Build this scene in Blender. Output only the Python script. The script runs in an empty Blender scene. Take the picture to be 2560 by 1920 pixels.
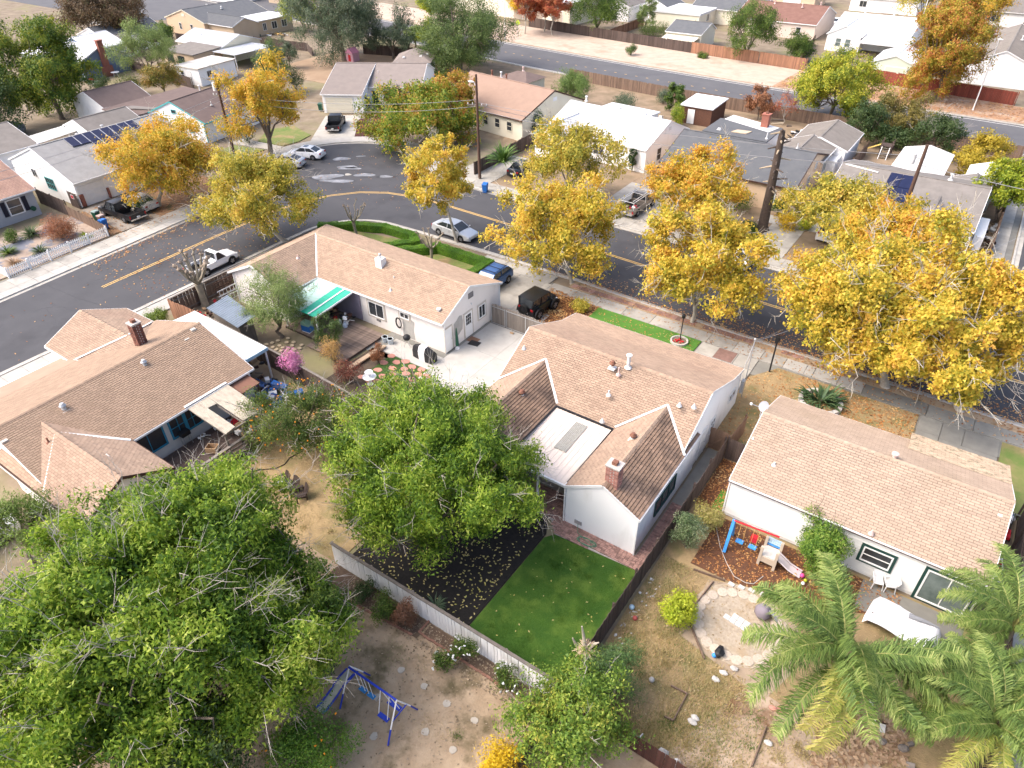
import bpy, math, random
import numpy as np
from mathutils import Vector, Matrix
S = bpy.context.scene
COL = S.collection
rnd = random.Random(7)
R = math.radians
PI = math.pi
# ------------------------------------------------------------------ camera
F_PX, PITCH, ROLL, YAW, HCAM = 1746.0, R(37.035), R(-0.5865), R(34.82), 30.0
cp, sp_ = math.cos(PITCH), math.sin(PITCH)
M0 = Matrix(((1, 0, 0), (0, -sp_, -cp), (0, cp, -sp_)))
MR = Matrix(((math.cos(ROLL), -math.sin(ROLL), 0), (math.sin(ROLL), math.cos(ROLL), 0), (0, 0, 1))) @ M0
RZ = Matrix.Rotation(YAW, 3, 'Z')
right, down, fwd = RZ @ MR[0], RZ @ MR[1], RZ @ MR[2]
camd = bpy.data.cameras.new('camera'); cam = bpy.data.objects.new('camera', camd); COL.objects.link(cam)
mw = Matrix((right, -down, -fwd)).transposed().to_4x4(); mw.translation = (0, 0, HCAM)
cam.matrix_world = mw
camd.sensor_width = 36; camd.lens = 36 * F_PX / 2560; camd.clip_end = 2500; camd.clip_start = .5
S.camera = cam
# ------------------------------------------------------------------ world, sun
W = bpy.data.worlds.new('World'); S.world = W; W.use_nodes = True
nt = W.node_tree; nt.nodes.clear()
sky = nt.nodes.new('ShaderNodeTexSky'); sky.sky_type = 'NISHITA'; sky.sun_disc = False
SUN_EL = R(50); SUN_DIR = (-.68, -.60)
sky.sun_elevation = SUN_EL; sky.sun_rotation = math.atan2(SUN_DIR[0], SUN_DIR[1]) % (2 * PI)
sky.air_density = .75; sky.dust_density = 5.0; sky.ozone_density = .3
bg = nt.nodes.new('ShaderNodeBackground'); bg.inputs[1].default_value = .15
wo = nt.nodes.new('ShaderNodeOutputWorld')
nt.links.new(sky.outputs[0], bg.inputs[0]); nt.links.new(bg.outputs[0], wo.inputs[0])
sl = bpy.data.lights.new('sun', 'SUN'); sl.energy = .62; sl.angle = R(45); sl.color = (1, .98, .95)
so = bpy.data.objects.new('sun', sl); COL.objects.link(so)
sv = Vector((SUN_DIR[0], SUN_DIR[1], 0)).normalized() * math.cos(SUN_EL) + Vector((0, 0, math.sin(SUN_EL)))
so.rotation_euler = sv.to_track_quat('Z', 'Y').to_euler()
S.view_settings.view_transform = 'Standard'; S.view_settings.look = 'None'
S.view_settings.exposure = 1.56; S.view_settings.gamma = 1
S.view_settings.use_curve_mapping = False
S.cycles.max_bounces = 5; S.cycles.diffuse_bounces = 3; S.cycles.glossy_bounces = 2; S.cycles.transmission_bounces = 3; S.cycles.transparent_max_bounces = 4

# ------------------------------------------------------------------ materials
MATS = {}
def mat(name, c, rough=.85, c2=None, scale=2.0, detail=6, bump=0., bscale=None, c3=None, s3=.3, t3=(.55, .62), metal=0, isl=0., trans=0., stretch=None, spec=.3, dist=.02, wave=None):
    """procedural principled material; c/c2 mixed by noise, c3 = blotches of a second noise, isl = random per mesh island / object"""
    if name in MATS: return MATS[name]
    m = bpy.data.materials.new(name); m.use_nodes = True; n = m.node_tree; N = n.nodes; L = n.links
    p = N['Principled BSDF']; p.inputs['Roughness'].default_value = rough; p.inputs['Metallic'].default_value = metal
    p.inputs['Specular IOR Level'].default_value = spec
    tc = N.new('ShaderNodeTexCoord'); co = tc.outputs['Object']
    if stretch:
        mp = N.new('ShaderNodeMapping'); mp.inputs['Scale'].default_value = stretch; L.new(co, mp.inputs[0]); co = mp.outputs[0]
    c2 = c2 or tuple(min(1, k * .82) for k in c)
    def mix(f, a, b, mode='MIX'):
        x = N.new('ShaderNodeMix'); x.data_type = 'RGBA'; x.blend_type = mode
        for s_, v in ((x.inputs[0], f), (x.inputs[6], a), (x.inputs[7], b)):
            if isinstance(v, tuple): s_.default_value = (*v, 1) if len(v) == 3 else v
            elif isinstance(v, (int, float)): s_.default_value = v
            else: L.new(v, s_)
        return x.outputs[2]
    def noise(s, d=detail, ro=.6):
        t = N.new('ShaderNodeTexNoise'); t.inputs['Scale'].default_value = s; t.inputs['Detail'].default_value = d; t.inputs['Roughness'].default_value = ro; L.new(co, t.inputs['Vector']); return t.outputs[0]
    def rng(v, a, b, lo=0, hi=1):
        t = N.new('ShaderNodeMapRange'); t.inputs[1].default_value = a; t.inputs[2].default_value = b; t.inputs[3].default_value = lo; t.inputs[4].default_value = hi; L.new(v, t.inputs[0]); return t.outputs[0]
    n1 = noise(scale)
    col = mix(rng(n1, .3, .7), c, c2)
    if c3: col = mix(rng(noise(s3, 5), *t3), col, c3)
    if isl:
        g = N.new('ShaderNodeNewGeometry'); oi = N.new('ShaderNodeObjectInfo')
        a = N.new('ShaderNodeMath'); a.operation = 'ADD'; L.new(g.outputs['Random Per Island'], a.inputs[0]); L.new(oi.outputs['Random'], a.inputs[1])
        b = N.new('ShaderNodeMath'); b.operation = 'FRACT'; L.new(a.outputs[0], b.inputs[0])
        v = rng(b.outputs[0], 0, 1, 1 - isl, 1 + isl)
        hs = N.new('ShaderNodeHueSaturation'); L.new(v, hs.inputs['Value']); L.new(col, hs.inputs['Color']); col = hs.outputs[0]
    L.new(col, p.inputs['Base Color'])
    if bump:
        bn = N.new('ShaderNodeBump'); bn.inputs['Strength'].default_value = bump; bn.inputs['Distance'].default_value = dist
        if wave:   # (axis, scale) ribs
            wv = N.new('ShaderNodeTexWave'); wv.bands_direction = wave[0]; wv.inputs['Scale'].default_value = wave[1]; L.new(co, wv.inputs[0]); L.new(wv.outputs[1], bn.inputs['Height'])
        else: L.new(noise(bscale or scale * 4, 8, .7), bn.inputs['Height'])
        L.new(bn.outputs[0], p.inputs['Normal'])
    MATS[name] = m
    return m

def leafmat(name, cols, trans=.35, rough=.55):
    """colour picked per leaf (mesh island) from a ramp, shifted by a broad noise so whole boughs differ"""
    if name in MATS: return MATS[name]
    m = bpy.data.materials.new(name); m.use_nodes = True; n = m.node_tree; N = n.nodes; L = n.links
    p = N['Principled BSDF']; p.inputs['Roughness'].default_value = rough; p.inputs['Specular IOR Level'].default_value = .35
    g = N.new('ShaderNodeNewGeometry'); tc = N.new('ShaderNodeTexCoord')
    t = N.new('ShaderNodeTexNoise'); t.inputs['Scale'].default_value = .55; t.inputs['Detail'].default_value = 3; L.new(tc.outputs['Object'], t.inputs['Vector'])
    r1 = N.new('ShaderNodeMapRange'); r1.inputs[1].default_value = .3; r1.inputs[2].default_value = .7; L.new(t.outputs[0], r1.inputs[0])
    a = N.new('ShaderNodeMath'); a.operation = 'MULTIPLY_ADD'; a.inputs[1].default_value = .5; L.new(g.outputs['Random Per Island'], a.inputs[0])
    b = N.new('ShaderNodeMath'); b.operation = 'MULTIPLY'; b.inputs[1].default_value = .5; L.new(r1.outputs[0], b.inputs[0]); L.new(b.outputs[0], a.inputs[2])
    cr = N.new('ShaderNodeValToRGB'); L.new(a.outputs[0], cr.inputs[0])
    el = cr.color_ramp.elements
    for i, c in enumerate(cols):
        pos = .1 + .8 * i / (len(cols) - 1)
        e = el[i] if i < 2 else el.new(pos)
        e.position = pos; e.color = (*c, 1)
    L.new(cr.outputs[0], p.inputs['Base Color'])
    tr = N.new('ShaderNodeBsdfTranslucent'); L.new(cr.outputs[0], tr.inputs[0])
    mx = N.new('ShaderNodeMixShader'); mx.inputs[0].default_value = trans
    L.new(p.outputs[0], mx.inputs[1]); L.new(tr.outputs[0], mx.inputs[2]); L.new(mx.outputs[0], N['Material Output'].inputs[0])
    MATS[name] = m
    return m

# ------------------------------------------------------------------ objects
def tag(o, label=None, cat=None, group=None, kind=None):
    if label: o['label'] = label
    if cat: o['category'] = cat
    if group: o['group'] = group
    if kind: o['kind'] = kind
    return o
def thing(name, label, cat, loc=(0, 0, 0), rz=0, group=None, sc=1):
    o = bpy.data.objects.new(name, None); COL.objects.link(o); o.empty_display_size = .3
    o.location = (loc[0], loc[1], loc[2] if len(loc) > 2 else 0); o.rotation_euler = (0, 0, rz); o.scale = (sc, sc, sc)
    return tag(o, label, cat, group)
def link(name, me, parent=None, loc=None, rot=None, scale=None, label=None, kind=None):
    o = bpy.data.objects.new(name, me); COL.objects.link(o)
    if parent is not None: o.parent = parent
    if loc is not None: o.location = loc
    if rot is not None: o.rotation_euler = rot
    if scale is not None: o.scale = scale
    return tag(o, label, kind=kind)
def copy_tree(o, loc, rz, label=None, group=None, sc=None):
    def cc(a, par):
        c = a.copy(); COL.objects.link(c); c.parent = par
        for ch in a.children: cc(ch, c)
        return c
    r = cc(o, None); r.location = (loc[0], loc[1], loc[2] if len(loc) > 2 else 0); r.rotation_euler = (0, 0, rz)
    if sc: r.scale = (sc, sc, sc)
    if label: r['label'] = label
    if group: r['group'] = group
    return r

class MB:
    def __init__(s): s.v = []; s.f = []; s.m = []; s.mi = 0
    def add(s, vs, fs):
        b = len(s.v); s.v.extend(vs); s.f.extend([tuple(b + i for i in f) for f in fs]); s.m.extend([s.mi] * len(fs)); return s
    def box(s, x0, y0, z0, x1, y1, z1):
        return s.add([(x0, y0, z0), (x1, y0, z0), (x1, y1, z0), (x0, y1, z0), (x0, y0, z1), (x1, y0, z1), (x1, y1, z1), (x0, y1, z1)],
                     [(0, 3, 2, 1), (4, 5, 6, 7), (0, 1, 5, 4), (1, 2, 6, 5), (2, 3, 7, 6), (3, 0, 4, 7)])
    def prism(s, pts, z0, z1):
        n = len(pts)
        s.add([(p[0], p[1], z0) for p in pts] + [(p[0], p[1], z1) for p in pts], [tuple(range(n))[::-1], tuple(range(n, 2 * n))] + [(i, (i + 1) % n, n + (i + 1) % n, n + i) for i in range(n)]); return s
    def sheet(s, pts, z): return s.add([(p[0], p[1], z) for p in pts], [tuple(range(len(pts)))])
    def bar(s, a, b, w, h=None, up=(0, 0, 1)):
        """rectangular bar from a to b"""
        h = h or w; a, b = Vector(a), Vector(b); d = (b - a); 
        if d.length < 1e-6: return s
        d.normalize(); u = Vector(up)
        if abs(d.dot(u)) > .98: u = Vector((1, 0, 0))
        x = d.cross(u).normalized(); y = x.cross(d)
        o = [x * (w / 2 * i) + y * (h / 2 * j) for i, j in ((-1, -1), (1, -1), (1, 1), (-1, 1))]
        return s.add([tuple(a + k) for k in o] + [tuple(b + k) for k in o], [(3, 2, 1, 0), (4, 5, 6, 7), (0, 1, 5, 4), (1, 2, 6, 5), (2, 3, 7, 6), (3, 0, 4, 7)])
    def tube(s, pts, rad, n=6, cap=True):
        pts = [Vector(p) for p in pts]
        if isinstance(rad, (int, float)): rad = [rad] * len(pts)
        vs = []; up = None
        for i, p in enumerate(pts):
            d = (pts[min(i + 1, len(pts) - 1)] - pts[max(i - 1, 0)])
            if d.length < 1e-9: d = Vector((0, 0, 1))
            d.normalize()
            if up is None: up = Vector((1, 0, 0)) if abs(d.z) > .9 else Vector((0, 0, 1))
            x = d.cross(up).normalized(); y = x.cross(d).normalized(); up = y
            for k in range(n):
                t = 2 * PI * k / n; vs.append(tuple(p + x * (math.cos(t) * rad[i]) + y * (math.sin(t) * rad[i])))
        fs = [(i * n + k, i * n + (k + 1) % n, (i + 1) * n + (k + 1) % n, (i + 1) * n + k) for i in range(len(pts) - 1) for k in range(n)]
        if cap: fs += [tuple(range(n))[::-1], tuple(range((len(pts) - 1) * n, len(pts) * n))]
        return s.add(vs, fs)
    def lathe(s, prof, c=(0, 0, 0), n=12):
        """prof = [(r, z)...]"""
        return s.tube([(c[0], c[1], c[2] + z) for r, z in prof], [max(r, .001) for r, z in prof], n)
    def blob(s, c, r, n=8, sq=(1, 1, 1), jit=0):
        vs = []; fs = []; m = max(4, n // 2 + 1)
        for i in range(m + 1):
            th = PI * i / m
            for k in range(n):
                ph = 2 * PI * k / n; q = r * (1 + rnd.uniform(-jit, jit))
                vs.append((c[0] + q * sq[0] * math.sin(th) * math.cos(ph), c[1] + q * sq[1] * math.sin(th) * math.sin(ph), c[2] + q * sq[2] * math.cos(th)))
        for i in range(m):
            for k in range(n): fs.append((i * n + k, (i + 1) * n + k, (i + 1) * n + (k + 1) % n, i * n + (k + 1) % n))
        return s.add(vs, fs)
    def mesh(s, name, mats, smooth=False):
        me = bpy.data.meshes.new(name); me.from_pydata(s.v, [], s.f)
        for m in (mats if isinstance(mats, (list, tuple)) else [mats]): me.materials.append(m)
        if any(s.m): me.polygons.foreach_set('material_index', s.m)
        if smooth:
            me.shade_smooth(); me.set_sharp_from_angle(angle=R(smooth if smooth is not True else 40))
        me.update(); return me
    def build(s, name, mats, parent=None, smooth=False, **k):
        return link(name, s.mesh(name, mats, smooth), parent, **k)
def npmesh(name, V, nv, m):
    """mesh of equal polygons, V = (count, nv, 3)"""
    cnt = V.shape[0]; me = bpy.data.meshes.new(name)
    me.vertices.add(cnt * nv); me.vertices.foreach_set('co', V.reshape(-1).astype(np.float32))
    me.loops.add(cnt * nv); me.loops.foreach_set('vertex_index', np.arange(cnt * nv, dtype=np.int32))
    me.polygons.add(cnt); me.polygons.foreach_set('loop_start', np.arange(0, cnt * nv, nv, dtype=np.int32))
    me.materials.append(m); me.update(calc_edges=True); return me
def struct(name, mb, m, label=None, **k):
    o = mb.build(name, m, **k); o['kind'] = 'structure'
    if label: o['label'] = label
    return o
def stuff(name, me, label, cat=None, parent=None, loc=None):
    o = link(name, me, parent, loc); o['kind'] = 'stuff'; o['label'] = label
    if cat and parent is None: o['category'] = cat
    return o
# ------------------------------------------------------------------ survey helper: photo point + height above ground -> place in metres
CROP = dict(a1=(0, 0, .40687), a2=(830, 0, .40687), a3=(1660, 0, .40687), b1=(0, 620, .40687), b2=(830, 620, .40687), b3=(1660, 620, .40687),
            c1=(0, 1245, .40687), c2=(830, 1245, .40687), c3=(1660, 1245, .40687), F=(0, 0, 1.15732),
            z1=(600, 640, .13562), za=(820, 780, .13562), zb=(420, 980, .18987), zc=(1050, 640, .18083), zd=(400, 570, .13863), ze=(0, 420, .18083), zf=(2260, 1290, .13562), zg=(600, 340, .13562), zh=(1800, 380, .13562))
def P(k, x, y, z=0.):
    o = CROP[k]; u, v = o[0] + x * o[2], o[1] + y * o[2]
    d = right * ((u - 1280) / F_PX) + down * ((v - 960) / F_PX) + fwd
    t = (z - HCAM) / d.z
    return (d.x * t, d.y * t, z)

# ------------------------------------------------------------------ shared materials
m_soil = mat('soil', (.15, .115, .08), .95, (.26, .21, .15), .5, bump=.5, bscale=3, c3=(.20, .19, .09), s3=.12, t3=(.5, .7))
m_dirt = mat('dry_dirt', (.42, .32, .215), .95, (.30, .215, .135), 1.3, bump=.7, bscale=5, c3=(.12, .095, .05), s3=.55, t3=(.52, .68), dist=.05)
m_straw = mat('dry_grass', (.36, .26, .135), .95, (.25, .18, .095), 2.2, bump=.8, bscale=14, c3=(.16, .15, .06), s3=.5, t3=(.5, .7), dist=.05)
m_asph = mat('asphalt', (.055, .056, .062), .8, (.070, .070, .076), .35, bump=.15, bscale=30, c3=(.042, .042, .047), s3=.22, t3=(.52, .72), spec=.35)
m_asph2 = mat('asphalt_old', (.115, .115, .12), .85, (.09, .09, .098), .3, bump=.15, bscale=30)
m_conc = mat('concrete', (.40, .38, .34), .85, (.31, .295, .265), 1.1, bump=.15, bscale=12, c3=(.25, .235, .21), s3=.7, t3=(.52, .7), isl=.11)
m_conc2 = mat('concrete_pale', (.42, .405, .375), .85, (.36, .345, .315), 1.2, bump=.12, bscale=12, c3=(.34, .33, .30), s3=.6, t3=(.55, .72), isl=.06)
m_concd = mat('concrete_dark', (.23, .225, .20), .85, (.17, .165, .15), 1.1, bump=.15, bscale=12, isl=.12)
m_kerb = mat('kerb_concrete', (.50, .48, .44), .85, (.36, .34, .31), 1.5, bump=.2)
m_brickp = mat('brick_paver', (.33, .20, .165), .85, (.22, .13, .11), 3, bump=.3, isl=.3)
m_grass = mat('lawn_green', (.030, .085, .009), .9, (.05, .115, .012), .9, bump=.9, bscale=26, c3=(.085, .15, .02), s3=.8, t3=(.48, .64), dist=.05)
m_turf = mat('turf_bright', (.085, .21, .03), .9, (.065, .17, .025), 1.6, bump=.7, bscale=30, dist=.04)
m_lawn2 = mat('lawn_patchy', (.10, .17, .035), .9, (.20, .19, .07), .7, bump=.7, bscale=20, c3=(.27, .20, .10), s3=.5, t3=(.5, .65), dist=.04)
m_mulchb = mat('black_mulch', (.012, .011, .011), .95, (.024, .021, .019), 5, bump=1, bscale=22, dist=.06)
m_mulchr = mat('bark_mulch', (.16, .07, .035), .95, (.09, .045, .028), 4, bump=1, bscale=18, dist=.06)
m_mulchd = mat('red_mulch', (.085, .03, .025), .95, (.055, .02, .018), 5, bump=1, bscale=20)
m_gravel = mat('pea_gravel', (.46, .39, .30), .95, (.33, .27, .20), 7, bump=1, bscale=24, dist=.04, c3=(.36, .27, .17), s3=1, t3=(.5, .7))
m_sand = mat('sandy_soil', (.50, .40, .32), .95, (.40, .31, .24), .6, bump=.5, bscale=3, c3=(.33, .25, .18), s3=.18, t3=(.55, .7), dist=.1)
m_yellow = mat('yellow_paint', (.62, .40, .13), .7, (.52, .34, .13), 3)
m_whiteline = mat('white_paint_line', (.70, .69, .66), .7, (.55, .54, .52), 3)
m_white = mat('white_stucco', (.86, .86, .85), .8, (.83, .83, .82), .8, bump=.08, bscale=30, c3=(.66, .65, .62), s3=.9, t3=(.56, .85), stretch=(1, 1, .35))
m_cream = mat('cream_stucco', (.74, .70, .665), .85, (.70, .66, .62), .8, bump=.1, bscale=30, c3=(.60, .56, .52), s3=.9, t3=(.56, .85), stretch=(1, 1, .35))
m_creamy = mat('yellow_cream_wall', (.72, .68, .55), .85, (.68, .63, .5), .8)
m_peach = mat('peach_wall', (.66, .50, .35), .85, (.62, .46, .32), .8)
m_tan = mat('tan_wall', (.50, .39, .28), .85, (.46, .355, .25), .8)
m_pink = mat('pinkish_wall', (.64, .53, .46), .85, (.6, .5, .43), .8)
m_blue = mat('blue_wall', (.15, .20, .29), .85, (.13, .175, .26), 1)
m_greyw = mat('grey_wall', (.36, .38, .41), .85, (.33, .35, .38), 1)
m_mint = mat('pale_green_wall', (.60, .66, .55), .85, (.56, .62, .5), 1)
m_trimw = mat('white_trim', (.78, .78, .77), .6, (.70, .70, .69), 2)
m_trimt = mat('teal_trim', (.10, .42, .42), .6)
m_trimg = mat('dark_green_trim', (.018, .06, .05), .5)
m_trimb = mat('blue_trim', (.03, .22, .36), .6, (.05, .28, .42), 3)
m_brown = mat('dark_brown_paint', (.07, .035, .025), .7)
m_glass = mat('window_glass', (.02, .025, .03), .08, (.05, .055, .06), .7, spec=.8)
m_glassg = mat('curtained_glass', (.20, .24, .23), .15, (.07, .10, .09), .9, spec=.7)
m_sh_a = mat('shingle_tan_pink', (.365, .262, .19), .95, (.315, .226, .165), .9, bump=.5, bscale=60, c3=(.30, .205, .15), s3=.4, t3=(.48, .75), isl=.12, dist=.01)
m_sh_aw = mat('shingle_weathered_shaded_brown', (.30, .20, .14), .95, (.21, .14, .095), 1.4, bump=.5, bscale=50, c3=(.12, .085, .065), s3=.8, t3=(.45, .7), isl=.16, dist=.01)  # weathered brown with the shade of the wings' east slopes put into it
m_sh_b = mat('shingle_tan', (.39, .28, .20), .95, (.33, .238, .172), .9, bump=.5, bscale=60, isl=.13, dist=.01)
m_sh_c = mat('shingle_sand', (.40, .305, .228), .95, (.345, .26, .195), 1.2, bump=.5, bscale=60, c3=(.33, .25, .18), s3=.45, t3=(.5, .75), isl=.09, dist=.01)
m_sh_d = mat('shingle_brown_tan', (.335, .238, .168), .95, (.29, .205, .145), .9, bump=.5, bscale=60, isl=.10, dist=.01)
m_under = mat('shingle_joint_shade', (.12, .08, .058), .95, (.09, .06, .045), 2)  # dark deck under the tabs; its exposed strips paint shadow lines between courses
def farroof(n, c, c2=None): return mat(n, c, .95, c2 or tuple(k * .8 for k in c), 1.1, bump=.5, bscale=9, isl=.06, dist=.04)
m_r_grey = farroof('roof_charcoal', (.095, .10, .11), (.12, .125, .13))
m_r_grey2 = farroof('roof_grey', (.215, .195, .178), (.165, .15, .135))
m_r_greyb = farroof('roof_taupe', (.235, .20, .18), (.20, .17, .155))
m_r_brown = farroof('roof_brown', (.17, .125, .11), (.135, .10, .09))
m_r_tan = farroof('roof_terracotta_tan', (.31, .21, .16), (.27, .185, .14))
m_r_red = farroof('roof_redbrown', (.22, .12, .095), (.17, .09, .07))
m_r_white = mat('roof_white', (.66, .67, .68), .7, (.58, .59, .60), .8, bump=.1, bscale=10, c3=(.5, .5, .5), s3=.4, t3=(.6, .8))
m_r_tile = farroof('roof_pink_tile', (.40, .26, .20), (.30, .19, .15))
m_metal = mat('galvanised_metal', (.55, .56, .57), .45, (.45, .46, .47), 2, metal=.6)
m_corr = mat('corrugated_white', (.66, .66, .64), .6, (.52, .52, .50), 1.2, c3=(.42, .40, .36), s3=.5, t3=(.55, .75))
m_wood = mat('fence_wood', (.20, .135, .095), .9, (.13, .09, .07), 6, isl=.22, stretch=(1, 1, .15), bump=.3)
m_woodr = mat('redwood_fence', (.33, .17, .10), .9, (.23, .12, .08), 6, isl=.22, stretch=(1, 1, .15), bump=.3)
m_woodd = mat('dark_fence_wood', (.10, .07, .058), .9, (.065, .05, .045), 6, isl=.25, stretch=(1, 1, .15), bump=.3)
m_woodg = mat('grey_weathered_wood', (.21, .185, .16), .9, (.14, .12, .105), 5, isl=.2, stretch=(1, 1, .15), bump=.3)
m_woodred = mat('red_stained_fence', (.28, .065, .04), .9, (.17, .05, .035), 6, isl=.2, stretch=(1, 1, .15))
m_woodw = mat('white_painted_boards', (.78, .79, .80), .85, (.66, .66, .66), 5, isl=.08, stretch=(1, 1, .2), c3=(.12, .10, .09), s3=2.2, t3=(.68, .72))
m_deck = mat('deck_wood', (.20, .15, .12), .85, (.12, .09, .075), 4, isl=.3, bump=.2, stretch=(1, .2, 1))
m_bark = mat('bark', (.20, .16, .125), .95, (.12, .095, .075), 5, bump=.8, bscale=12, dist=.05)
m_barkp = mat('pale_plane_bark', (.42, .385, .32), .9, (.26, .23, .19), 3, bump=.4, c3=(.55, .52, .45), s3=1.5, t3=(.5, .62))
m_twig = mat('dead_twig_grey', (.42, .38, .33), .9, (.30, .27, .24), 4)
m_pole = mat('pole_wood', (.115, .065, .045), .9, (.075, .045, .035), 5, bump=.3, stretch=(1, 1, .1))
m_black = mat('black_plastic', (.012, .012, .014), .5, (.02, .02, .022), 3)
m_tyre = mat('tyre_rubber', (.012, .012, .012), .8)
m_rim = mat('alloy_rim', (.45, .46, .48), .35, metal=.8)
m_bluep = mat('blue_plastic', (.02, .14, .46), .5)
m_bluem = mat('blue_metal_tube', (.02, .05, .42), .45)
m_redp = mat('red_plastic', (.55, .02, .03), .45)
m_whitep = mat('white_plastic', (.75, .75, .75), .45)
m_greenp = mat('green_plastic', (.02, .09, .055), .55)
m_brick = mat('red_brick', (.34, .13, .09), .9, (.24, .10, .075), 5, isl=.25, bump=.3)
m_mortar = mat('mortar', (.50, .46, .42), .95, (.4, .37, .34), 6)
m_galvw = mat('white_painted_metal', (.70, .70, .69), .5, (.58, .57, .55), 3)
m_rust = mat('rusty_vent_metal', (.20, .085, .05), .6, (.28, .14, .10), 6, metal=.3)
m_pinkvent = mat('pinkish_vent_paint', (.55, .37, .33), .7, (.62, .5, .46), 4)
m_rock = mat('pale_rock', (.52, .50, .47), .9, (.38, .36, .33), 3, bump=.5, isl=.1)
m_flag = mat('pink_flagstone', (.46, .22, .17), .85, (.38, .18, .14), 2, isl=.1)
m_leafdry = leafmat('fallen_leaf', [(.10, .035, .012), (.26, .10, .03), (.42, .19, .06), (.50, .30, .12), (.55, .40, .2)], .1)

# ------------------------------------------------------------------ ground, streets, pavements
g = MB(); g.sheet([(-900, -300), (700, -300), (700, 900), (-900, 900)], -.02); struct('ground', g, m_soil)
def arc(cx, cy, r, a0, a1, n): return [(cx + r * math.cos(R(a0 + (a1 - a0) * i / n)), cy + r * math.sin(R(a0 + (a1 - a0) * i / n))) for i in range(n + 1)]
near_kerb = [(-54.3, -40), (-54.4, 30), (-54.4, 41.5)] + arc(-48.2, 41.9, 6.2, 180, 97, 8) + [(-45, 48.2), (-36, 48.35), (-26.8, 48.3), (-15.6, 47.8), (-1, 47.5), (7.7, 47.3), (60, 46.6)]
far_kerb_l = [(-65.2, -40), (-65.9, 18), (-66.6, 30), (-67.2, 38), (-68.8, 45.5), (-72.2, 50.2)]
bulb = arc(-64, 56.5, 10.3, 208, 22, 22)
far_kerb = bulb + [(-51.5, 60.9), (-48.3, 60.8), (-44, 60.7), (-20, 60.4), (2, 60.1)] + arc(2, 63.1, 3, -90, 0, 5) + [(5.0, 71), (4.95, 80), (4.9, 98)]
side_e = [(15, 98), (15, 64)] + arc(18, 63, 3, 180, 270, 4) + [(60, 59.5)]
a = MB(); a.sheet(near_kerb + [(60, 59.5)][:0] + side_e[::-1][:0] + [(60, 59.5), (18, 60)] + [(15, 63), (15, 108)] + [(4.9, 108)] + far_kerb[::-1] + far_kerb_l[::-1], .004); struct('street', a, m_asph)
def ribbon(mb, pts, w, z0, z1, side=1):
    """solid strip of width w to one side of a polyline"""
    n = len(pts); off = []
    for i in range(n):
        p = Vector(pts[max(i - 1, 0)][:2]); q = Vector(pts[min(i + 1, n - 1)][:2]); d = (q - p).normalized()
        off.append((pts[i][0] - d.y * w * side, pts[i][1] + d.x * w * side))
    for i in range(n - 1):
        A, B, C_, D = pts[i], pts[i + 1], off[i + 1], off[i]
        mb.add([(A[0], A[1], z0), (B[0], B[1], z0), (C_[0], C_[1], z0), (D[0], D[1], z0), (A[0], A[1], z1), (B[0], B[1], z1), (C_[0], C_[1], z1), (D[0], D[1], z1)],
               [(4, 5, 6, 7), (0, 1, 5, 4), (2, 3, 7, 6), (1, 2, 6, 5), (3, 0, 4, 7)])
    return off
for pts, sd in ((near_kerb, -1), (far_kerb_l + far_kerb, 1)):
    k = MB(); ribbon(k, pts, .17, -.02, .12, sd); struct('kerb', k, m_kerb)
    k = MB(); ribbon(k, pts, .42, -.01, .009, -sd); struct('gutter', k, m_conc)
# painted centre lines
cl = [(-60.7, 24.2), (-61.0, 34), (-61.2, 43)] + [(-60.6, 46.8), (-59.2, 50.2), (-57.2, 52.6), (-54.5, 54.2), (-51, 55.0), (-46, 55.05), (-40.9, 54.85), (-27, 54.4), (-12, 53.6), (2.2, 53.0), (14, 52.6), (60, 52)]
for sft in (-.13, .13):
    k = MB(); o2 = []; ribbon(k, [(p[0] + (sft if i < 3 else sft * .7), p[1] + (0 if i < 3 else -sft * .9)) for i, p in enumerate(cl)], .11, .005, .012, 1); struct('centre_line', k, m_yellow)
# second road beyond the back gardens
nb = [(-210, 148), (-137, 133.2), (-118, 130.2), (-85.2, 126.2), (-57, 122.9), (-28.9, 120.6), (-4.3, 120.4), (3, 120.0), (40, 119)]
sb = [(-210, 131), (-140, 119.5), (-110, 116.4), (-74, 111.6), (-45.6, 108.9), (-22.8, 107.2), (2.3, 106.6), (40, 106)]
a = MB(); a.sheet(sb + nb[::-1], .006); struct('avenue', a, m_asph2)
k = MB(); ribbon(k, nb, .2, -.02, .13, 1); struct('avenue_kerb', k, m_kerb)
k = MB(); ribbon(k, sb, .2, -.02, .13, -1); struct('avenue_kerb', k, m_kerb)
k = MB(); ribbon(k, [(x, y - .75) for x, y in nb], .14, .008, .013, 1); ribbon(k, [(x, y + .6) for x, y in sb[2:5]], .14, .008, .013, 1); struct('edge_line', k, m_whiteline)
mid = lambda x: np.interp(x, [p[0] for p in nb], [p[1] for p in nb]) * .5 + np.interp(x, [p[0] for p in sb], [p[1] for p in sb]) * .5
for x in np.arange(-84, -4, 2.1):
    k = MB(); k.box(x, mid(x) - .07, .008, x + .42, mid(x) + .07, .022); struct('road_marker', k, m_yellow)
for x in np.arange(-40, 0, 6.5):
    k = MB(); yy = np.interp(x, [p[0] for p in sb], [p[1] for p in sb]) + 1.3; k.box(x, yy, .009, x + 3.2, yy + .14, .014); struct('lane_dash', k, m_whiteline)
def patch(name, pts, z, m, thick=None):
    k = MB(); k.prism(pts, -.015, z); return struct(name, k, m)
def rect(x0, y0, x1, y1): return [(x0, y0), (x1, y0), (x1, y1), (x0, y1)]
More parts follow.
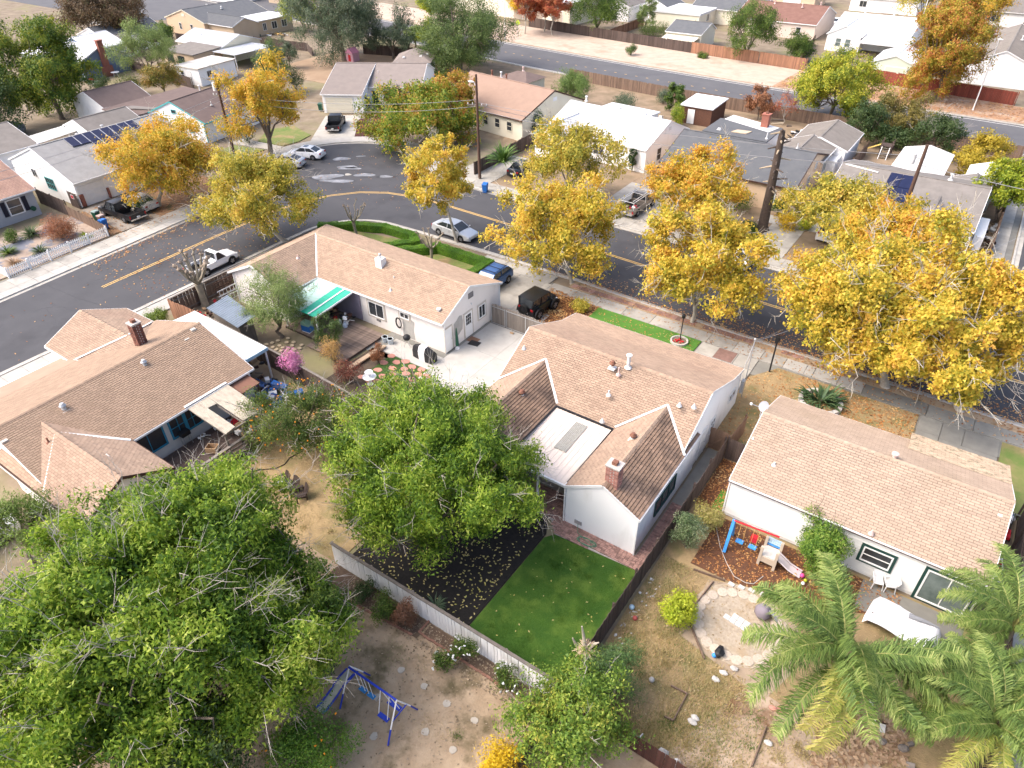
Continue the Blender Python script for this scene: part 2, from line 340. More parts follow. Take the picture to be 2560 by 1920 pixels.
patch('verge', [(-210, 149), (-137, 134.2), (-118, 131.2), (-85.2, 127.2), (-57, 123.9), (-28.9, 121.6), (3, 121.0), (3, 129.6), (-32, 134.8), (-53, 137.2), (-93, 142.4), (-150, 150)], .10, m_sand)
patch('verge', [(-33, 121.9), (3, 121.1), (3, 129.5), (-32, 134.7)], .104, mat('leafy_verge', (.40, .23, .13), .95, (.30, .19, .12), 2.5, bump=.8, bscale=10, c3=(.45, .36, .28), s3=.4, t3=(.5, .7)))
patch('verge', [(3, 121), (14, 120.6), (14, 129), (3, 129.6)], .10, m_conc)
# left far street
patch('far_street', [(-260, 99), (-190, 99), (-176, 101), (-160, 112), (-141, 121.5), (-141, 131), (-160, 134), (-200, 124), (-260, 118)], .010, m_asph2)
patch('far_driveway', [(-192, 104), (-182, 92), (-172, 95), (-178, 100.5), (-186, 108)], .02, m_conc)
# near-side planting strip, pavement slabs, driveways
patch('planting_strip', [(-26.5, 46.9), (-7.2, 46.5), (14, 46.3), (14, 47.05), (-7.2, 47.35), (-26.6, 48.1)], .10, m_dirt)
def slabs(name, xs, y0, y1, z, m, gap=.02, par=None, ys=None):
    ys = ys or [y0, y1]
    for i in range(len(xs) - 1):
        for j in range(len(ys) - 1):
            k = MB(); k.box(xs[i] + gap, ys[j] + gap, -.01, xs[i + 1] - gap, ys[j + 1] - gap, z + rnd.uniform(-.006, .006)); k.build('slab', m, par)
pv = MB(); pv.sheet([(-36, 43.2), (14, 43.2), (14, 46.4), (-36, 46.9)], .03); pave = struct('pavement', pv, m_concd)
xs = [-27.9, -25.4, -23, -20.6, -18.1, -15.7, -13.3, -11.2, -9.1]
slabs('slab', xs, 45.25, 46.75, .10, m_conc, par=pave)
xs = [-7.4, -5.9, -5.3, -3.6, -1.9]; slabs('slab', xs, 45.2, 46.55, .11, m_conc2, par=pave)
xs = [-9.1, -7.4]; slabs('slab', xs, 45.2, 46.7, .10, m_conc, par=pave)
xs = [-1.9, 2.2, 5, 8, 11, 14]; slabs('slab', xs, 45.0, 46.45, .10, m_concd, par=pave)
slabs('slab', [-36, -33.5, -30.8, -28.2], 46.4, 47.9, .10, m_conc, par=pave)
# walk between A's lawn and C's lawn
slabs('slab', [-13.5, -12.1, -10.6, -9.1], 0, 0, .09, m_conc, par=pave, ys=[40.3, 42, 43.6, 45.2])
slabs('slab', [-13.5, -11.5, -9.3], 0, 0, .10, m_conc, par=pave, ys=[46.75, 47.6])
k = MB(); k.box(-12.1, 43.65, .092, -10.7, 45.1, .104); k.build('slab', m_brickp, pave, label='red brick inset slab')
for x0, x1 in ((-26.3, -14.9), (-14.3, -10.3), (-8.1, -6.4)):      # brick infill of the planting strip
    nx = int((x1 - x0) / .42)
    for i in range(nx):
        k = MB(); xx = x0 + (x1 - x0) * i / nx; k.box(xx + .01, 46.95, .08, xx + (x1 - x0) / nx - .01, 47.55, .112 + rnd.uniform(0, .008)); k.build('brick_paver', m_brickp, pave)
# west street pavement, far side
slw = MB(); slw.sheet([(-67.6, -40), (-65.9, -40), (-67.9, 38), (-69.9, 38)], .03); pw = struct('pavement', slw, m_concd)
for i in range(38):
    y = -18 + i * 1.52; xk = np.interp(y, [-40, 18, 30, 38], [-65.2, -65.9, -66.6, -67.2]) - .2
    for w0, w1, mm in ((0, .95, m_conc2), (.95, 2.75, m_conc)):
        k = MB(); k.add([(xk - w0 - .01, y + .01, -.01), (xk - w1 + .01, y + .01, -.01), (xk - w1 + .01, y + 1.5, -.01), (xk - w0 - .01, y + 1.5, -.01)] + [(xk - w0 - .01, y + .01, .11), (xk - w1 + .01, y + .01, .105), (xk - w1 + .01, y + 1.5, .105), (xk - w0 - .01, y + 1.5, .11)],
                       [(7, 6, 5, 4), (0, 1, 5, 4), (1, 2, 6, 5), (2, 3, 7, 6), (3, 0, 4, 7)]); k.build('slab', mm, pw)
# west street pavement, near side, corner walk
for i in range(34):
    y = -10 + i * 1.5; k = MB(); k.box(-54.1, y + .012, -.01, -52.4, y + 1.49, .10 + rnd.uniform(0, .006)); k.build('slab', m_conc2 if y < 30 else m_conc, pw)
patch('front_strip', rect(-52.4, -12, -47, 24), .05, m_conc2)
# bulb pavement ring
ring = arc(-64, 56.5, 10.5, 212, 15, 26); ring2 = arc(-64, 56.5, 12.4, 212, 15, 26)
pr = MB(); 
rs = struct('pavement', MB().sheet([ring[0], ring2[0], ring2[1], ring[1]], .02), m_concd)
for i in range(26):
    k = MB(); k.prism([ring[i], ring2[i], ring2[i + 1], ring[i + 1]], -.01, .11 + rnd.uniform(0, .006)); k.build('slab', m_conc2, rs)
xs = [-53.2 + 1.7 * i for i in range(34)]
sf = struct('pavement', MB().sheet([(-53, 61), (4, 60.5), (4, 62.4), (-53, 62.9)], .02), m_concd)
for i in range(len(xs) - 1):
    yk = np.interp(xs[i], [-53, 2], [61.1, 60.35]); k = MB(); k.box(xs[i] + .015, yk, -.01, xs[i + 1] - .015, yk + 1.8, .11 + rnd.uniform(0, .006)); k.build('slab', m_conc, sf)
# side street pavement
ss = struct('pavement', MB().sheet([(3.0, 63), (4.7, 63), (4.7, 105), (3, 105)], .02), m_concd)
for i in range(22):
    k = MB(); k.box(3.1, 63 + 1.8 * i + .015, -.01, 4.15, 64.8 + 1.8 * i - .015, .10); k.build('slab', m_conc, ss)
# yards
patch('back_lawn', [(-13.3, 15.3), (-8.0, 14.7), (-8.0, 22.8), (-12.9, 22.5), (-13.25, 22.0)], .05, m_grass)
patch('mulch_bed', [(-21.2, 14.7), (-13.35, 14.7), (-13.3, 22.3), (-13.9, 23.4), (-21.2, 23.4)], .035, m_mulchb)
patch('artificial_lawn', [(-22.6, 43.9), (-13.6, 43.6), (-13.6, 45.2), (-22.7, 45.3)], .10, m_turf)
patch('artificial_lawn', [(-22.6, 40.8), (-13.6, 40.8), (-13.6, 43.6), (-22.6, 43.9)], .099, m_turf)
patch('bark_bed', [(-25.4, 38.6), (-22.6, 38.6), (-22.6, 45.3), (-27.7, 45.9)], .09, m_mulchr)
patch('front_lawn', [(-9.1, 40.3), (-8.9, 34), (1.85, 34), (1.85, 44.9), (-7.6, 45.0), (-9.0, 42.8)], .06, m_straw)
dv = struct('driveway', MB().sheet(rect(-28.9, 38.6, -22.7, 46.2), .06), m_concd)
for (x0, y0, x1, y1) in ((-33.6, 40.4, -31.2, 43.2), (-33.6, 43.2, -31.2, 46.4), (-31.2, 40.4, -28.5, 43.0), (-31.2, 43, -28.5, 46.4), (-28.5, 38.7, -26.9, 42), (-28.5, 42, -26.9, 45.2), (-26.9, 38.7, -25.3, 41.9), (-28.5, 45.2, -27.9, 46.4)):
    k = MB(); k.box(x0 + .012, y0 + .012, 0, x1 - .012, y1 - .012, .10 + rnd.uniform(0, .01)); k.build('slab', m_conc, dv)
for (x0, y0, x1, y1) in ((1.95, 41.5, 3.3, 43.2), (3.3, 41.5, 6.6, 43.0), (1.95, 43.2, 3.3, 44.9), (3.3, 43.0, 4.6, 44.9), (4.6, 43, 6.6, 44.9), (1.95, 39.2, 6.6, 41.5)):
    k = MB(); k.box(x0 + .015, y0 + .015, 0, x1 - .015, y1 - .015, .09 + rnd.uniform(0, .01)); k.build('slab', m_concd, dv)
patch('verge_patch', rect(6.7, 38, 14, 44.9), .06, m_lawn2)
# paved courtyard of the L house
cy = struct('courtyard', MB().sheet(rect(-34.5, 30.0, -22.0, 38.5), .03), m_concd)
for (x0, y0, x1, y1) in ((-33.5, 30.6, -32.4, 32.4), (-32.4, 30.6, -28.75, 32.4), (-28.75, 30.6, -25.6, 34.6), (-25.6, 30.6, -22.2, 34.6), (-28.75, 34.6, -25.6, 38.4), (-25.6, 34.6, -22.2, 38.4), (-28.75, 27.6, -22.2, 30.6)):
    k = MB(); k.box(x0 + .008, y0 + .008, 0, x1 - .008, y1 - .008, .055); k.build('slab', m_conc2, cy)
patch('garden_soil', rect(-34.2, 23.4, -28.75, 30.5), .03, mat('dark_garden_soil', (.06, .045, .035), .95, (.10, .075, .05), 3, bump=1, bscale=14))
patch('moss_joint', rect(-32.3, 27.2, -28.0, 30.55), .045, mat('moss_green', (.05, .10, .02), .95, (.03, .06, .015), 5, bump=.8, bscale=16))
patch('side_walk', rect(-8.55, 24.0, -7.55, 34.0), .04, m_concd)
patch('side_walk', rect(-8.6, 34.0, -7.3, 40.0), .045, m_concd)
# brick terrace round A's rear: herringbone of separate bricks
pb = struct('brick_terrace', MB().sheet([(-17.2, 23.3), (-13.6, 23.3), (-12.9, 22.55), (-8.0, 22.85), (-7.6, 22.85), (-7.6, 28.6), (-8.55, 28.6), (-8.55, 23.6), (-12.8, 23.6), (-12.8, 28), (-17.2, 28)], .02), mat('terrace_mortar', (.42, .38, .34), .95, (.32, .28, .25), 4))
bme = MB().box(-.1, -.05, 0, .1, .05, .045).mesh('brick', m_brickp); cnt = 0; extra = MB()
def inpoly(x, y, pts):
    c = False; n = len(pts)
    for i in range(n):
        x1, y1 = pts[i][:2]; x2, y2 = pts[(i + 1) % n][:2]
        if (y1 > y) != (y2 > y) and x < (x2 - x1) * (y - y1) / (y2 - y1) + x1: c = not c
    return c
tp = [(-17.2, 23.4), (-13.6, 23.4), (-12.9, 22.6), (-7.65, 22.9), (-7.65, 28.5), (-8.55, 28.5), (-8.55, 23.7), (-12.75, 23.7), (-12.75, 25.4), (-17.2, 25.4)]
cand = []
for i in range(-60, 60):
    for j in range(-60, 60):
        x = -12.5 + i * .215; y = 24.0 + j * .215 
        if inpoly(x, y, tp): cand.append((x, y - .052, 0 if (i + j) % 2 else 1)); cand.append((x, y + .052, 0 if (i + j) % 2 else 1))
for q, (x, y, r_) in enumerate(sorted(cand, key=lambda c: c[1])):
    if r_: xx, yy = (x - .052 if y * 1000 % 2 < 1 else x), y
    if q < 300: link('brick', bme, pb, (x, y, .012 + rnd.uniform(0, .008)), (0, 0, rnd.uniform(-.06, .06)))
    else: extra.box(x - .1, y - .048, .0, x + .1, y + .048, .055 + rnd.uniform(0, .008))
o = extra.build('brick_field', m_brickp, pb); o['kind'] = 'stuff'
# back gardens
patch('garden_ground', rect(-34, -12, -8.2, 14.3), .02, m_dirt)
patch('garden_ground', rect(-35.9, 14.3, -21.5, 24.0), .022, m_straw)
patch('planting_bed', [(-21.3, 13.1), (-15.0, 13.3), (-15.0, 14.3), (-21.3, 14.3)], .04, mat('bed_soil', (.09, .06, .045), .95, (.13, .09, .06), 3, bump=.8, bscale=12))
patch('planting_bed', [(-14.9, 13.6), (-8.5, 13.6), (-8.2, 14.3), (-14.9, 14.3)], .04, MATS['bed_soil'])
patch('side_garden', [(-7.4, 14.5), (8, 14.3), (8, 29.0), (-7.4, 29.2)], .02, m_straw)
patch('side_garden', rect(-7.4, 29.2, -5.9, 33.6), .02, m_mulchr)
patch('chip_bed', [(-5.9, 24.9), (-3.9, 24.9), (-.5, 25.6), (3.0, 27.0), (4.2, 28.9), (-5.8, 28.9)], .035, m_mulchr)
patch('clover_patch', rect(-6.5, 29.3, -5.9, 31), .05, mat('clover', (.06, .22, .02), .9, (.04, .15, .015), 9, bump=1, bscale=20))
patch('patio_slab', [(1.9, 26.9), (6.6, 26.9), (6.6, 28.9), (1.9, 28.9)], .05, m_concd)
patch('right_side_yard', rect(6.8, 20, 8.0, 38), .015, mat('damp_side_soil', (.10, .08, .06), .95, (.15, .115, .08), 2, bump=.5))
patch('right_slab', rect(8.2, 14, 20, 34), .02, m_conc)
gc = arc(-2.5, 22.75, 2.35, 0, 360, 40)[:-1]
patch('gravel_circle', [(-4.7, 20.6), (-.2, 19.6), (.4, 21.5), (0, 24.2), (-3.2, 25), (-4.7, 24.4)], .03, mat('gravel_soil', (.36, .28, .20), .95, (.26, .2, .14), 3, bump=.8, bscale=14))
patch('gravel_disc', gc, .036, m_gravel)
patch('bottom_garden', [(-7.2, -10), (12, -10), (12, 14.2), (-7.2, 14.4)], .02, m_dirt)
patch('sandy_patch', [(-3, 14.6), (6, 14.4), (6, 19.4), (-1, 20)], .026, mat('sand_mix', (.42, .33, .25), .95, (.30, .22, .15), 1.2, bump=.6, bscale=8, c3=(.16, .09, .05), s3=.5, t3=(.5, .65)))
# left neighbours' gardens
patch('front_garden', [(-80, 12), (-69.4, 12), (-70.1, 30.3), (-78, 31)], .08, mat('pale_bed', (.42, .34, .27), .95, (.25, .19, .15), .9, bump=.5, bscale=8, c3=(.16, .17, .20), s3=.35, t3=(.5, .56)))
patch('leafy_bed', [(-78, 30.5), (-70.1, 30.5), (-69.9, 38), (-71, 46), (-78, 46)], .075, mat('leaf_litter', (.26, .15, .08), .95, (.17, .11, .07), 3, bump=.8, bscale=12, c3=(.11, .09, .04), s3=.4))
dj = struct('driveway', MB().sheet([(-78.6, 32.4), (-69.9, 31.7), (-69.9, 36.2), (-78.6, 36.2)], .085), mat('old_driveway', (.30, .27, .23), .9, (.22, .19, .16), 1, bump=.3))
patch('cul_lawn', [(-82.5, 52), (-77.7, 53.0), (-77.7, 56.3), (-82.5, 55.2)], .07, m_lawn2)
patch('cul_lawn', [(-81.2, 58), (-76.9, 58.6), (-76.5, 61), (-77.2, 63.7), (-82.4, 65.2), (-84, 62)], .07, m_lawn2)
patch('cul_walk', [(-84, 55.4), (-76.5, 56.7), (-76.5, 58.3), (-84, 57.6)], .08, m_conc)
patch('cul_driveway', [(-75.4, 62.0), (-82.0, 71.0), (-77.9, 74.2), (-71.2, 65.8), (-72.5, 63.2)], .08, m_conc)
patch('cul_bed', [(-71.3, 66.0), (-76.6, 72.3), (-75.2, 76.2), (-67.6, 70), (-68.9, 67.4)], .085, m_mulchd)
patch('dirt_yard', [(-112, 84), (-84, 84), (-84, 104), (-95, 106), (-112, 103)], .03, mat('bare_yard', (.33, .24, .16), .95, (.25, .17, .11), .4, bump=.4, bscale=5))
for r4 in ((-52, 62.3, -46.5, 72), (-33, 62.3, -26.5, 72), (-16, 62.3, -12.8, 72)):
    patch('far_driveway', rect(*r4), .08, m_conc)
patch('yard_ground', [(-52, 72), (3, 72), (3, 106.4), (-24, 107), (-46, 108.5), (-74, 111.2), (-95, 113), (-95, 106), (-60, 88)], .01, mat('yard_dirt', (.30, .22, .15), .95, (.17, .13, .08), .5, bump=.5, bscale=5))
patch('yard_ground', [(-46.5, 62.4), (-33, 62.4), (-33, 74), (-46.5, 74)], .03, MATS['yard_dirt'])
patch('yard_ground', [(-26.5, 62.4), (3, 62.4), (3, 72), (-26.5, 72)], .03, MATS['yard_dirt'])
patch('front_walk', [(-17.5, 69.5), (-11.5, 69.9), (-11.5, 71.6), (-17.5, 71.6)], .095, m_conc2)
# repaired patches in the cul-de-sac
m_wet = mat('patched_asphalt', (.22, .23, .25), .6, (.12, .125, .135), 1.3, spec=.4, c3=(.34, .35, .38), s3=.9, t3=(.5, .7))
m_wetd = mat('sealed_asphalt', (.05, .05, .055), .6, (.038, .038, .042), 2)
def splat(c, rx, ry, ang, m, z=.0085, name='road_patch'):
    pts = []
    ph = rnd.uniform(0, 6)
    for i in range(22):
        t = 2 * PI * i / 22; q = 1 + .18 * math.sin(2 * t + ph) + .12 * math.sin(3 * t + 2 * ph); x, y = rx * q * math.cos(t), ry * q * math.sin(t)
        pts.append((c[0] + x * math.cos(ang) - y * math.sin(ang), c[1] + x * math.sin(ang) + y * math.cos(ang)))
    struct(name, MB().sheet(pts, z), m)
ag = R(35)
for (k_, x, y, rx, ry) in (('zg', 1600, 750, 1.75, .85), ('zg', 1800, 830, 1.9, .5), ('zg', 1870, 420, .95, .65), ('zg', 1990, 570, 1.1, .55), ('a2', 200, 1075, 1.1, .6), ('a2', 110, 1035, 1.2, .45), ('a2', 330, 1085, .9, .35), ('a2', 175, 960, .55, .25)):
    c = P(k_, x, y); splat(c, rx * 1.18, ry * 1.25, ag, m_wetd, .0075); splat(c, rx, ry, ag, m_wet, .0095)
for (x, y, rx, ry) in ((1050, 890, 1.0, .5), (1600, 480, .8, .5), (1420, 640, .6, .45)): splat(P('zg', x, y), rx, ry, ag, m_wetd, .0075)
splat(P('zg', 1990, 710), .45, .3, ag, m_conc, .009, 'manhole_patch')
# crack-sealing lines over the street
k = MB()
for pts in ([P('b1', 250, 215), P('b1', 480, 310), P('b1', 850, 425)], [P('b1', 600, 105), P('b1', 900, 140), P('b1', 1130, 148)], [P('zg', 1650, 1100), P('zg', 1850, 1160), P('zg', 2050, 1260)], [P('zg', 1300, 920), P('zg', 1500, 860), P('zg', 1700, 880)]):
    pp = [(p[0], p[1]) for p in pts]; ribbon(k, pp, .05, .004, .0075, 1)
for q in range(16):
    x, y = rnd.uniform(-64, -56), rnd.uniform(8, 44)
    if q % 2: x, y = rnd.uniform(-48, 2), rnd.uniform(49.5, 58.5)
    pp = [(x, y)]; a_ = rnd.choice([0, PI / 2]) + rnd.uniform(-.5, .5)
    for _ in range(9): a_ += rnd.uniform(-.5, .5); x += .55 * math.cos(a_); y += .55 * math.sin(a_); pp.append((x, y))
    ribbon(k, pp, .035, .004, .0072, 1)
struct('crack_seal', k, m_wetd)
def litter(name, label, polys, n, size, m, z=.015, seed=1, zr=.02, cat='leaf litter'):
    """fallen leaves: one small folded quad each"""
    r = np.random.default_rng(seed); out = []
    for poly, w in polys:
        poly = [p[:2] for p in poly]; xs_ = [p[0] for p in poly]; ys_ = [p[1] for p in poly]; c = 0; need = int(n * w)
        while c < need:
            x = r.uniform(min(xs_), max(xs_)); y = r.uniform(min(ys_), max(ys_))
            if inpoly(x, y, poly): out.append((x, y)); c += 1
    C = np.array(out); N_ = len(C); t = r.uniform(0, 2 * PI, N_); s = size * r.uniform(.5, 1.25, N_)
    ux = np.stack([np.cos(t), np.sin(t), r.uniform(-.3, .3, N_)], 1) * s[:, None]; uy = np.stack([-np.sin(t), np.cos(t), r.uniform(-.3, .3, N_)], 1) * (s * .55)[:, None]
    c3 = np.column_stack([C, np.full(N_, z) + r.uniform(.003, zr, N_) + s * .15])
    V = np.stack([c3 - ux, c3 - uy * .9 + ux * .1, c3 + ux, c3 + uy], 1)
    return stuff(name, npmesh(name, V, 4, m), label, cat)
m_ly = leafmat('fallen_yellow_leaf', [(.30, .28, .06), (.45, .40, .12), (.5, .42, .18), (.36, .26, .10)], .1)
litter('fallen_leaves', 'small yellow green leaves scattered over the black mulch bed', [([(-21, 14.8), (-13.5, 14.8), (-13.5, 19.5), (-17, 21), (-21, 21)], .82), ([(-17, 19), (-13.6, 16), (-13.6, 23)], .18)], 620, .075, m_ly, .04, 3)
litter('fallen_leaves', 'sparse leaves lying on the dark green back lawn', [([(-13, 15.5), (-8.2, 15), (-8.2, 22.5), (-12.8, 22)], 1)], 45, .06, m_ly, .05, 4)
litter('fallen_leaves', 'brown leaves drifted along the near kerb of the street', [([(-30, 48.2), (14, 47.3), (14, 48.0), (-30, 48.9)], .32), ([(-30, 48.6), (14, 47.9), (14, 50.2), (-30, 50.6)], .3), ([(-30, 51), (14, 51), (14, 60), (-30, 60.4)], .06), ([(-14, 47.5), (12, 47.3), (12, 50), (-14, 50)], .3)], 4000, .085, m_leafdry, .006, 5)
litter('fallen_leaves', 'brown leaves over the planting strip and pavement', [([(-26, 46.9), (14, 46.4), (14, 47.1), (-26, 48)], .6), ([(-26, 45.3), (14, 45), (14, 46.5), (-26, 46.9)], .4)], 1500, .085, m_leafdry, .11, 6)
litter('fallen_leaves', 'brown leaves covering the bark bed behind the black jeep', [([(-25.4, 38.6), (-22.6, 38.6), (-22.6, 45.3), (-27.7, 45.9)], 1)], 1900, .11, m_leafdry, .09, 7, .05)
litter('fallen_leaves', 'leaves on the bright green front strip of lawn', [([(-22.6, 41), (-13.6, 41), (-13.6, 45.2), (-22.7, 45.3)], 1)], 420, .075, m_leafdry, .10, 8)
litter('fallen_leaves', 'brown leaves on the dry front lawn with the round planter', [([(-9.1, 40.3), (-8.9, 34), (1.85, 34), (1.85, 44.9), (-7.6, 45.0), (-9.0, 42.8)], .55), ([(-3, 38), (1.8, 38), (1.8, 44.8), (-6, 44.9)], .45)], 3600, .085, m_leafdry, .06, 9)
litter('fallen_leaves', 'leaves scattered over the western street', [([(-66.2, 25), (-54.5, 25), (-54.5, 42), (-67, 40)], .45), ([(-66.6, 26), (-64.6, 26), (-66, 42), (-68, 42)], .35), ([(-66, 0), (-54, 0), (-54, 24), (-66, 24)], .06), ([(-73, 50), (-50, 50), (-50, 62), (-66, 66)], .14)], 1200, .10, m_leafdry, .006, 10)
litter('fallen_leaves', 'leaves under the plane trees by the grey garage', [([(-78, 30.5), (-68.2, 30.5), (-69, 46), (-78, 46)], 1)], 1500, .10, m_leafdry, .10, 11)
litter('fallen_leaves', 'orange leaves over the verge under the tall red tree', [([(-33, 121.9), (3, 121.1), (3, 129.5), (-32, 134.7)], 1)], 3000, .16, m_leafdry, .10, 12, .05)
litter('fallen_leaves', 'leaves and chips round the play set', [([(-5.9, 24.9), (-3.9, 24.9), (-.5, 25.6), (3.0, 27.0), (4.2, 28.9), (-5.8, 28.9)], .7), ([(-7.4, 29), (-5.9, 29), (-5.9, 33.6), (-7.4, 33.6)], .3)], 2600, .07, m_leafdry, .035, 13, .04)
litter('fallen_leaves', 'dry leaves over the weedy side garden', [([(-7.3, 14.5), (8, 14.3), (8, 27), (-7.3, 24.5)], 1)], 2600, .06, leafmat('straw_bits', [(.30, .22, .10), (.42, .32, .17), (.22, .14, .06), (.5, .42, .28)], .1), .03, 14, .04)
litter('fallen_leaves', 'dry clods and leaves over the bare rear garden', [([(-34, -2), (-8.4, -2), (-8.4, 13.4), (-34, 13.4)], .75), ([(-20, 13), (-8.4, 13), (-8.4, 14.2), (-20, 14.2)], .25)], 5200, .06, leafmat('clod_bits', [(.20, .15, .10), (.30, .24, .17), (.13, .09, .05), (.38, .30, .2)], .1), .03, 15, .03)
# ------------------------------------------------------------------ house building kit
def finalize(root, o, rz=0):
    """built in site coordinates: move the Empty to the thing's base without moving the parts"""
    for ch in root.children: ch.location = Vector(ch.location) - Vector((o[0], o[1], o[2] if len(o) > 2 else 0))
    root.location = (o[0], o[1], o[2] if len(o) > 2 else 0); return root
TABS = {}
def shingles(poly, roof, m, tw=.33, ex=.15, n_ind=0, lift=.026, rev=.013):  # rev leaves a dark strip above each course as its painted shadow line
    """courses of separate tabs on a sloping polygon; poly[0]->poly[1] is the eave"""
    poly = [Vector(p) for p in poly]
    if (poly[1] - poly[0]).cross(poly[2] - poly[1]).z < 0: poly = [poly[1], poly[0]] + poly[2:][::-1]
    O = Vector(poly[0]); U = (Vector(poly[1]) - O).normalized(); Nn = None
    for p in poly[2:]:
        c = U.cross(Vector(p) - O)
        if c.length > .3: Nn = c.normalized(); break
    if Nn.z < 0: Nn = -Nn
    V = Nn.cross(U).normalized()
    if (Vector(poly[2]) - O).dot(V) < 0: V = -V
    st = [((Vector(p) - O).dot(U), (Vector(p) - O).dot(V)) for p in poly]; T = max(t for s_, t in st)
    def span(t):
        xs_ = []
        for i in range(len(st)):
            (s0, t0), (s1, t1) = st[i], st[(i + 1) % len(st)]
            if (t0 - t) * (t1 - t) <= 0 and abs(t1 - t0) > 1e-6: xs_.append(s0 + (s1 - s0) * (t - t0) / (t1 - t0))
        return (min(xs_), max(xs_)) if len(xs_) > 1 else None
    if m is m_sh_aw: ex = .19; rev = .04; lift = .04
    key = (tw, ex, m.name)
    if key not in TABS:
        k = MB(); w = tw - .018; e_ = ex - rev; k.add([(0, 0, .004), (w, 0, .004), (w, e_, .003), (0, e_, .003), (0, 0, lift), (w, 0, lift), (w, e_, .006), (0, e_, .006)], [(4, 5, 6, 7), (0, 1, 5, 4), (1, 2, 6, 5), (3, 0, 4, 7)]); TABS[key] = k.mesh('shingle', m)
    X = Matrix((U, V, U.cross(V))).transposed()
    if X.determinant() < 0: X = Matrix((U, V, -U.cross(V))).transposed()
    tabs = []; n = int(T / ex)
    for j in range(n + 1):
        t = j * ex; a, b = span(min(t + .001, T - .002)) or (0, 0); a2, b2 = span(min(t + ex, T - .002)) or (a, b)
        off = (j % 2) * tw / 2 + rnd.uniform(-.02, .02); i = int((min(a, a2) - off) / tw) - 1
        while off + i * tw < max(b, b2):
            s0, s1 = off + i * tw, off + (i + 1) * tw - .018; i += 1
            q = (max(s0, a), min(s1, b), min(s1, b2), max(s0, a2))
            if q[1] - q[0] < .03 and q[2] - q[3] < .03: continue
            full = abs(q[0] - s0) + abs(q[1] - s1) + abs(q[2] - s1) + abs(q[3] - s0) < 1e-4
            tabs.append((s0, t, q, full, min(ex, T - t)))
    cen = Vector((0, 0, HCAM)); 
    if n_ind:
        fu = sorted([x for x in tabs if x[3] and x[4] >= ex - 1e-5], key=lambda x: (O + U * x[0] + V * x[1] - cen).length)[:n_ind]; ids = set(id(x) for x in fu)
        for x in fu:
            o = link('shingle', TABS[key], roof); mm = X.to_4x4(); mm.translation = O + U * x[0] + V * x[1]; o.matrix_basis = mm
        tabs = [x for x in tabs if id(x) not in ids]
    k = MB(); Nz = Vector(X.col[2]); 
    for s0, t, q, full, e in tabs:
        l = lift + rnd.uniform(-.003, .004)
        def at(s_, tt, h): v = O + U * s_ + V * tt + Nz * h; return (v.x, v.y, v.z)
        q = (q[0], max(q[1], q[0]), max(q[2], q[3]), q[3])
        e -= rev; k.add([at(q[0], t, .003), at(q[1], t, .003), at(q[2], t + e, .003), at(q[3], t + e, .003), at(q[0], t, l), at(q[1], t, l), at(q[2], t + e, .006), at(q[3], t + e, .006)], [(4, 5, 6, 7), (0, 1, 5, 4), (1, 2, 6, 5), (3, 0, 4, 7)])
    o = k.build('shingle_field', m, roof); o['kind'] = 'stuff'
def slope_slab(mb, poly, th=.10):
    n = len(poly); mb.add([tuple(p) for p in poly] + [(p[0], p[1], p[2] - th) for p in poly], [tuple(range(n)), tuple(range(n, 2 * n))[::-1]] + [(i, n + i, n + (i + 1) % n, (i + 1) % n) for i in range(n)])
def corr_slab(mb, poly, pitch=.2, amp=.02):
    """ribbed sheet: ribs run from edge 0-1 to edge 3-2 of a four-cornered slope"""
    A, B, C_, D = [Vector(p) for p in poly[:4]]; L_ = (B - A).length; n = max(4, int(L_ / pitch)); slope_slab(mb, [p for p in poly], .05)
    for i in range(n):
        f0, f1 = (i + .2) / n, (i + .6) / n
        a, b = A.lerp(B, f0), A.lerp(B, f1); d, c = D.lerp(C_, f0), D.lerp(C_, f1); z = Vector((0, 0, amp * 1.3)); e = Vector((0, 0, .003))
        mb.add([tuple(v) for v in (a + e, b + e, c + e, d + e, a.lerp(b, .25) + z, a.lerp(b, .75) + z, d.lerp(c, .75) + z, d.lerp(c, .25) + z)], [(4, 5, 6, 7), (0, 4, 7, 3), (5, 1, 2, 6), (0, 1, 5, 4), (2, 3, 7, 6)])
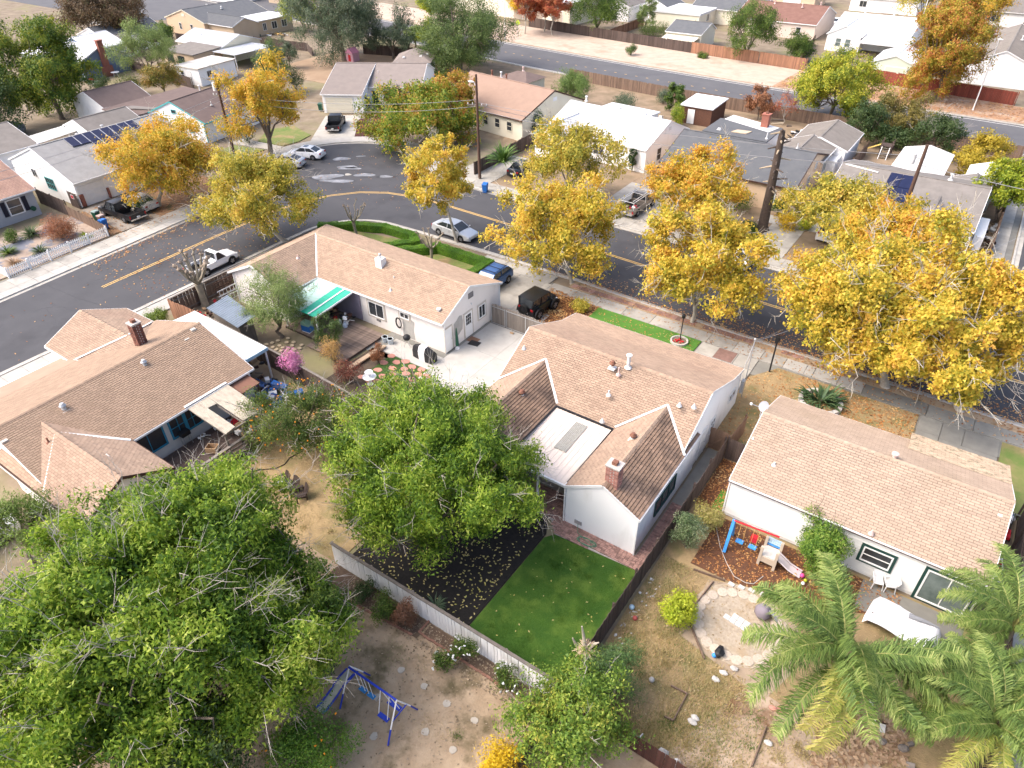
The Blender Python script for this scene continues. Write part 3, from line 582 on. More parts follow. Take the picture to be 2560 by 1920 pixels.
def vol(root, x0, y0, x1, y1, ez, rz, axis, wall, roof, ov=.3, og=.12, ridge=None, prof=None, sh=None, n_ind=0, trim=None, z0=0, corr=False, ex=.15, tw=.33, sides='01', rname='roof', sh2=None):
    """a gabled block: walls + a roof slab per slope (+ shingles). rect = roof edge lines"""
    c0, c1, l0, l1 = (y0, y1, x0, x1) if axis == 'x' else (x0, x1, y0, y1)
    prof = prof or [(c0, ez), ((c0 + c1) / 2 if ridge is None else ridge, rz), (c1, ez)]
    Q = (lambda l, c, z: (l, c, z)) if axis == 'x' else (lambda l, c, z: (c, l, z))
    zz = lambda c: float(np.interp(c, [p[0] for p in prof], [p[1] for p in prof])) - .11
    w = MB(); cs = [c0 + ov] + [p[0] for p in prof[1:-1]] + [c1 - ov]
    sec = [(cs[0], z0)] + [(c, zz(c)) for c in cs] + [(cs[-1], z0)]
    n = len(sec); vs = [Q(l0 + og, c, z) for c, z in sec] + [Q(l1 - og, c, z) for c, z in sec]
    w.add(vs, [tuple(range(n)), tuple(range(n, 2 * n))[::-1]] + [(i, n + i, n + (i + 1) % n, (i + 1) % n) for i in range(n)]); wo_ = w.build('wall', wall, root)
    if trim is not False:
        t = MB()
        for l in (l0 - .004, l1 + .004):
            for i in range(len(prof) - 1):
                t.bar(Q(l, prof[i][0], prof[i][1] - .07), Q(l, prof[i + 1][0], prof[i + 1][1] - .07), .04, .17)
        for (c, z) in (prof[0], prof[-1]):
            s_ = -1 if c == c0 else 1; t.bar(Q(l0, c + s_ * .03, z - .08), Q(l1, c + s_ * .03, z - .08), .09, .13)
        t.build('trim', trim or m_trimw, root)
    for i in range(len(prof) - 1):
        (ca, za_), (cb, zb_) = prof[i], prof[i + 1]
        if za_ > zb_: (ca, za_), (cb, zb_) = (cb, zb_), (ca, za_)
        poly = [Q(l0, ca, za_), Q(l1, ca, za_), Q(l1, cb, zb_), Q(l0, cb, zb_)]
        k = MB(); rm = roof
        if corr: corr_slab(k, poly)
        else: slope_slab(k, poly)
        if sh and str(i) in sides:
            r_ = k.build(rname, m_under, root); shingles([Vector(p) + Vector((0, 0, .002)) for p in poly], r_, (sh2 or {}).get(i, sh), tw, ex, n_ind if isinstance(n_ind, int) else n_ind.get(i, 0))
        else: k.build(rname, roof, root)
    if len(prof) == 3:
        k = MB(); c, z = prof[1]
        if sh:
            nn = int((l1 - l0) / .2)
            for i in range(nn):
                a = l0 + (l1 - l0) * i / nn; b = a + (l1 - l0) / nn * 1.05; e = .012 * (i % 2)
                for s_ in (-1, 1):
                    dz = abs(prof[0][1] - z) / max(.5, abs(prof[0][0] - c)) * .14
                    k.add([Q(a, c, z + .035 + e), Q(b, c, z + .045 + e), Q(b, c + s_ * .14, z + .035 - dz + e), Q(a, c + s_ * .14, z + .025 - dz + e)], [(0, 1, 2, 3)])
            k.build('ridge_cap', (sh2 or {}).get(0, sh), root)
        else: k.bar(Q(l0, c, z + .01), Q(l1, c, z + .01), .22, .05); k.build('ridge_cap', roof, root)
    return wo_
def flat(root, x0, y0, x1, y1, z, wall, roof, z2=None, th=.16, posts=False, corr=False, wallh=True, slope='x'):
    """flat or lean-to block; z2 = height of the far (y1) edge"""
    z2 = z if z2 is None else z2
    poly = [(x0, y0, z), (x1, y0, z), (x1, y1, z2), (x0, y1, z2)]
    k = MB()
    if corr: corr_slab(k, poly)
    else: slope_slab(k, poly, th)
    k.build('roof', roof, root)
    if posts:
        for x in (x0 + .15, x1 - .15): 
            MB().box(x - .05, y0 + .1, 0, x + .05, y0 + .2, z - th).build('post', m_trimw, root)
    elif wall:
        w = MB(); a, b, c, d = x0 + .2, y0 + .2, x1 - .2, y1 - .2; w.add([(a, b, 0), (c, b, 0), (c, d, 0), (a, d, 0), (a, b, z - th), (c, b, z - th), (c, d, z2 - th), (a, d, z2 - th)], [(0, 3, 2, 1), (4, 5, 6, 7), (0, 1, 5, 4), (1, 2, 6, 5), (2, 3, 7, 6), (3, 0, 4, 7)]); w.build('wall', wall, root)
FACE = {'S': 0, 'E': PI / 2, 'N': PI, 'W': -PI / 2}
WC = {}
def window(root, side, x, y, z, w, h, fr=None, glass=None, mull=1, rows=1, fw=.07, surround=None, name='window'):
    fr = fr or m_trimw; glass = glass or m_glass; key = (round(w, 2), round(h, 2), fr.name, glass.name, mull, rows, fw, surround.name if surround else '')
    if key not in WC:
        k = MB(); 
        for a in ((-w / 2 - fw, -.06, -h / 2 - fw, -w / 2, 0, h / 2 + fw), (w / 2, -.06, -h / 2 - fw, w / 2 + fw, 0, h / 2 + fw), (-w / 2, -.06, h / 2, w / 2, 0, h / 2 + fw), (-w / 2, -.075, -h / 2 - fw, w / 2, 0, -h / 2)): k.box(*a)
        for i in range(1, mull + 1): xx = -w / 2 + w * i / (mull + 1); k.box(xx - .022, -.05, -h / 2, xx + .022, -.012, h / 2)
        for i in range(1, rows): zz = -h / 2 + h * i / rows; k.box(-w / 2, -.049, zz - .02, w / 2, -.013, zz + .02)
        p = MB(); p.box(-w / 2, -.022, -h / 2, w / 2, -.004, h / 2)
        sd = None
        if surround:
            sd = MB(); q = fw + .14; f_ = fw + .001
            for a in ((-w / 2 - q, -.03, -h / 2 - q, -w / 2 - f_, .01, h / 2 + q), (w / 2 + f_, -.03, -h / 2 - q, w / 2 + q, .01, h / 2 + q), (-w / 2 - f_, -.03, h / 2 + f_, w / 2 + f_, .01, h / 2 + q), (-w / 2 - f_, -.03, -h / 2 - q, w / 2 + f_, .01, -h / 2 - f_)): sd.box(*a)
            sd = sd.mesh('window_surround', surround)
        WC[key] = (k.mesh('window', fr), p.mesh('pane', glass), sd)
    a, b, sd = WC[key]; o = link(name, a, root, (x, y, z), (0, 0, FACE[side] if isinstance(side, str) else side)); link('pane', b, o)
    if sd: link('surround', sd, o)
    return o
def door(root, side, x, y, w=.9, h=2.03, m=None, z0=.1, panes=None, name='door', fr=None):
    m = m or m_trimw; k = MB(); k.box(-w / 2, -.035, 0, w / 2, 0, h)
    d = k.build(name, m, root, loc=(x, y, z0), rot=(0, 0, FACE[side] if isinstance(side, str) else side))
    f = MB(); f.box(-w / 2 - .09, -.05, 0, -w / 2, .005, h + .09); f.box(w / 2, -.05, 0, w / 2 + .09, .005, h + .09); f.box(-w / 2, -.05, h, w / 2, .005, h + .09); f.build('door_frame', fr or m_trimw, d)
    MB().blob((w / 2 - .09, -.06, h * .47), .035, 8).build('handle', m_metal, d)
    if panes:
        nx, nz, zb, zt = panes
        for i in range(nx):
            for j in range(nz):
                px = -w / 2 + .15 + (w - .3) * i / nx; pz = zb + (zt - zb) * j / nz
                MB().box(px + .015, -.043, pz + .015, px + (w - .3) / nx - .015, -.034, pz + (zt - zb) / nz - .015).build('pane', m_glass, d)
    return d
def garage_door(root, side, x, y, w, h, m=None):
    d = MB()
    for j in range(4): d.box(-w / 2, -.05, h * j / 4 + .008, w / 2, -.01, h * (j + 1) / 4 - .008)
    d.box(-w / 2, -.02, 0, w / 2, .0, h)
    o = d.build('garage_door', m or m_trimw, root, loc=(x, y, .05), rot=(0, 0, FACE[side] if isinstance(side, str) else side))
    f = MB(); f.box(-w / 2 - .12, -.07, 0, -w / 2, 0, h + .12); f.box(w / 2, -.07, 0, w / 2 + .12, 0, h + .12); f.box(-w / 2, -.07, h, w / 2, 0, h + .12); f.build('door_frame', m_trimw, o); return o
def chimney(root, x, y, z0, z1, w=.8, d=.6, bricks=True, m=None, cap=True):
    k = MB(); k.box(x - w / 2 + .02, y - d / 2 + .02, z0, x + w / 2 - .02, y + d / 2 - .02, z1); ch = k.build('chimney', m_mortar if bricks else (m or m_brick), root)
    if cap: MB().box(x - w / 2 - .05, y - d / 2 - .05, z1, x + w / 2 + .05, y + d / 2 + .05, z1 + .08).build('chimney_cap', m_mortar if bricks else (m or m_brick), ch); MB().box(x - .14, y - .14, z1 + .08, x + .14, y + .14, z1 + .28).build('flue', m_rust, ch)
    if bricks:
        rows = int((z1 - z0) / .095); me = {}
        for j in range(rows):
            z = z0 + j * .095 + .008
            for side in range(4):
                L_ = w if side % 2 == 0 else d; n = max(2, int(round(L_ / .22))); bl = L_ / n
                for i in range(n):
                    u = -L_ / 2 + (i + .5) * bl + (bl * .25 if j % 2 else -bl * .25) * (1 if 0 < i < n - 1 else 0)
                    kk = round(bl, 3)
                    if kk not in me: me[kk] = MB().box(-bl / 2 + .008, -.02, 0, bl / 2 - .008, .015, .08).mesh('brick', m or m_brick)
                    an = side * PI / 2; R2 = (math.cos(an), math.sin(an)); dd = (d if side % 2 == 0 else w) / 2 - .015
                    link('brick', me[kk], ch, (x + u * R2[0] + dd * R2[1], y + u * R2[1] - dd * R2[0], z), (0, 0, an))
    return ch
def vent(root, kind, p, m=None, h=.5):
    x, y, z = p; k = MB(); z -= .05
    if kind == 'turbine':
        k.tube([(x, y, z), (x, y, z + .22)], .13, 10); q = k.build('vent_base', m_galvw, root); MB().box(x - .22, y - .22, z - .02, x + .22, y + .22, z + .07).build('flashing', m_galvw, q)
        t = MB()
        for i in range(14):
            a = 2 * PI * i / 14; b = a + .35; c = math.cos; s_ = math.sin; t.add([(x + .10 * c(a), y + .10 * s_(a), z + .22), (x + .10 * c(b), y + .10 * s_(b), z + .22), (x + .21 * c(b + .2), y + .21 * s_(b + .2), z + .38), (x + .21 * c(a + .2), y + .21 * s_(a + .2), z + .38), (x + .10 * c(b + .4), y + .10 * s_(b + .4), z + .52), (x + .10 * c(a + .4), y + .10 * s_(a + .4), z + .52)], [(0, 1, 2, 3), (3, 2, 4, 5)])
        t.lathe([(.09, .22), (.15, .3), (.165, .38), (.14, .47), (.11, .52), (.11, .54), (.02, .56)], (x, y, z), 12); t.build('turbine_vent', m or m_rust, root, smooth=35)
    elif kind == 'pipe': k.tube([(x, y, z), (x, y, z + h)], .05, 8); k.lathe([(.17, -.02), (.14, .06), (.06, .14)], (x, y, z), 10); k.build('vent_pipe', m or m_galvw, root, smooth=40)
    elif kind == 'flue': k.tube([(x, y, z), (x, y, z + h)], .11, 10); k.lathe([(.24, -.02), (.2, .05), (.12, .12)], (x, y, z), 10); k.lathe([(.12, h), (.19, h + .02), (.19, h + .10), (.1, h + .14)], (x, y, z), 10); k.build('vent_flue', m or m_galvw, root, smooth=40)
    elif kind == 'box': k.box(x - .17, y - .17, z + .02, x + .17, y + .17, z + .17); k.box(x - .25, y - .25, z - .04, x + .25, y + .25, z + .03); k.build('roof_vent', m or m_galvw, root)
    elif kind == 'cone': k.lathe([(.16, -.03), (.12, .05), (.05, .2), (.03, .26)], (x, y, z), 8); k.build('vent_boot', m or m_galvw, root, smooth=40)
def valley(root, a, b, m=None, w=.22):
    MB().bar(a, b, w, .03).build('valley_flashing', m or m_trimw, root)
def downspout(root, x, y, z1, m=None): MB().bar((x, y, .05), (x, y, z1), .07).build('downspout', m or m_trimw, root)

# ------------------------------------------------------------------ house A: white house with brown wings round a patio cover
A = thing('house', 'white house with tan shingle roof, two brown-sloped rear wings and pale patio cover between them', 'house')
main_prof = [(29.3, 2.8), (33.2, 4.92), (37.5, 3.2), (39.55, 2.78)]
vol(A, -21.6, 29.3, -8.75, 39.55, 2.8, 4.92, 'x', m_white, m_sh_a, prof=main_prof, sh=m_sh_a, n_ind={0: 170}, sides='012', ov=.25, og=.02)
k = MB()
for i in range(60):
    a_ = -21.6 + 12.85 * i / 60
    for s_, dz in ((-1, .075), (1, .055)): k.add([(a_, 33.2, 4.96 + .01 * (i % 2)), (a_ + .22, 33.2, 4.965 + .01 * (i % 2)), (a_ + .22, 33.2 + s_ * .14, 4.95 - dz), (a_, 33.2 + s_ * .14, 4.945 - dz)], [(0, 1, 2, 3)])
k.build('ridge_cap', m_sh_a, A)
k = MB(); k.box(-21.45, 29.55, 0, -8.9, 39.3, .35); k.build('foundation', m_white, A)
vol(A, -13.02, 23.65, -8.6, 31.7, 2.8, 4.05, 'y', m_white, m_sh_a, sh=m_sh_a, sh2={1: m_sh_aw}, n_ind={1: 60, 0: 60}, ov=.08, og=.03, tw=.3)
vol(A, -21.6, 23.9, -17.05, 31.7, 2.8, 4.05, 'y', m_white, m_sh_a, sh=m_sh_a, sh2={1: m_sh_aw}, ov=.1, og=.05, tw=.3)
for (cx, e0, e1) in ((-10.81, -13.02, -8.6), (-19.32, -21.6, -17.05)):
    for e in (e0, e1): valley(A, (cx, 31.62, 4.11), (e, 29.4, 2.9), w=.14)
k = MB(); corr_slab(k, [(-17.0, 23.95, 2.5), (-13.1, 23.95, 2.5), (-13.1, 29.25, 2.76), (-17.0, 29.25, 2.76)], .3, .02); k.build('patio_cover', mat('patio_cover_panel', (.68, .59, .52), .85, (.62, .535, .47), .7, spec=.1, c3=(.56, .49, .42), s3=.6, t3=(.55, .75)), A)
k = MB(); corr_slab(k, [(-15.25, 26.1, 2.665), (-14.45, 26.1, 2.665), (-14.45, 28.65, 2.79), (-15.25, 28.65, 2.79)], .1, .02); k.build('skylight_panel', mat('dirty_clear_panel', (.30, .29, .25), .5, (.42, .41, .37), 5, stretch=(6, 1, 1)), A)
k = MB(); k.bar((-17.05, 29.22, 2.82), (-13.05, 29.22, 2.82), .12, .1); k.bar((-17.0, 23.95, 2.75), (-17.0, 29.2, 2.82), .10, .1); k.bar((-13.06, 23.95, 2.75), (-13.06, 29.2, 2.82), .06, .1); k.build('gutter', m_black, A)
k = MB(); k.bar((-17.0, 23.9, 2.46), (-13.1, 23.9, 2.46), .1, .16); k.build('gutter', m_trimw, A)
for x in (-16.9, -15.0, -13.2): MB().box(x - .05, 24.0, 0, x + .05, 24.1, 2.4).build('post', m_trimw, A)
chimney(A, -10.55, 24.35, 3.45, 5.1, .72, .6, True, mat('whitewashed_brick', (.42, .21, .17), .9, (.30, .13, .10), 5, isl=.3, c3=(.6, .55, .52), s3=3, t3=(.5, .6)))
vent(A, 'turbine', P('b2', 1722, 735, 4.75)); vent(A, 'pipe', P('b2', 1760, 775, 4.6), m_pinkvent, .55); vent(A, 'flue', P('b2', 1820, 730, 4.85), h=.85)
vent(A, 'pipe', P('b2', 1700, 900, 4.0), h=.35); vent(A, 'turbine', P('b2', 1167, 910, 3.6)); vent(A, 'turbine', P('b2', 1848, 1178, 3.7), m_rust)
for x, y, z in ((1660, 1062, 3.2), (2135, 965, 4.3)): vent(A, 'cone', P('b2', x, y, z))
vent(A, 'cone', P('b3', 95, 965, 4.55)); vent(A, 'cone', P('b3', 185, 975, 4.6)); vent(A, 'cone', P('b2', 1180, 615, 4.2))
for (x, y) in ((-12.99, 23.68), (-8.63, 23.68)): downspout(A, x - .01, y - .03, 2.7)
k = MB(); k.box(-12.3, 23.62, .35, -11.85, 23.66, .62); k.build('crawl_vent', m_metal, A)
window(A, 'E', -8.66, 27.3, 1.5, 2.6, 1.0, m_trimg, m_glass, 2); window(A, 'E', -8.74, 34.4, 1.6, .7, .9, m_trimw, m_glass, 1, 2); door(A, 'E', -8.755, 32.9, .85, 2.05)
window(A, 'E', -8.75, 37.8, 1.7, 1.1, .5, m_trimw, m_glass)
m_ = MB(); m_.bar((-8.6, 40.0, .2), (-8.6, 40.0, 4.9), .06); m_.box(-8.72, 39.4, .9, -8.5, 39.75, 1.9); m_.bar((-8.6, 40.0, 4.7), (-8.75, 39.5, 2.9), .04); m_.blob((-8.6, 40.0, 4.95), .08, 8); m_.build('service_mast', m_metal, A)
k = MB(); k.bar((-8.92, 39.3, 0.02), (-8.92, 39.3, 2.6), .1); k.build('corner_post', m_trimw, A)
finalize(A, (-15.1, 33.4))

# ------------------------------------------------------------------ house B: cream L-shaped house
B = thing('house', 'cream stucco L-shaped house with tan shingle roof and green corrugated awning in its inner corner', 'house')
ex_, wx, ey0, ey1, rx, ry, rzB = -28.9, -48.9, 32.7, 40.35, -45.45, 36.15, 4.4
k = MB(); k.add([(-48.5, 29.4, 0), (-42.3, 29.4, 0), (-42.3, 33, 0), (-29.0, 33, 0), (-29.0, 40.0, 0), (-48.5, 40.0, 0)] + [(-48.5, 29.4, 2.72), (-42.3, 29.4, 2.72), (-42.3, 33, 2.72), (-29.0, 33, 2.72), (-29.0, 40.0, 2.72), (-48.5, 40.0, 2.72)], [(0, 1, 7, 6), (1, 2, 8, 7), (2, 3, 9, 8), (3, 4, 10, 9), (4, 5, 11, 10), (5, 0, 6, 11)])
k.add([(-29.0, 33, 2.72), (-29.0, 40.0, 2.72), (-29.0, 36.15, 4.3)], [(0, 1, 2)]); k.add([(-48.5, 29.4, 2.72), (-42.3, 29.4, 2.72), (-45.45, 29.4, 4.3)], [(0, 1, 2)]); k.build('wall', m_cream, B)
polys = [([(-42.0, ey0, 2.8), (ex_, ey0, 2.8), (ex_, ry, rzB), (rx, ry, rzB)], 160), ([(ex_, ey1, 2.8), (wx, ey1, 2.8), (rx, ry, rzB), (ex_, ry, rzB)], 0),
         ([(wx, ey1, 2.8), (wx, 29.2, 2.8), (rx, 29.2, rzB), (rx, ry, rzB)], 0), ([(-42.0, 29.2, 2.8), (-42.0, ey0, 2.8), (rx, ry, rzB), (rx, 29.2, rzB)], 100)]
for pl, n_ in polys:
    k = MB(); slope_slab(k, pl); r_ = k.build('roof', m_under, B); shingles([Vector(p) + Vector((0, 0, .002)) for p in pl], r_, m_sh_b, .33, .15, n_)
k = MB(); k.bar((ex_ + .01, ey0, 2.72), (ex_ + .01, ry, rzB - .06), .04, .17); k.bar((ex_ + .01, ry, rzB - .06), (ex_ + .01, ey1, 2.72), .04, .17); k.bar((-42, 29.19, 2.72), (rx, 29.19, rzB - .07), .04, .17); k.bar((rx, 29.19, rzB - .07), (wx, 29.19, 2.72), .04, .17)
k.bar((-42, ey0 - .03, 2.72), (ex_, ey0 - .03, 2.72), .1, .13); k.bar((-41.97, 29.2, 2.72), (-41.97, ey0, 2.72), .1, .13); k.bar((wx - .03, 29.2, 2.72), (wx - .03, ey1, 2.72), .1, .13); k.build('trim', m_trimw, B)
valley(B, (rx, ry + .0, rzB + .03), (-42.0, ey0, 2.86), w=.12)
k = MB()
for i in range(82):
    a_ = ex_ - 16.5 * i / 82
    for s_ in (-1, 1): k.add([(a_, ry, rzB + .045 + .008 * (i % 2)), (a_ - .21, ry, rzB + .05 + .008 * (i % 2)), (a_ - .21, ry + s_ * .14, rzB - .015), (a_, ry + s_ * .14, rzB - .02)], [(0, 1, 2, 3)])
k.build('ridge_cap', m_sh_b, B)
# front cross porch roof strip
window(B, 'S', -35.9, 32.99, 1.55, 1.5, 1.15, m_trimw, m_glass, 1, 1, surround=mat('sand_trim', (.55, .5, .43), .8)); window(B, 'S', -32.9, 32.99, 2.05, .8, .4, m_trimw, m_glass, 1, surround=MATS['sand_trim'])
window(B, 'E', -28.99, 37.6, 1.5, .75, 1.0, m_trimw, m_glass, 1, 1, surround=MATS['sand_trim']); d_ = door(B, 'E', -28.99, 35.85, .95, 2.1, m_trimw, .12, (3, 3, 1.05, 1.95), fr=MATS['sand_trim'])
door(B, 'E', -28.99, 33.4, .8, 2.0, m_trimw, .1, fr=MATS['sand_trim'], name='closet_door')
MB().box(-28.99, 36.0, 3.3, -28.95, 36.6, 3.75).build('gable_vent', mat('vent_grey', (.18, .17, .17), .7), B); MB().box(-36.0, 32.95, .55, -35.6, 32.985, .75).build('crawl_vent', MATS['vent_grey'], B)
m_plas = mat('bare_grey_plaster', (.40, .39, .36), .9, (.33, .32, .30), 2)
MB().add([(-28.985, 34.15, .95), (-28.985, 34.6, .85), (-28.985, 35.1, 1.15), (-28.985, 35.2, 1.8), (-28.985, 35.1, 2.35), (-28.985, 34.8, 2.45), (-28.985, 34.45, 2.2), (-28.985, 34.1, 2.05)], [tuple(range(8))]).build('plaster_patch', m_plas, B)
MB().add([(-33.25, 32.985, .1), (-32.05, 32.985, .1), (-32.1, 32.985, 1.0), (-31.95, 32.985, 1.75), (-32.3, 32.985, 1.9), (-32.6, 32.985, 2.35), (-33.2, 32.985, 2.2), (-33.15, 32.985, 1.2)], [tuple(range(8))[::-1]]).build('plaster_patch', m_plas, B)
MB().blob((-28.93, 36.3, 2.75), .07, 8).build('wall_lamp', m_trimw, B)
for x, y, kd, z in ((300, 95, 'big', 4.2), (358, 130, 'box', 3.9), (382, 195, 'pipe', 3.6), (360, 260, 'cone2', 3.3), (658, 400, 'flue', 3.0)):
    p = P('b2', x, y, z)
    if kd == 'big':
        k = MB(); k.box(p[0] - .33, p[1] - .3, p[2] - .3, p[0] + .33, p[1] + .3, p[2] + .5); c_ = k.build('chimney', m_trimw, B); MB().lathe([(.07, .5), (.07, .7), (.12, .72), (.12, .85), (.03, .9)], p, 10).build('flue', m_metal, c_)
    else: vent(B, {'cone2': 'cone'}.get(kd, kd), p, h=.35)
p = P('b1', 1830, 60, 4.1); vent(B, 'pipe', p, m_pinkvent, .3); p = P('b1', 1760 * 0 + 1190, 560 * 0 + 100, 4); 
# green awning with white stripe
k = MB(); corr_slab(k, [(-38.05, 28.7, 2.35), (-38.05, 32.6, 2.68), (-39.6, 32.6, 2.68), (-39.6, 28.7, 2.35)], .28, .012); k.build('awning', mat('green_awning', (.03, .42, .27), .5, (.04, .36, .24), 2), B)
k = MB(); corr_slab(k, [(-39.6, 28.7, 2.355), (-39.6, 32.6, 2.685), (-41.9, 32.6, 2.685), (-41.9, 28.7, 2.355)], .5, .01); k.build('awning', mat('faded_green_awning', (.46, .62, .55), .5, (.38, .56, .48), 2, c3=(.6, .7, .66), s3=1), B, label='faded pale green part of the awning')
k = MB(); slope_slab(k, [(-38.72, 28.7, 2.40), (-38.72, 32.6, 2.73), (-38.86, 32.6, 2.73), (-38.86, 28.7, 2.40)], .02); k.build('awning_stripe', m_trimw, B)
for (x, y) in ((-38.1, 28.8), (-41.8, 28.8)): MB().box(x - .05, y - .05, 0, x + .05, y + .05, 2.3).build('post', m_trimw, B)
MB().bar((-37.98, 28.7, 2.32), (-37.98, 32.6, 2.62), .06, .12).build('awning_edge', m_trimw, B)
MB().box(-41.8, 32.9, .1, -37.6, 32.98, 2.4).build('shaded_wall', mat('mauve_shade_wall', (.30, .26, .32), .9), B)  # extra panel with the awning's shade put into its mauve colour
for (x, y) in ((-48.45, 29.36), (-28.95, 40.0), (-28.97, 32.95)): downspout(B, x, y, 2.7)
finalize(B, (-38, 35))

# ------------------------------------------------------------------ house C: long sand-coloured roof, right
Ch = thing('house', 'long white clapboard house with sand coloured shingle roof beside the swing play set', 'house')
vol(Ch, -5.85, 29.1, 6.7, 38.0, 2.8, 4.45, 'x', m_white, m_sh_c, sh=m_sh_c, n_ind={0: 300}, ridge=33.65, ov=.15, og=.12, tw=.40, ex=.165, trim=None)
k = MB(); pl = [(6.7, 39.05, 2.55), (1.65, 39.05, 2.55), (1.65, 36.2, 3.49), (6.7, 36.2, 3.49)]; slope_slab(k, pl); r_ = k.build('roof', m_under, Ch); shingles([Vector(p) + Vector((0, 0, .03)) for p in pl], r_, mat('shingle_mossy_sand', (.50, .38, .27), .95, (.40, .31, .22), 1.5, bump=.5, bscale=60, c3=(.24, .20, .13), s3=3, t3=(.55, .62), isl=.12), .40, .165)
k = MB(); k.box(1.8, 37.9, 0, 6.5, 38.8, 2.4); k.build('wall', m_white, Ch)
k = MB()
for j in range(14):      # clapboards of the long rear wall
    z = .25 + j * .178; k.add([(-5.74, 29.235, z), (6.6, 29.235, z), (6.6, 29.245, z + .185), (-5.74, 29.245, z + .185), (-5.74, 29.17, z), (6.6, 29.17, z), (6.6, 29.235, z + .18), (-5.74, 29.235, z + .18)], [(4, 5, 6, 7), (0, 1, 5, 4)])
    k.build('clapboard', mat('clapboard_white', (.68, .68, .66), .8, (.62, .62, .60), 2, isl=.05), Ch); k = MB()
for x, y, z, kd, mm, h in ((675, 1335, 3.4, 'pipe', m_galvw, .25), (1148, 1350, 3.6, 'flue', m_galvw, .4), (1395, 1330, 3.95, 'flue', m_pinkvent, .75), (545, 1180, 3.7, 'cone', None, 0)): vent(Ch, kd, P('b3', x, y, z), mm, h)
for x, y, z, kd, mm, h in ((1275, 215, 3.0, 'cone', m_pinkvent, 0), (1868, 135, 3.3, 'cone', m_pinkvent, 0), (2035, 150, 3.5, 'flue', m_pinkvent, .55)): vent(Ch, kd, P('c3', x, y, z), mm, h)
window(Ch, 'S', 2.05, 29.17, 1.55, 1.25, .85, m_trimw, m_glass, 0, 2, surround=m_trimg)
o = window(Ch, 'S', 5.3, 29.17, 1.2, 1.95, 1.95, m_trimw, m_glassg, 1, 1, .08, surround=m_trimg, name='sliding_door')
MB().box(-5.9, 29.02, 2.66, 6.6, 29.09, 2.72).build('gutter', mat('dark_gutter', (.09, .05, .05), .6), Ch)
for yy in (29.2,): downspout(Ch, -5.8, yy - .02, 2.7)
finalize(Ch, (.4, 33.6))

# ------------------------------------------------------------------ house D: left, long brown-tan roof
D = thing('house', 'house with long tan roof, dark brick chimney and broken deck cover beside the orange tree', 'house')
vol(D, -46.9, 7.7, -36.0, 21.4, 2.8, 4.65, 'y', m_cream, m_sh_d, sh=m_sh_d, n_ind={1: 200}, ridge=-41.0, ov=.45, og=.15)
vol(D, -41.2, 7.3, -31.9, 12.6, 2.8, 4.25, 'x', m_cream, m_sh_a, sh=m_sh_a, n_ind={0: 50, 1: 50}, ov=.35, og=.1, trim=m_brown)
vol(D, -50.6, 15.0, -42.5, 21.2, 2.7, 4.1, 'x', m_cream, m_sh_a, sh=m_sh_a, ov=.3, og=.2)
vol(D, -48.6, 7.7, -46.0, 15.2, 2.45, 2.75, 'y', None or m_cream, m_sh_a, prof=[(-48.6, 2.45), (-46.0, 3.05), (-45.8, 3.0)], ov=.3)
for a, b in (((-38.3, 9.95, 4.22), (-36.0, 12.55, 2.9)), ((-38.4, 9.95, 4.22), (-36.0, 7.5, 2.9)), ((-44.6, 18.1, 4.12), (-46.9, 15.2, 2.86)), ((-44.6, 18.1, 4.12), (-46.9, 21.0, 2.86))): valley(D, a, b, w=.16)
chimney(D, P('b1', 870, 590, 4.1)[0], P('b1', 870, 590, 4.1)[1], 3.4, 5.75, .62, .62, True, mat('dark_aged_brick', (.22, .09, .065), .9, (.12, .06, .045), 5, isl=.3))
for x, y, z in ((893, 725, 4.2), (397, 995, 4.2)): vent(D, 'turbine', P('b1', x, y, z), m_metal)
for x, y, z in ((1145, 565, 4.3), (1185, 505, 4.5), (1440, 680, 3.1), (595, 905, 3.9), (28, 1190, 4.2)): vent(D, 'box', P('b1', x, y, z), mat('putty_vent', (.55, .5, .44), .7))
for x, y, z in ((652, 1290, 3.8), (525, 1370, 3.6)): vent(D, 'box', P('b1', x, y, z), MATS['putty_vent'])
vent(D, 'pipe', P('b1', 300, 1195, 3.9), m_rust, .4)
# white flat carport roof with pale blue edge
k = MB(); slope_slab(k, [(-46.0, 21.45, 2.75), (-37.45, 21.5, 2.6), (-37.5, 23.75, 2.6), (-45.8, 23.85, 2.75)], .1); k.build('carport_roof', m_r_white, D)
MB().bar((-37.43, 21.5, 2.5), (-37.43, 23.75, 2.5), .04, .24).build('fascia', mat('pale_blue_edge', (.30, .48, .58), .6), D)
for y in (21.9, 23.6): MB().box(-37.65, y - .05, 0, -37.55, y + .05, 2.5).build('post', m_trimw, D)
# windows with blue trim
for y, w in ((13.6, 1.9), (15.6, 1.0), (16.6, 1.0)):
    window(D, 'E', -36.445, y, 1.65, w, 1.35, m_trimb, m_glass, 1, 2 if w < 1.5 else 1, .11)
window(D, 'S', -40.6, 7.88, 1.7, .9, 1.0, m_trimw, m_glass, 1)
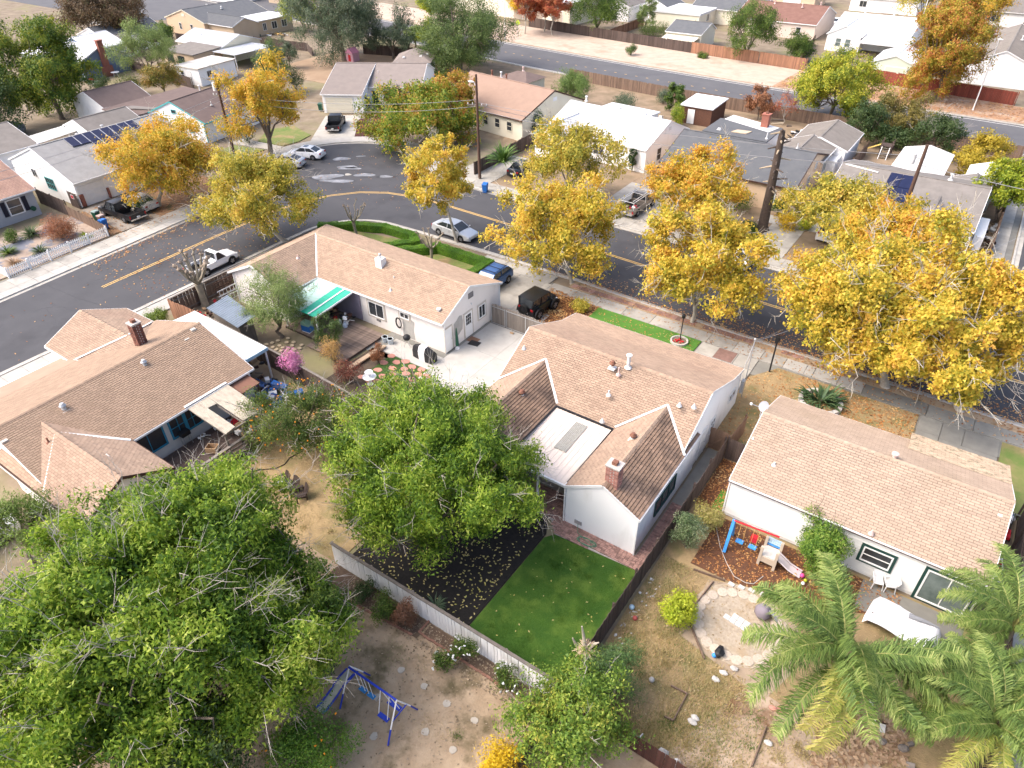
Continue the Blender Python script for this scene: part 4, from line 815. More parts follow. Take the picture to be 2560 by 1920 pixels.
# deck cover of weathered ribbed sheets, with a broken hole
m_cw = mat('weathered_fibreglass', (.47, .43, .35), .8, (.36, .32, .26), 2, c3=(.3, .25, .2), s3=1.5, t3=(.5, .7), stretch=(1, 3, 1))
for pl in ([(-36.1, 16.3, 2.78), (-36.1, 17.1, 2.78), (-32.55, 17.1, 2.35), (-32.45, 16.35, 2.33)], [(-36.1, 17.1, 2.782), (-36.1, 17.75, 2.782), (-35.0, 17.7, 2.65), (-35.1, 17.1, 2.66)], [(-36.1, 17.75, 2.78), (-36.1, 19.3, 2.78), (-32.4, 19.2, 2.35), (-32.6, 17.75, 2.36)]):
    k = MB(); corr_slab(k, [pl[0], pl[1], pl[2], pl[3]], .09, .015); k.build('deck_cover', m_cw, D)
MB().bar((-36.1, 16.2, 2.86), (-36.1, 19.3, 2.86), .2, .05).build('flashing', m_trimw, D)
for (x, y) in ((-32.6, 16.35), (-32.5, 17.55), (-32.5, 19.0)): MB().box(x - .06, y - .06, .2, x + .06, y + .06, 2.3).build('post', m_woodg, D)
for y in (16.4, 17.7, 19.1): MB().bar((-36.2, y, 2.6), (-32.5, y, 2.2), .05, .12).build('rafter', m_woodg, D)
MB().bar((-32.55, 16.1, 2.22), (-32.45, 19.2, 2.22), .06, .12).build('beam', m_woodg, D)
# brown lean-to in front of the white NE wall
k = MB(); slope_slab(k, [(-36.2, 19.45, 2.55), (-34.9, 19.45, 2.35), (-34.9, 20.9, 2.35), (-36.2, 20.9, 2.55)], .06); k.build('lean_to_roof', mat('brown_sheet', (.22, .11, .075), .8), D)
for y in (19.6, 20.8): MB().box(-35.0, y - .04, 0, -34.92, y + .04, 2.3).build('post', m_brown, D)
finalize(D, (-41, 14.5))
# ------------------------------------------------------------------ neighbouring houses
def house(label, o, yaw=0, cat='house', name='house'): return thing(name, label, cat, o, R(yaw))
# H: house at the head of the turning circle
h = house('house with taupe roof and pale garage door at the head of the turning circle', (-83.4, 71.8), 30)
vol(h, 0, 4, 14.2, 15.9, 2.8, 4.85, 'x', m_white, m_r_greyb, ridge=9.9)
vol(h, -.02, 0, 6.2, 9.9, 2.75, 4.83, 'x', m_white, m_r_greyb, prof=[(0, 2.72), (9.7, 4.8), (9.9, 4.75)], og=.16, trim=m_trimw)
garage_door(h, 'S', 2.6, .28, 4.0, 2.15, m_creamy); door(h, 'S', 7.0, 4.28, .95, 2.05, m_trimg, .15); door(h, 'E', 6.08, 2.0, .85, 2.0, m_black, .15)
for x in (8.6, 11.6): window(h, 'S', x, 4.28, 1.5, .6, 1.3, m_trimw, m_glass, 0, 2)
window(h, 'S', 10.1, 4.28, 1.5, 1.6, 1.3, m_trimw, m_glass, 1, 1)
MB().box(6.3, 1.0, .05, 8.2, 4.1, .18).build('porch', m_conc2, h)
vent(h, 'pipe', (7, 7.5, 3.85)); vent(h, 'box', (9, 12, 4.3))
h = house('small hipped taupe outbuilding roof behind the turning circle house', (-87.5, 91.8), 32, 'garage', 'outbuilding')
k = MB(); a, b, c, d, t1, t2 = (0, 0, 2.8), (6.5, 0, 2.8), (6.5, 7, 2.8), (0, 7, 2.8), (3, 3.2, 4.3), (3.5, 3.8, 4.3); k.add([a, b, c, d, t1, t2], [(0, 1, 4), (1, 2, 5, 4), (2, 3, 5), (3, 0, 4, 5), (3, 2, 1, 0)]); k.build('roof', m_r_greyb, h); MB().box(.3, .3, 0, 6.2, 6.7, 2.79).build('wall', m_white, h)
for p in ((1.8, 1.2, 3.4), (4.6, 1.6, 3.5), (5.4, 3.5, 3.4)): vent(h, 'box', p)
# G: terracotta-tan roof, cream walls
h = house('cream house with terracotta tan roof behind the wooden utility pole', (-67.3, 79.1), -8.5)
vol(h, 0, 0, 16, 13.2, 2.8, 5.3, 'x', m_creamy, m_r_tan, trim=m_brown)
window(h, 'E', 15.88, 8.8, 1.6, 1.1, 1.2, m_trimw, m_glass, 1, 2); MB().box(15.86, 6.4, 3.9, 15.92, 7.2, 4.4).build('gable_vent', m_trimw, h)
for x in (9.2, 11.4, 13.6): window(h, 'S', x, .28, 1.6, .8, 1.1, m_creamy, m_glass, 0, 2)
for p in ((3.4, 7.6, 5.1), (6.8, 7.0, 5.2)): vent(h, 'flue', p, m_rust, .6)
vent(h, 'flue', (5.4, 7.4, 5.1), h=.7)
h = house('small brown roofed outbuilding behind the terracotta roof', (-67.3, 93.0), -5, 'garage', 'outbuilding')
k = MB(); k.add([(0, 0, 2.8), (6.2, 0, 2.8), (6.2, 5.2, 2.8), (0, 5.2, 2.8), (2.5, 2.4, 3.7), (3.9, 2.8, 3.7)], [(0, 1, 5, 4), (1, 2, 5), (2, 3, 4, 5), (3, 0, 4), (3, 2, 1, 0)]); k.build('roof', m_r_brown, h); MB().box(.3, .3, 0, 5.9, 4.9, 2.79).build('wall', m_creamy, h)
vent(h, 'flue', (3.2, 3.0, 3.7), m_pinkvent, .5)
# E: white roofed white house
h = house('white house with white gabled roof across the street', (-47.6, 76.5), -5)
vol(h, 0, 0, 14.6, 10.4, 2.8, 4.9, 'x', m_white, m_r_white, ov=.15, og=.08)
vol(h, .3, -2.9, 5.0, 4.5, 2.8, 4.2, 'y', m_white, m_r_white, ov=.15, trim=m_trimt)
window(h, 'E', 14.53, 3.2, 1.5, .9, 1.4, m_trimw, m_glass, 0, 2); window(h, 'E', 14.53, 7.6, 1.4, .5, 1.1, m_trimw, m_glass, 0, 2); window(h, 'E', 14.53, 8.6, 1.4, .5, 1.1, m_trimw, m_glass, 0, 2)
MB().box(14.5, 5.1, 3.8, 14.56, 5.6, 4.2).build('gable_vent', m_galvw, h); window(h, 'S', 8.0, .12, 1.5, 1.4, 1.1, m_trimw, m_glass, 1); window(h, 'S', 2.6, -2.77, 1.5, 1.4, 1.1, m_trimw, m_glass, 1)
for p in ((6.2, 7.2, 4.5), (9.8, 7.4, 4.4)): vent(h, 'box', p)
vent(h, 'flue', (1.5, 6.6, 4.8), h=.5); flat(h, 0, 10.5, 7.6, 15.5, 2.6, m_white, m_r_white, 2.45)
# F: charcoal roof, peach walls
h = house('peach house with charcoal roof behind the bare tree trunk', (-30.3, 72.7), 0)
vol(h, 0, 0, 15.1, 12.6, 2.8, 4.75, 'x', m_peach, m_r_grey, ridge=6.2, ov=.25, og=.15, trim=m_brown)
vol(h, 9.5, 9.7, 15.2, 15.6, 2.75, 3.75, 'y', m_peach, m_r_grey2, corr=True, ov=.2, og=.2); flat(h, 0, 12.4, 8, 18.5, 3.0, m_white, m_r_grey)
MB().prism([(.6, 18.3), (7, 16), (7.6, 18.4), (1, 20.5)], 2.9, 3.03).build('flat_roof', m_r_white, h)
chimney(h, 5.9, 17.9, 2.8, 4.5, .9, .9, False, m_brick, True); MB().prism([(3.2, 13.6), (5.0, 13.8), (5.3, 15), (3.6, 14.7)], 3.01, 3.1).build('plywood_sheet', mat('plywood', (.58, .46, .32), .8), h)
window(h, 'S', 12.7, .26, 1.5, .85, 1.3, m_trimw, m_glassg, 0, 2); window(h, 'S', 7.5, .26, 1.5, 1.4, 1.2, m_trimw, m_glass, 1)
for y, w in ((2.3, 1.1), (5.6, 1.0), (7.6, .6)): window(h, 'E', 14.96, y, 1.7 if w > .6 else 3.0, w, 1.3 if w > .6 else .6, m_trimw, m_glass, 1, 2)
window(h, 'E', 15.0, 12.0, 1.6, 1.5, 1.3, m_trimw, m_glassg, 1); vent(h, 'pipe', (12.2, 9.5, 3.9)); vent(h, 'box', (1.6, 13.8, 3.05)); vent(h, 'flue', (10.3, 9.9, 4.0), h=.3)
downspout(h, 14.9, .2, 2.6, m_brown); vent(h, 'pipe', (7.6, 13.5, 3.05), m_trimw, .7)
# small grey-roofed garage behind
h = house('white garage with grey corrugated east slope behind the peach house', (-20.4, 88.0), 0, 'garage', 'garage')
vol(h, 0, 0, 6.6, 8.0, 2.6, 3.7, 'y', m_white, m_r_grey2, corr=True, ov=.2); vol(h, 6.7, -.6 + 1, 8.4, 7.4, 2.3, 2.5, 'y', m_white, m_corr, ov=.1) if False else None
MB().box(4.2, -2.2, 0, 6.0, .1, 1.9).build('side_annex', m_white, h); MB().prism([(4.1, -2.3), (6.1, -2.3), (6.1, .15), (4.1, .15)], 1.9, 1.98).build('annex_roof', m_r_white, h)
# R: grey shingle, solar panels
h = house('grey shingled house with a rooftop solar array behind the large plane tree', (-12.4, 71.3), 0)
vol(h, 0, 0, 13.5, 13.8, 2.8, 4.5, 'x', m_white, m_r_grey2, ridge=7.1, ov=.3)
vol(h, 7.2, -1.4, 12.2, 5.2, 2.75, 3.85, 'y', m_black, m_r_grey2, ov=.4, og=.5)  # black wall paints the deep shade of the open porch
for j in range(2):
    for i in range(2): 
        x0 = 4.75 + i * 1.15; y0 = 2.1 + j * 2.3; zf = lambda y: 2.8 + 1.7 * y / 7.1 + .08
        k = MB(); k.add([(x0, y0, zf(y0)), (x0 + 1.1, y0, zf(y0)), (x0 + 1.1, y0 + 2.2, zf(y0 + 2.2)), (x0, y0 + 2.2, zf(y0 + 2.2))] + [(x0, y0, zf(y0) + .05), (x0 + 1.1, y0, zf(y0) + .05), (x0 + 1.1, y0 + 2.2, zf(y0 + 2.2) + .05), (x0, y0 + 2.2, zf(y0 + 2.2) + .05)], [(4, 5, 6, 7), (0, 1, 5, 4), (1, 2, 6, 5), (2, 3, 7, 6), (3, 0, 4, 7)])
        k.build('solar_panel', mat('solar_cell', (.010, .014, .045), .4, (.018, .022, .06), 3, spec=.25), h)
vent(h, 'flue', (9.9, 8.2, 4.35), h=.5); MB().bar((.3, 6.8, 4.45), (3.6, 6.2, 4.4), .12, .1).build('flashing', m_trimw, h)
MB().box(13.6, 1.5, .1, 14.4, 6.5, 1.9).build('side_store', m_trimw, h)
# sheds round it
h = house('white ribbed metal roofed shed between the tarpaulin shed and the slatted gate', (-8.6, 84.1), 0, 'shed', 'shed'); vol(h, 0, 0, 5.1, 9.3, 2.6, 3.2, 'y', m_trimw, m_corr, corr=True, ov=.15)
h = house('low grey arched shed partly covered by a pinkish tarpaulin', (-13.1, 81.2), 0, 'shed', 'shed'); vol(h, 0, 0, 4.0, 5, 2.0, 2.6, 'y', m_trimw, m_r_grey2, prof=[(0, 2.0), (1, 2.45), (2, 2.6), (3, 2.45), (4, 2.0)], ov=.1, trim=False); MB().add([(1, -.1, 2.5), (3.9, .1, 2.15), (3.7, 2.2, 2.3), (2.2, 1.6, 2.68), (1.2, 1.7, 2.6)], [(0, 1, 2, 3, 4)]).build('tarpaulin', mat('mauve_tarp', (.42, .36, .38), .8), h)
h = house('white panelled gable shed in the far right garden', (-1.5, 88.0), 0, 'shed', 'shed'); vol(h, 0, 0, 3.9, 4.2, 2.2, 2.9, 'y', m_trimw, m_r_white, ov=.1)
h = house('small grey-brown gable shed in front of the white panelled shed', (-2.6, 84.9), 0, 'shed', 'shed'); vol(h, 0, 0, 4.2, 2.9, 2.1, 2.8, 'y', m_trimw, m_r_grey2, ov=.1)
h = house('dark brown wooden shed with white roof beside the avenue fence', (-37.9, 96.0), 0, 'shed', 'shed'); flat(h, 0, 0, 4.8, 5.7, 2.5, mat('cabin_wood', (.13, .06, .035), .85, (.08, .04, .03), 5), m_r_white, 2.7); k = MB(); k.box(1.2, .12, .1, 2.2, .19, 2.0); k.build('door', m_trimw, h)
# I: garage house with solar panels (left)
h = house('white house with grey solar panelled roof and garage door behind the black pickup', (-92.9, 32.7), 0)
vol(h, 0, 0, 13.9, 15.3, 2.8, 5.35, 'y', m_white, mat('roof_grey_light', (.30, .295, .285), .95, (.24, .235, .23), 1.2, bump=.6, bscale=10, isl=.05, dist=.05), ov=.4, og=.1)
garage_door(h, 'E', 13.5, 1.75, 2.7, 2.05); MB().box(13.4, .25, .1, 13.75, .65, 1.4).build('brick_pier', m_brick, h); MB().box(13.4, 3.3, .1, 13.75, 3.5, 1.2).build('brick_pier', m_brick, h); MB().bar((13.72, .1, 2.6), (13.7, .1, .1), .09).build('downspout', m_trimw, h)
window(h, 'S', 8.3, .12, 1.6, 1.7, 1.2, m_trimt, m_glass, 3, 2); window(h, 'S', 5.3, .12, 2.2, .9, .9, m_trimw, m_glass, 1); window(h, 'E', 13.5, 8, 1.6, 1.6, 1.1, m_trimw, m_glass, 1)
zf = lambda x: 5.35 - (x - 6.95) * .367 + .09
pcs = [(7.2, 3.6 + i * 1.05, 1) for i in range(8)] + [(8.85, 5.7 + i * 1.05, 1) for i in range(6)]
for x0, y0, _ in pcs:
    k = MB(); k.add([(x0, y0, zf(x0)), (x0 + 1.6, y0, zf(x0 + 1.6)), (x0 + 1.6, y0 + 1, zf(x0 + 1.6)), (x0, y0 + 1, zf(x0)), (x0, y0, zf(x0) + .05), (x0 + 1.6, y0, zf(x0 + 1.6) + .05), (x0 + 1.6, y0 + 1, zf(x0 + 1.6) + .05), (x0, y0 + 1, zf(x0) + .05)], [(4, 5, 6, 7), (0, 1, 5, 4), (1, 2, 6, 5), (2, 3, 7, 6), (3, 0, 4, 7)])
    s_ = k.build('solar_panel', MATS['solar_cell'], h); f = MB()
    for e in (0, 1): f.bar((x0, y0 + e, zf(x0) + .055), (x0 + 1.6, y0 + e, zf(x0 + 1.6) + .055), .035, .02)
    f.build('panel_frame', m_metal, s_)
for p in ((4.0, 2.2, 4.3), (5.5, 9, 4.8), (3.0, 7, 3.9)): vent(h, 'flue', p, m_metal, .4)
h = house('low white corrugated patio roof behind the solar panel roof', (-104, 36), 0, 'patio cover', 'patio_cover'); q = [P('a1', 240, 880, 2.6), P('a1', 480, 800, 2.6), P('a1', 400, 768, 2.6), P('a1', 160, 842, 2.6)]; k = MB(); corr_slab(k, [(p[0] + 104, p[1] - 36, p[2]) for p in q], .4); k.build('roof', m_corr, h)
for p in q: MB().bar((p[0] + 104, p[1] - 36, 0), (p[0] + 104, p[1] - 36, 2.5), .1).build('post', m_trimw, h)
h = house('taupe gabled outbuilding between the solar roof and the brown roofs', (-100.3, 43.0), 0, 'garage', 'outbuilding'); vol(h, 0, 0, 6.6, 7.2, 2.8, 4.0, 'y', m_white, m_r_grey2)
h = house('grey roof with two metal flues at the left edge', (-108, 27), 0, 'house'); vol(h, 0, -3, 12.5, 10.5, 2.8, 4.4, 'y', m_white, m_r_grey2, ov=.3); vent(h, 'flue', (9, 4.5, 3.9), m_metal, .6); vent(h, 'flue', (10.8, 2.5, 3.4), m_metal, .6)
# J: left edge
h = house('blue-grey house with pink tile roof and black shutters behind the picket fence', (-93, 12), 0)
vol(h, 0, -10, 12.1, 17.7, 2.85, 5.0, 'y', m_greyw, m_r_tile, ov=.45, og=.15, sh=m_r_tile, tw=.36, ex=.22, sides='1')
window(h, 'E', 11.66, 15.4, 1.6, 1.25, 1.45, m_trimw, m_glass, 0, 2, .1)
for y in (14.35, 16.45): MB().box(11.66, y - .22, .85, 11.72, y + .22, 2.35).build('shutter', mat('shutter_navy', (.012, .014, .03), .6), h)
window(h, 'E', 11.66, 12.4, 1.3, .8, 1.7, m_trimw, m_glassg, 1, 3); MB().tube([(11.68, 16.9, .9), (11.9, 16.9, .9)], .25, 12).build('hose_reel', m_greenp, h); MB().box(11.66, 15, .35, 11.69, 15.4, .5).build('crawl_vent', m_greyw, h)
k = MB(); k.bar((11.9, 11.6, 2.6), (13.2, 11.6, 2.4), .1); k.bar((13.2, 11.6, 0), (13.2, 11.6, 2.4), .12); k.bar((13.2, 9, 2.4), (13.2, 11.6, 2.4), .12); k.build('porch_frame', m_trimw, h)
# K, L: teal trimmed house and brown roofs
h = house('white gabled house with teal barge boards and brown roof behind the left utility pole', (-96.2, 51.9), 10); vol(h, 0, 0, 10.8, 10.5, 2.7, 4.9, 'y', m_white, m_r_brown, trim=m_trimt)
for x, z in ((5.6, 3.6), (3.6, 2.0), (8.0, 1.7)): window(h, 'S', x, .11, z, .7 if z > 3 else .8, .4 if z > 3 else 1.0, m_trimt, m_glass, 0, 1 if z > 3 else 2)
vent(h, 'pipe', (8.5, 4, 3.8)); MB().bar((10.6, -.05, 2.6), (10.6, -.05, .1), .09).build('downspout', m_trimt, h); vent(h, 'flue', (2.2, 8.5, 3.8), h=.8)
h = house('low brown roof with a white metal sheet between the two brown gables', (-102.3, 49.6), 0, 'garage', 'outbuilding'); flat(h, 0, 0, 7.0, 13, 3.0, m_white, m_r_brown, 3.2); MB().prism([(2.0, 1), (6.6, 3.2), (6.8, 4.2), (2.8, 2.8)], 3.1, 3.2).build('metal_sheet', m_r_grey2, h)
h = house('white garage with mossy dark brown gabled roof beside the big left tree', (-111.6, 50.3), 0, 'garage', 'garage'); vol(h, 0, 0, 8.4, 7.3, 2.8, 4.35, 'y', m_white, m_r_brown, ov=.2)
# M: blue house
h = house('blue house with pale roof and tall red brick chimney', (-148, 60.8), 6); vol(h, 0, 0, 16.6, 9.6, 2.9, 4.8, 'x', m_blue, m_r_white, ov=.3, og=.15); vol(h, -.5, 8, 9, 15, 2.9, 4.6, 'y', m_blue, m_r_white)
k = MB(); k.prism([(16.5, 3.7), (17.1, 3.7), (17.1, 5.6), (16.5, 5.6)], 0, 1.6); k.prism([(16.5, 4.2), (17.05, 4.2), (17.05, 5.2), (16.5, 5.2)], 1.6, 5.6); k.box(16.4, 4.1, 5.6, 17.15, 5.3, 5.75); k.build('chimney', m_brick, h); downspout(h, 16.6, .3, 2.7)
# N
h = house('flat roofed white outbuilding behind the golden tree', (-117.3, 70.8), 6, 'shed', 'outbuilding'); flat(h, 0, 0, 5.8, 8.2, 2.8, m_white, mat('roof_dirty_white', (.60, .58, .54), .8, (.45, .40, .34), .8)); window(h, 'S', 1.6, .19, 1.5, .7, 1.2, m_trimw, m_glass, 0, 2); window(h, 'E', 5.62, 2.2, 1.6, .9, .9, m_trimw, m_glass, 1); door(h, 'S', 3.2, .19, .8, 2, m_trimw)
# O
h = house('cream house with pale grey roof and lattice patio cover', (-134.5, 83.0), 2); vol(h, 0, 0, 12.9, 9.5, 2.8, 4.3, 'x', m_creamy, mat('roof_pale_grey', (.45, .46, .48), .9, (.38, .39, .4), 1, bump=.3, bscale=8)); flat(h, 4, -6, 12.9, .4, 2.7, m_tan, m_r_grey2, 3.0); flat(h, 13.0, -2, 19, 7, 2.6, None, m_r_white, corr=True, posts=True)
for x in (6, 9): window(h, 'S', x, -5.8, 1.5, 1.6, 1.1, m_black, m_glass, 1)
for p in ((4, 3, 3.7), (7, 6.3, 3.8), (10, 6.5, 3.7)): vent(h, 'box', p)
# Pp
h = house('peach and tan house with charcoal roof and white flat rear roof', (-158, 96.5), 0); vol(h, 0, 0, 13.8, 17, 2.9, 4.9, 'y', m_peach, m_r_grey, trim=m_creamy); vol(h, 10, .8, 21.8, 7.5, 2.8, 4.1, 'x', m_tan, m_r_grey, ov=.3); flat(h, 11, 7, 21.5, 17, 2.9, m_tan, m_r_white)
for y in (9.2, 11.8, 14.5): window(h, 'E', 21.3, y, 1.6, 1.3 if y > 10 else .8, 1.3, m_trimw, m_glass, 1)
for x in (5, 9): window(h, 'S', x, .12, 1.6, .7, 1.2, m_trimw, m_glass, 0, 2)
vent(h, 'turbine', (9.5, 8, 4.3), m_metal); vent(h, 'flue', (3, 9, 3.9)); MB().box(6.4, .05, 3.6, 7.4, .11, 4.1).build('gable_vent', m_creamy, h)
# Q
h = house('white house with charcoal roof and small grey lean-to left of the peach house', (-156.5, 76), 0); vol(h, 0, 0, 10.4, 13, 2.8, 4.5, 'y', m_white, m_r_grey); vol(h, 9, -1, 14, 4, 2.6, 3.7, 'y', m_white, m_r_grey2)
for p in ((4.2, 5, 4.4), (6.5, 7, 4.3), (7, 10, 4.1)): vent(h, 'flue', p, h=.4)
for x in (3, 6): window(h, 'S', x, .12, 1.5, 1.0, 1.1, m_trimw, m_glass, 1)
# beyond the avenue
h = house('pale cream school-like building with a flat roof and beige doors beyond the avenue', (-128, 152), -6, 'building', 'building'); flat(h, 0, 0, 42, 16, 4.6, m_creamy, m_r_white)
for x in (27, 33, 38.5): garage_door(h, 'S', x, .2, 2.6, 2.6, mat('beige_door', (.50, .42, .34), .8))
h = house('cream house with wide white flat roof beyond the long fence', (-72.5, 158), 0); flat(h, 0, 0, 12, 11, 3.2, m_creamy, m_r_white, th=.4); vol(h, 6, 9, 22, 20, 3, 5, 'x', m_creamy, m_r_grey); window(h, 'E', 11.8, 5, 1.9, 1.3, 1.3, m_trimw, m_glass, 1)
h = house('cream garage with dark charcoal roof close behind the long fence', (-60.5, 140.5), 0, 'garage', 'garage'); vol(h, 0, 0, 7.5, 7.6, 2.7, 4.1, 'x', m_creamy, m_r_grey, ridge=4.6); flat(h, .3, -2.2, 7, .1, 1.9, None, m_creamy, 2.2, posts=True); vent(h, 'pipe', (4, 5, 3.9), m_black, .5)
h = house('pinkish house with red-brown roof beyond the long fence', (-54.2, 160.5), 0); vol(h, 0, 0, 17, 15.5, 2.9, 5.2, 'x', m_pink, m_r_red, ov=.3)
window(h, 'S', 7.0, .28, 1.6, 2.2, 1.6, m_trimw, m_glass, 1); window(h, 'S', 13.6, .28, 1.6, .9, 1.1, m_trimw, m_glass, 0, 2); window(h, 'S', 2.6, .28, 1.6, 1, 1.2, m_trimw, m_glass, 0, 2)
for p in ((12, 6, 4.9), (15, 8.4, 5.1), (6, 7, 5.0)): vent(h, 'flue', p, m_pinkvent, .6)
h = house('white house with white roof and long covered patio behind the yellow-green tree', (-33.6, 157), 0); vol(h, 0, 0, 14.2, 17, 2.9, 4.9, 'x', m_white, m_r_white); vol(h, .2, -3.6, 6.6, 5, 2.9, 4.5, 'y', m_white, m_r_white, ov=.2); flat(h, 6.8, -6.5, 15, .6, 2.5, None, m_r_white, 2.8, posts=True)
for x in (2.6, 4.3): window(h, 'S', x, -3.49, 1.6, .9, 1.3, m_trimw, m_glassg, 0, 2)
vent(h, 'flue', (9, 9, 4.9), h=.5); vent(h, 'flue', (4, 7.7, 4.7), h=.5)
h = house('pale green garage with white gabled roof behind the red fence', (-21.6, 136.2), 0, 'garage', 'garage'); vol(h, 0, 0, 7, 10, 2.5, 3.8, 'y', m_mint, m_r_white, ov=.15); garage_door(h, 'S', 4.0, .1, 3.2, 1.9, m_mint); MB().box(1, -.5, 0, 1.8, .1, 1).build('meter_box', m_black, h)
h = house('large white gabled building with grey ribbed roof at the right edge', (-8.6, 140.7), 0, 'building', 'building'); vol(h, 0, 0, 10.5, 26, 3.1, 5.3, 'y', m_white, m_r_grey2, corr=True, ov=.2); vent(h, 'flue', (6.4, 12, 5.1), h=.5)
h = house('small white gabled house by the avenue trees', (-85.5, 159), 0); vol(h, 0, 0, 8, 9, 3, 4.6, 'y', m_white, m_r_grey2); window(h, 'S', 2.4, .12, 1.6, .9, 1.2, m_trimw, m_glass, 0, 2); vol(h, 9, 3, 16, 12, 3, 4.6, 'y', m_white, m_r_grey)
h = house('white house with grey roof and broad front windows at the top right corner', (-14, 196), 0); vol(h, 0, 0, 18, 12, 2.9, 4.9, 'x', m_white, m_r_grey2); window(h, 'S', 4, .28, 1.6, 3.5, 1.4, m_trimw, m_glass, 3); window(h, 'S', 12, .28, 1.6, 3.5, 1.4, m_trimw, m_glass, 3)
for i, (x, y, w, d, wm, rm, lb) in enumerate(((-190, 128, 14, 12, m_white, m_r_grey, 'white house with dark roof at the top left beyond the parked car'), (-62, 196, 15, 11, m_peach, m_r_brown, 'peach house with brown roof at the top edge beyond the trees'), (-40, 200, 15, 11, m_white, m_r_grey, 'white house with charcoal roof at the top edge'), (-170, 134, 13, 11, m_tan, m_r_grey2, 'tan house with grey roof at the top left edge'))):
    h = house(lb, (x, y), 0); vol(h, 0, 0, w, d, 2.9, 4.8, 'x', wm, rm); window(h, 'S', 3, .28, 1.6, 1.5, 1.2, m_trimw, m_glass, 1); garage_door(h, 'S', 9.5, .28, 4, 2.1)

# ------------------------------------------------------------------ fences: every plank its own piece where the photograph shows it
PL = {}
def fence(label, pts, h, m, pw=.14, gap=.008, single=True, posts=True, rail_side=1, top=False, cat='fence', name='wooden_fence', rails=2, lean=.0, mp=None):
    t = thing(name, label, cat, (pts[0][0], pts[0][1], 0)); ox, oy = pts[0][:2]; bulk = MB(); n_ = 0; mp = mp or m
    for (a, b) in zip(pts[:-1], pts[1:]):
        d = Vector((b[0] - a[0], b[1] - a[1])); L_ = d.length; d.normalize(); ang = math.atan2(d.y, d.x); nrm = (-d.y * rail_side, d.x * rail_side); n = int(L_ / pw)
        for i in range(n):
            x, y = a[0] + d.x * (i + .5) * pw - ox, a[1] + d.y * (i + .5) * pw - oy; dz = rnd.uniform(-.03, .02) - (.0 if rnd.random() > .03 else .12)
            if single and n_ < 300:
                key = (pw, h, m.name, i % 3)
                if key not in PL: PL[key] = MB().box(-pw / 2 + gap / 2, -.011, 0, pw / 2 - gap / 2, .011, h).mesh('plank', m)
                link('plank', PL[key], t, (x, y, dz), (rnd.uniform(-.012, .012) + lean, rnd.uniform(-.008, .008), ang + rnd.uniform(-.02, .02))); n_ += 1
            else:
                c, s_ = math.cos(ang), math.sin(ang); w = pw / 2 - gap / 2; q = [(x - w * c + .011 * s_, y - w * s_ - .011 * c), (x + w * c + .011 * s_, y + w * s_ - .011 * c), (x + w * c - .011 * s_, y + w * s_ + .011 * c), (x - w * c - .011 * s_, y - w * s_ + .011 * c)]; bulk.prism(q, dz, h + dz)
        for zr in [h * .18, h * .82, h * .5][:rails]:
            MB().bar((a[0] - ox + nrm[0] * .035, a[1] - oy + nrm[1] * .035, zr), (b[0] - ox + nrm[0] * .035, b[1] - oy + nrm[1] * .035, zr), .04, .09).build('rail', mp, t)
        if top: MB().bar((a[0] - ox, a[1] - oy, h + .03), (b[0] - ox, b[1] - oy, h + .03), .16, .04).build('cap_rail', mp, t)
        if posts:
            np_ = max(1, int(L_ / 2.4))
            for i in range(np_ + 1):
                x, y = a[0] - ox + d.x * L_ * i / np_ + nrm[0] * .1, a[1] - oy + d.y * L_ * i / np_ + nrm[1] * .1; MB().box(x - .05, y - .05, 0, x + .05, y + .05, h - .02 + rnd.uniform(0, .1)).build('post', mp, t)
    if bulk.v: o = bulk.build('plank_row', m, t); o['kind'] = 'stuff'
    return t
fence('grey-brown plank fence between the green lawn and the weedy garden with the gravel circle', [(-7.6, 14.5), (-7.45, 33.7)], 1.65, m_woodd, .145)
f = fence('white painted plank fence with flaking dark patches along the black mulch bed', [(-21.6, 14.35), (-7.75, 14.4)], 1.55, m_woodw, .19, gap=.022, top=True, mp=m_woodg)
fence('dark red-brown fence with debris on top at the bottom of the photo', [(-7.5, 14.45), (8.5, 14.2)], 1.3, mat('dark_red_planks', (.10, .035, .025), .9, (.05, .03, .025), 4, isl=.25), .16, mp=m_woodg)
fence('black tarred fence end running toward the camera beside the yellow bush', [(-7.6, 14.2), (-7.55, 9.6)], 1.5, m_woodd, .15)
fence('weathered plank fence between the long tan roof and the L-shaped house', [(-45.9, 24.7), (-37, 24.35), (-28.8, 23.8), (-21.4, 23.55)], 1.75, m_woodd, .15, top=True, mp=m_woodg)
fence('brown plank fence along the western street beside the white pickup', [(-50.8, 24.7), (-50.9, 31), (-50.95, 40.0)], 1.75, m_wood, .15, rail_side=-1, top=True, mp=m_woodg)
fence('short light brown fence facing the street corner beside the green hedge bush', [(-50.9, 24.6), (-47.3, 24.75)], 1.75, m_woodr, .15)
g_ = fence('double driveway gate of dark boards on a metal frame beside the white wall', [(-28.7, 38.5), (-23.0, 38.42)], 1.85, m_woodg, .13, cat='gate', name='driveway_gate', posts=False)
k = MB()
for x in (0.05, 1.35, 1.5, 3.3, 4.9): k.bar((x, -.06, .1), (x, -.06, 1.7), .05)
for z in (.12, 1.62): k.bar((0.05, -.06, z), (1.35, -.06, z), .04); k.bar((1.5, -.07, z), (4.9, -.07, z), .04)
k.build('metal_frame', m_metal, g_)
fence('plank fence dividing the two left driveways', [(-84.6, 31.0), (-78.5, 30.9)], 1.7, m_woodd, .15); fence('low sloping plank fence ending at the white picket fence', [(-78.5, 30.9), (-70.2, 30.4)], 1.2, m_wood, .15)
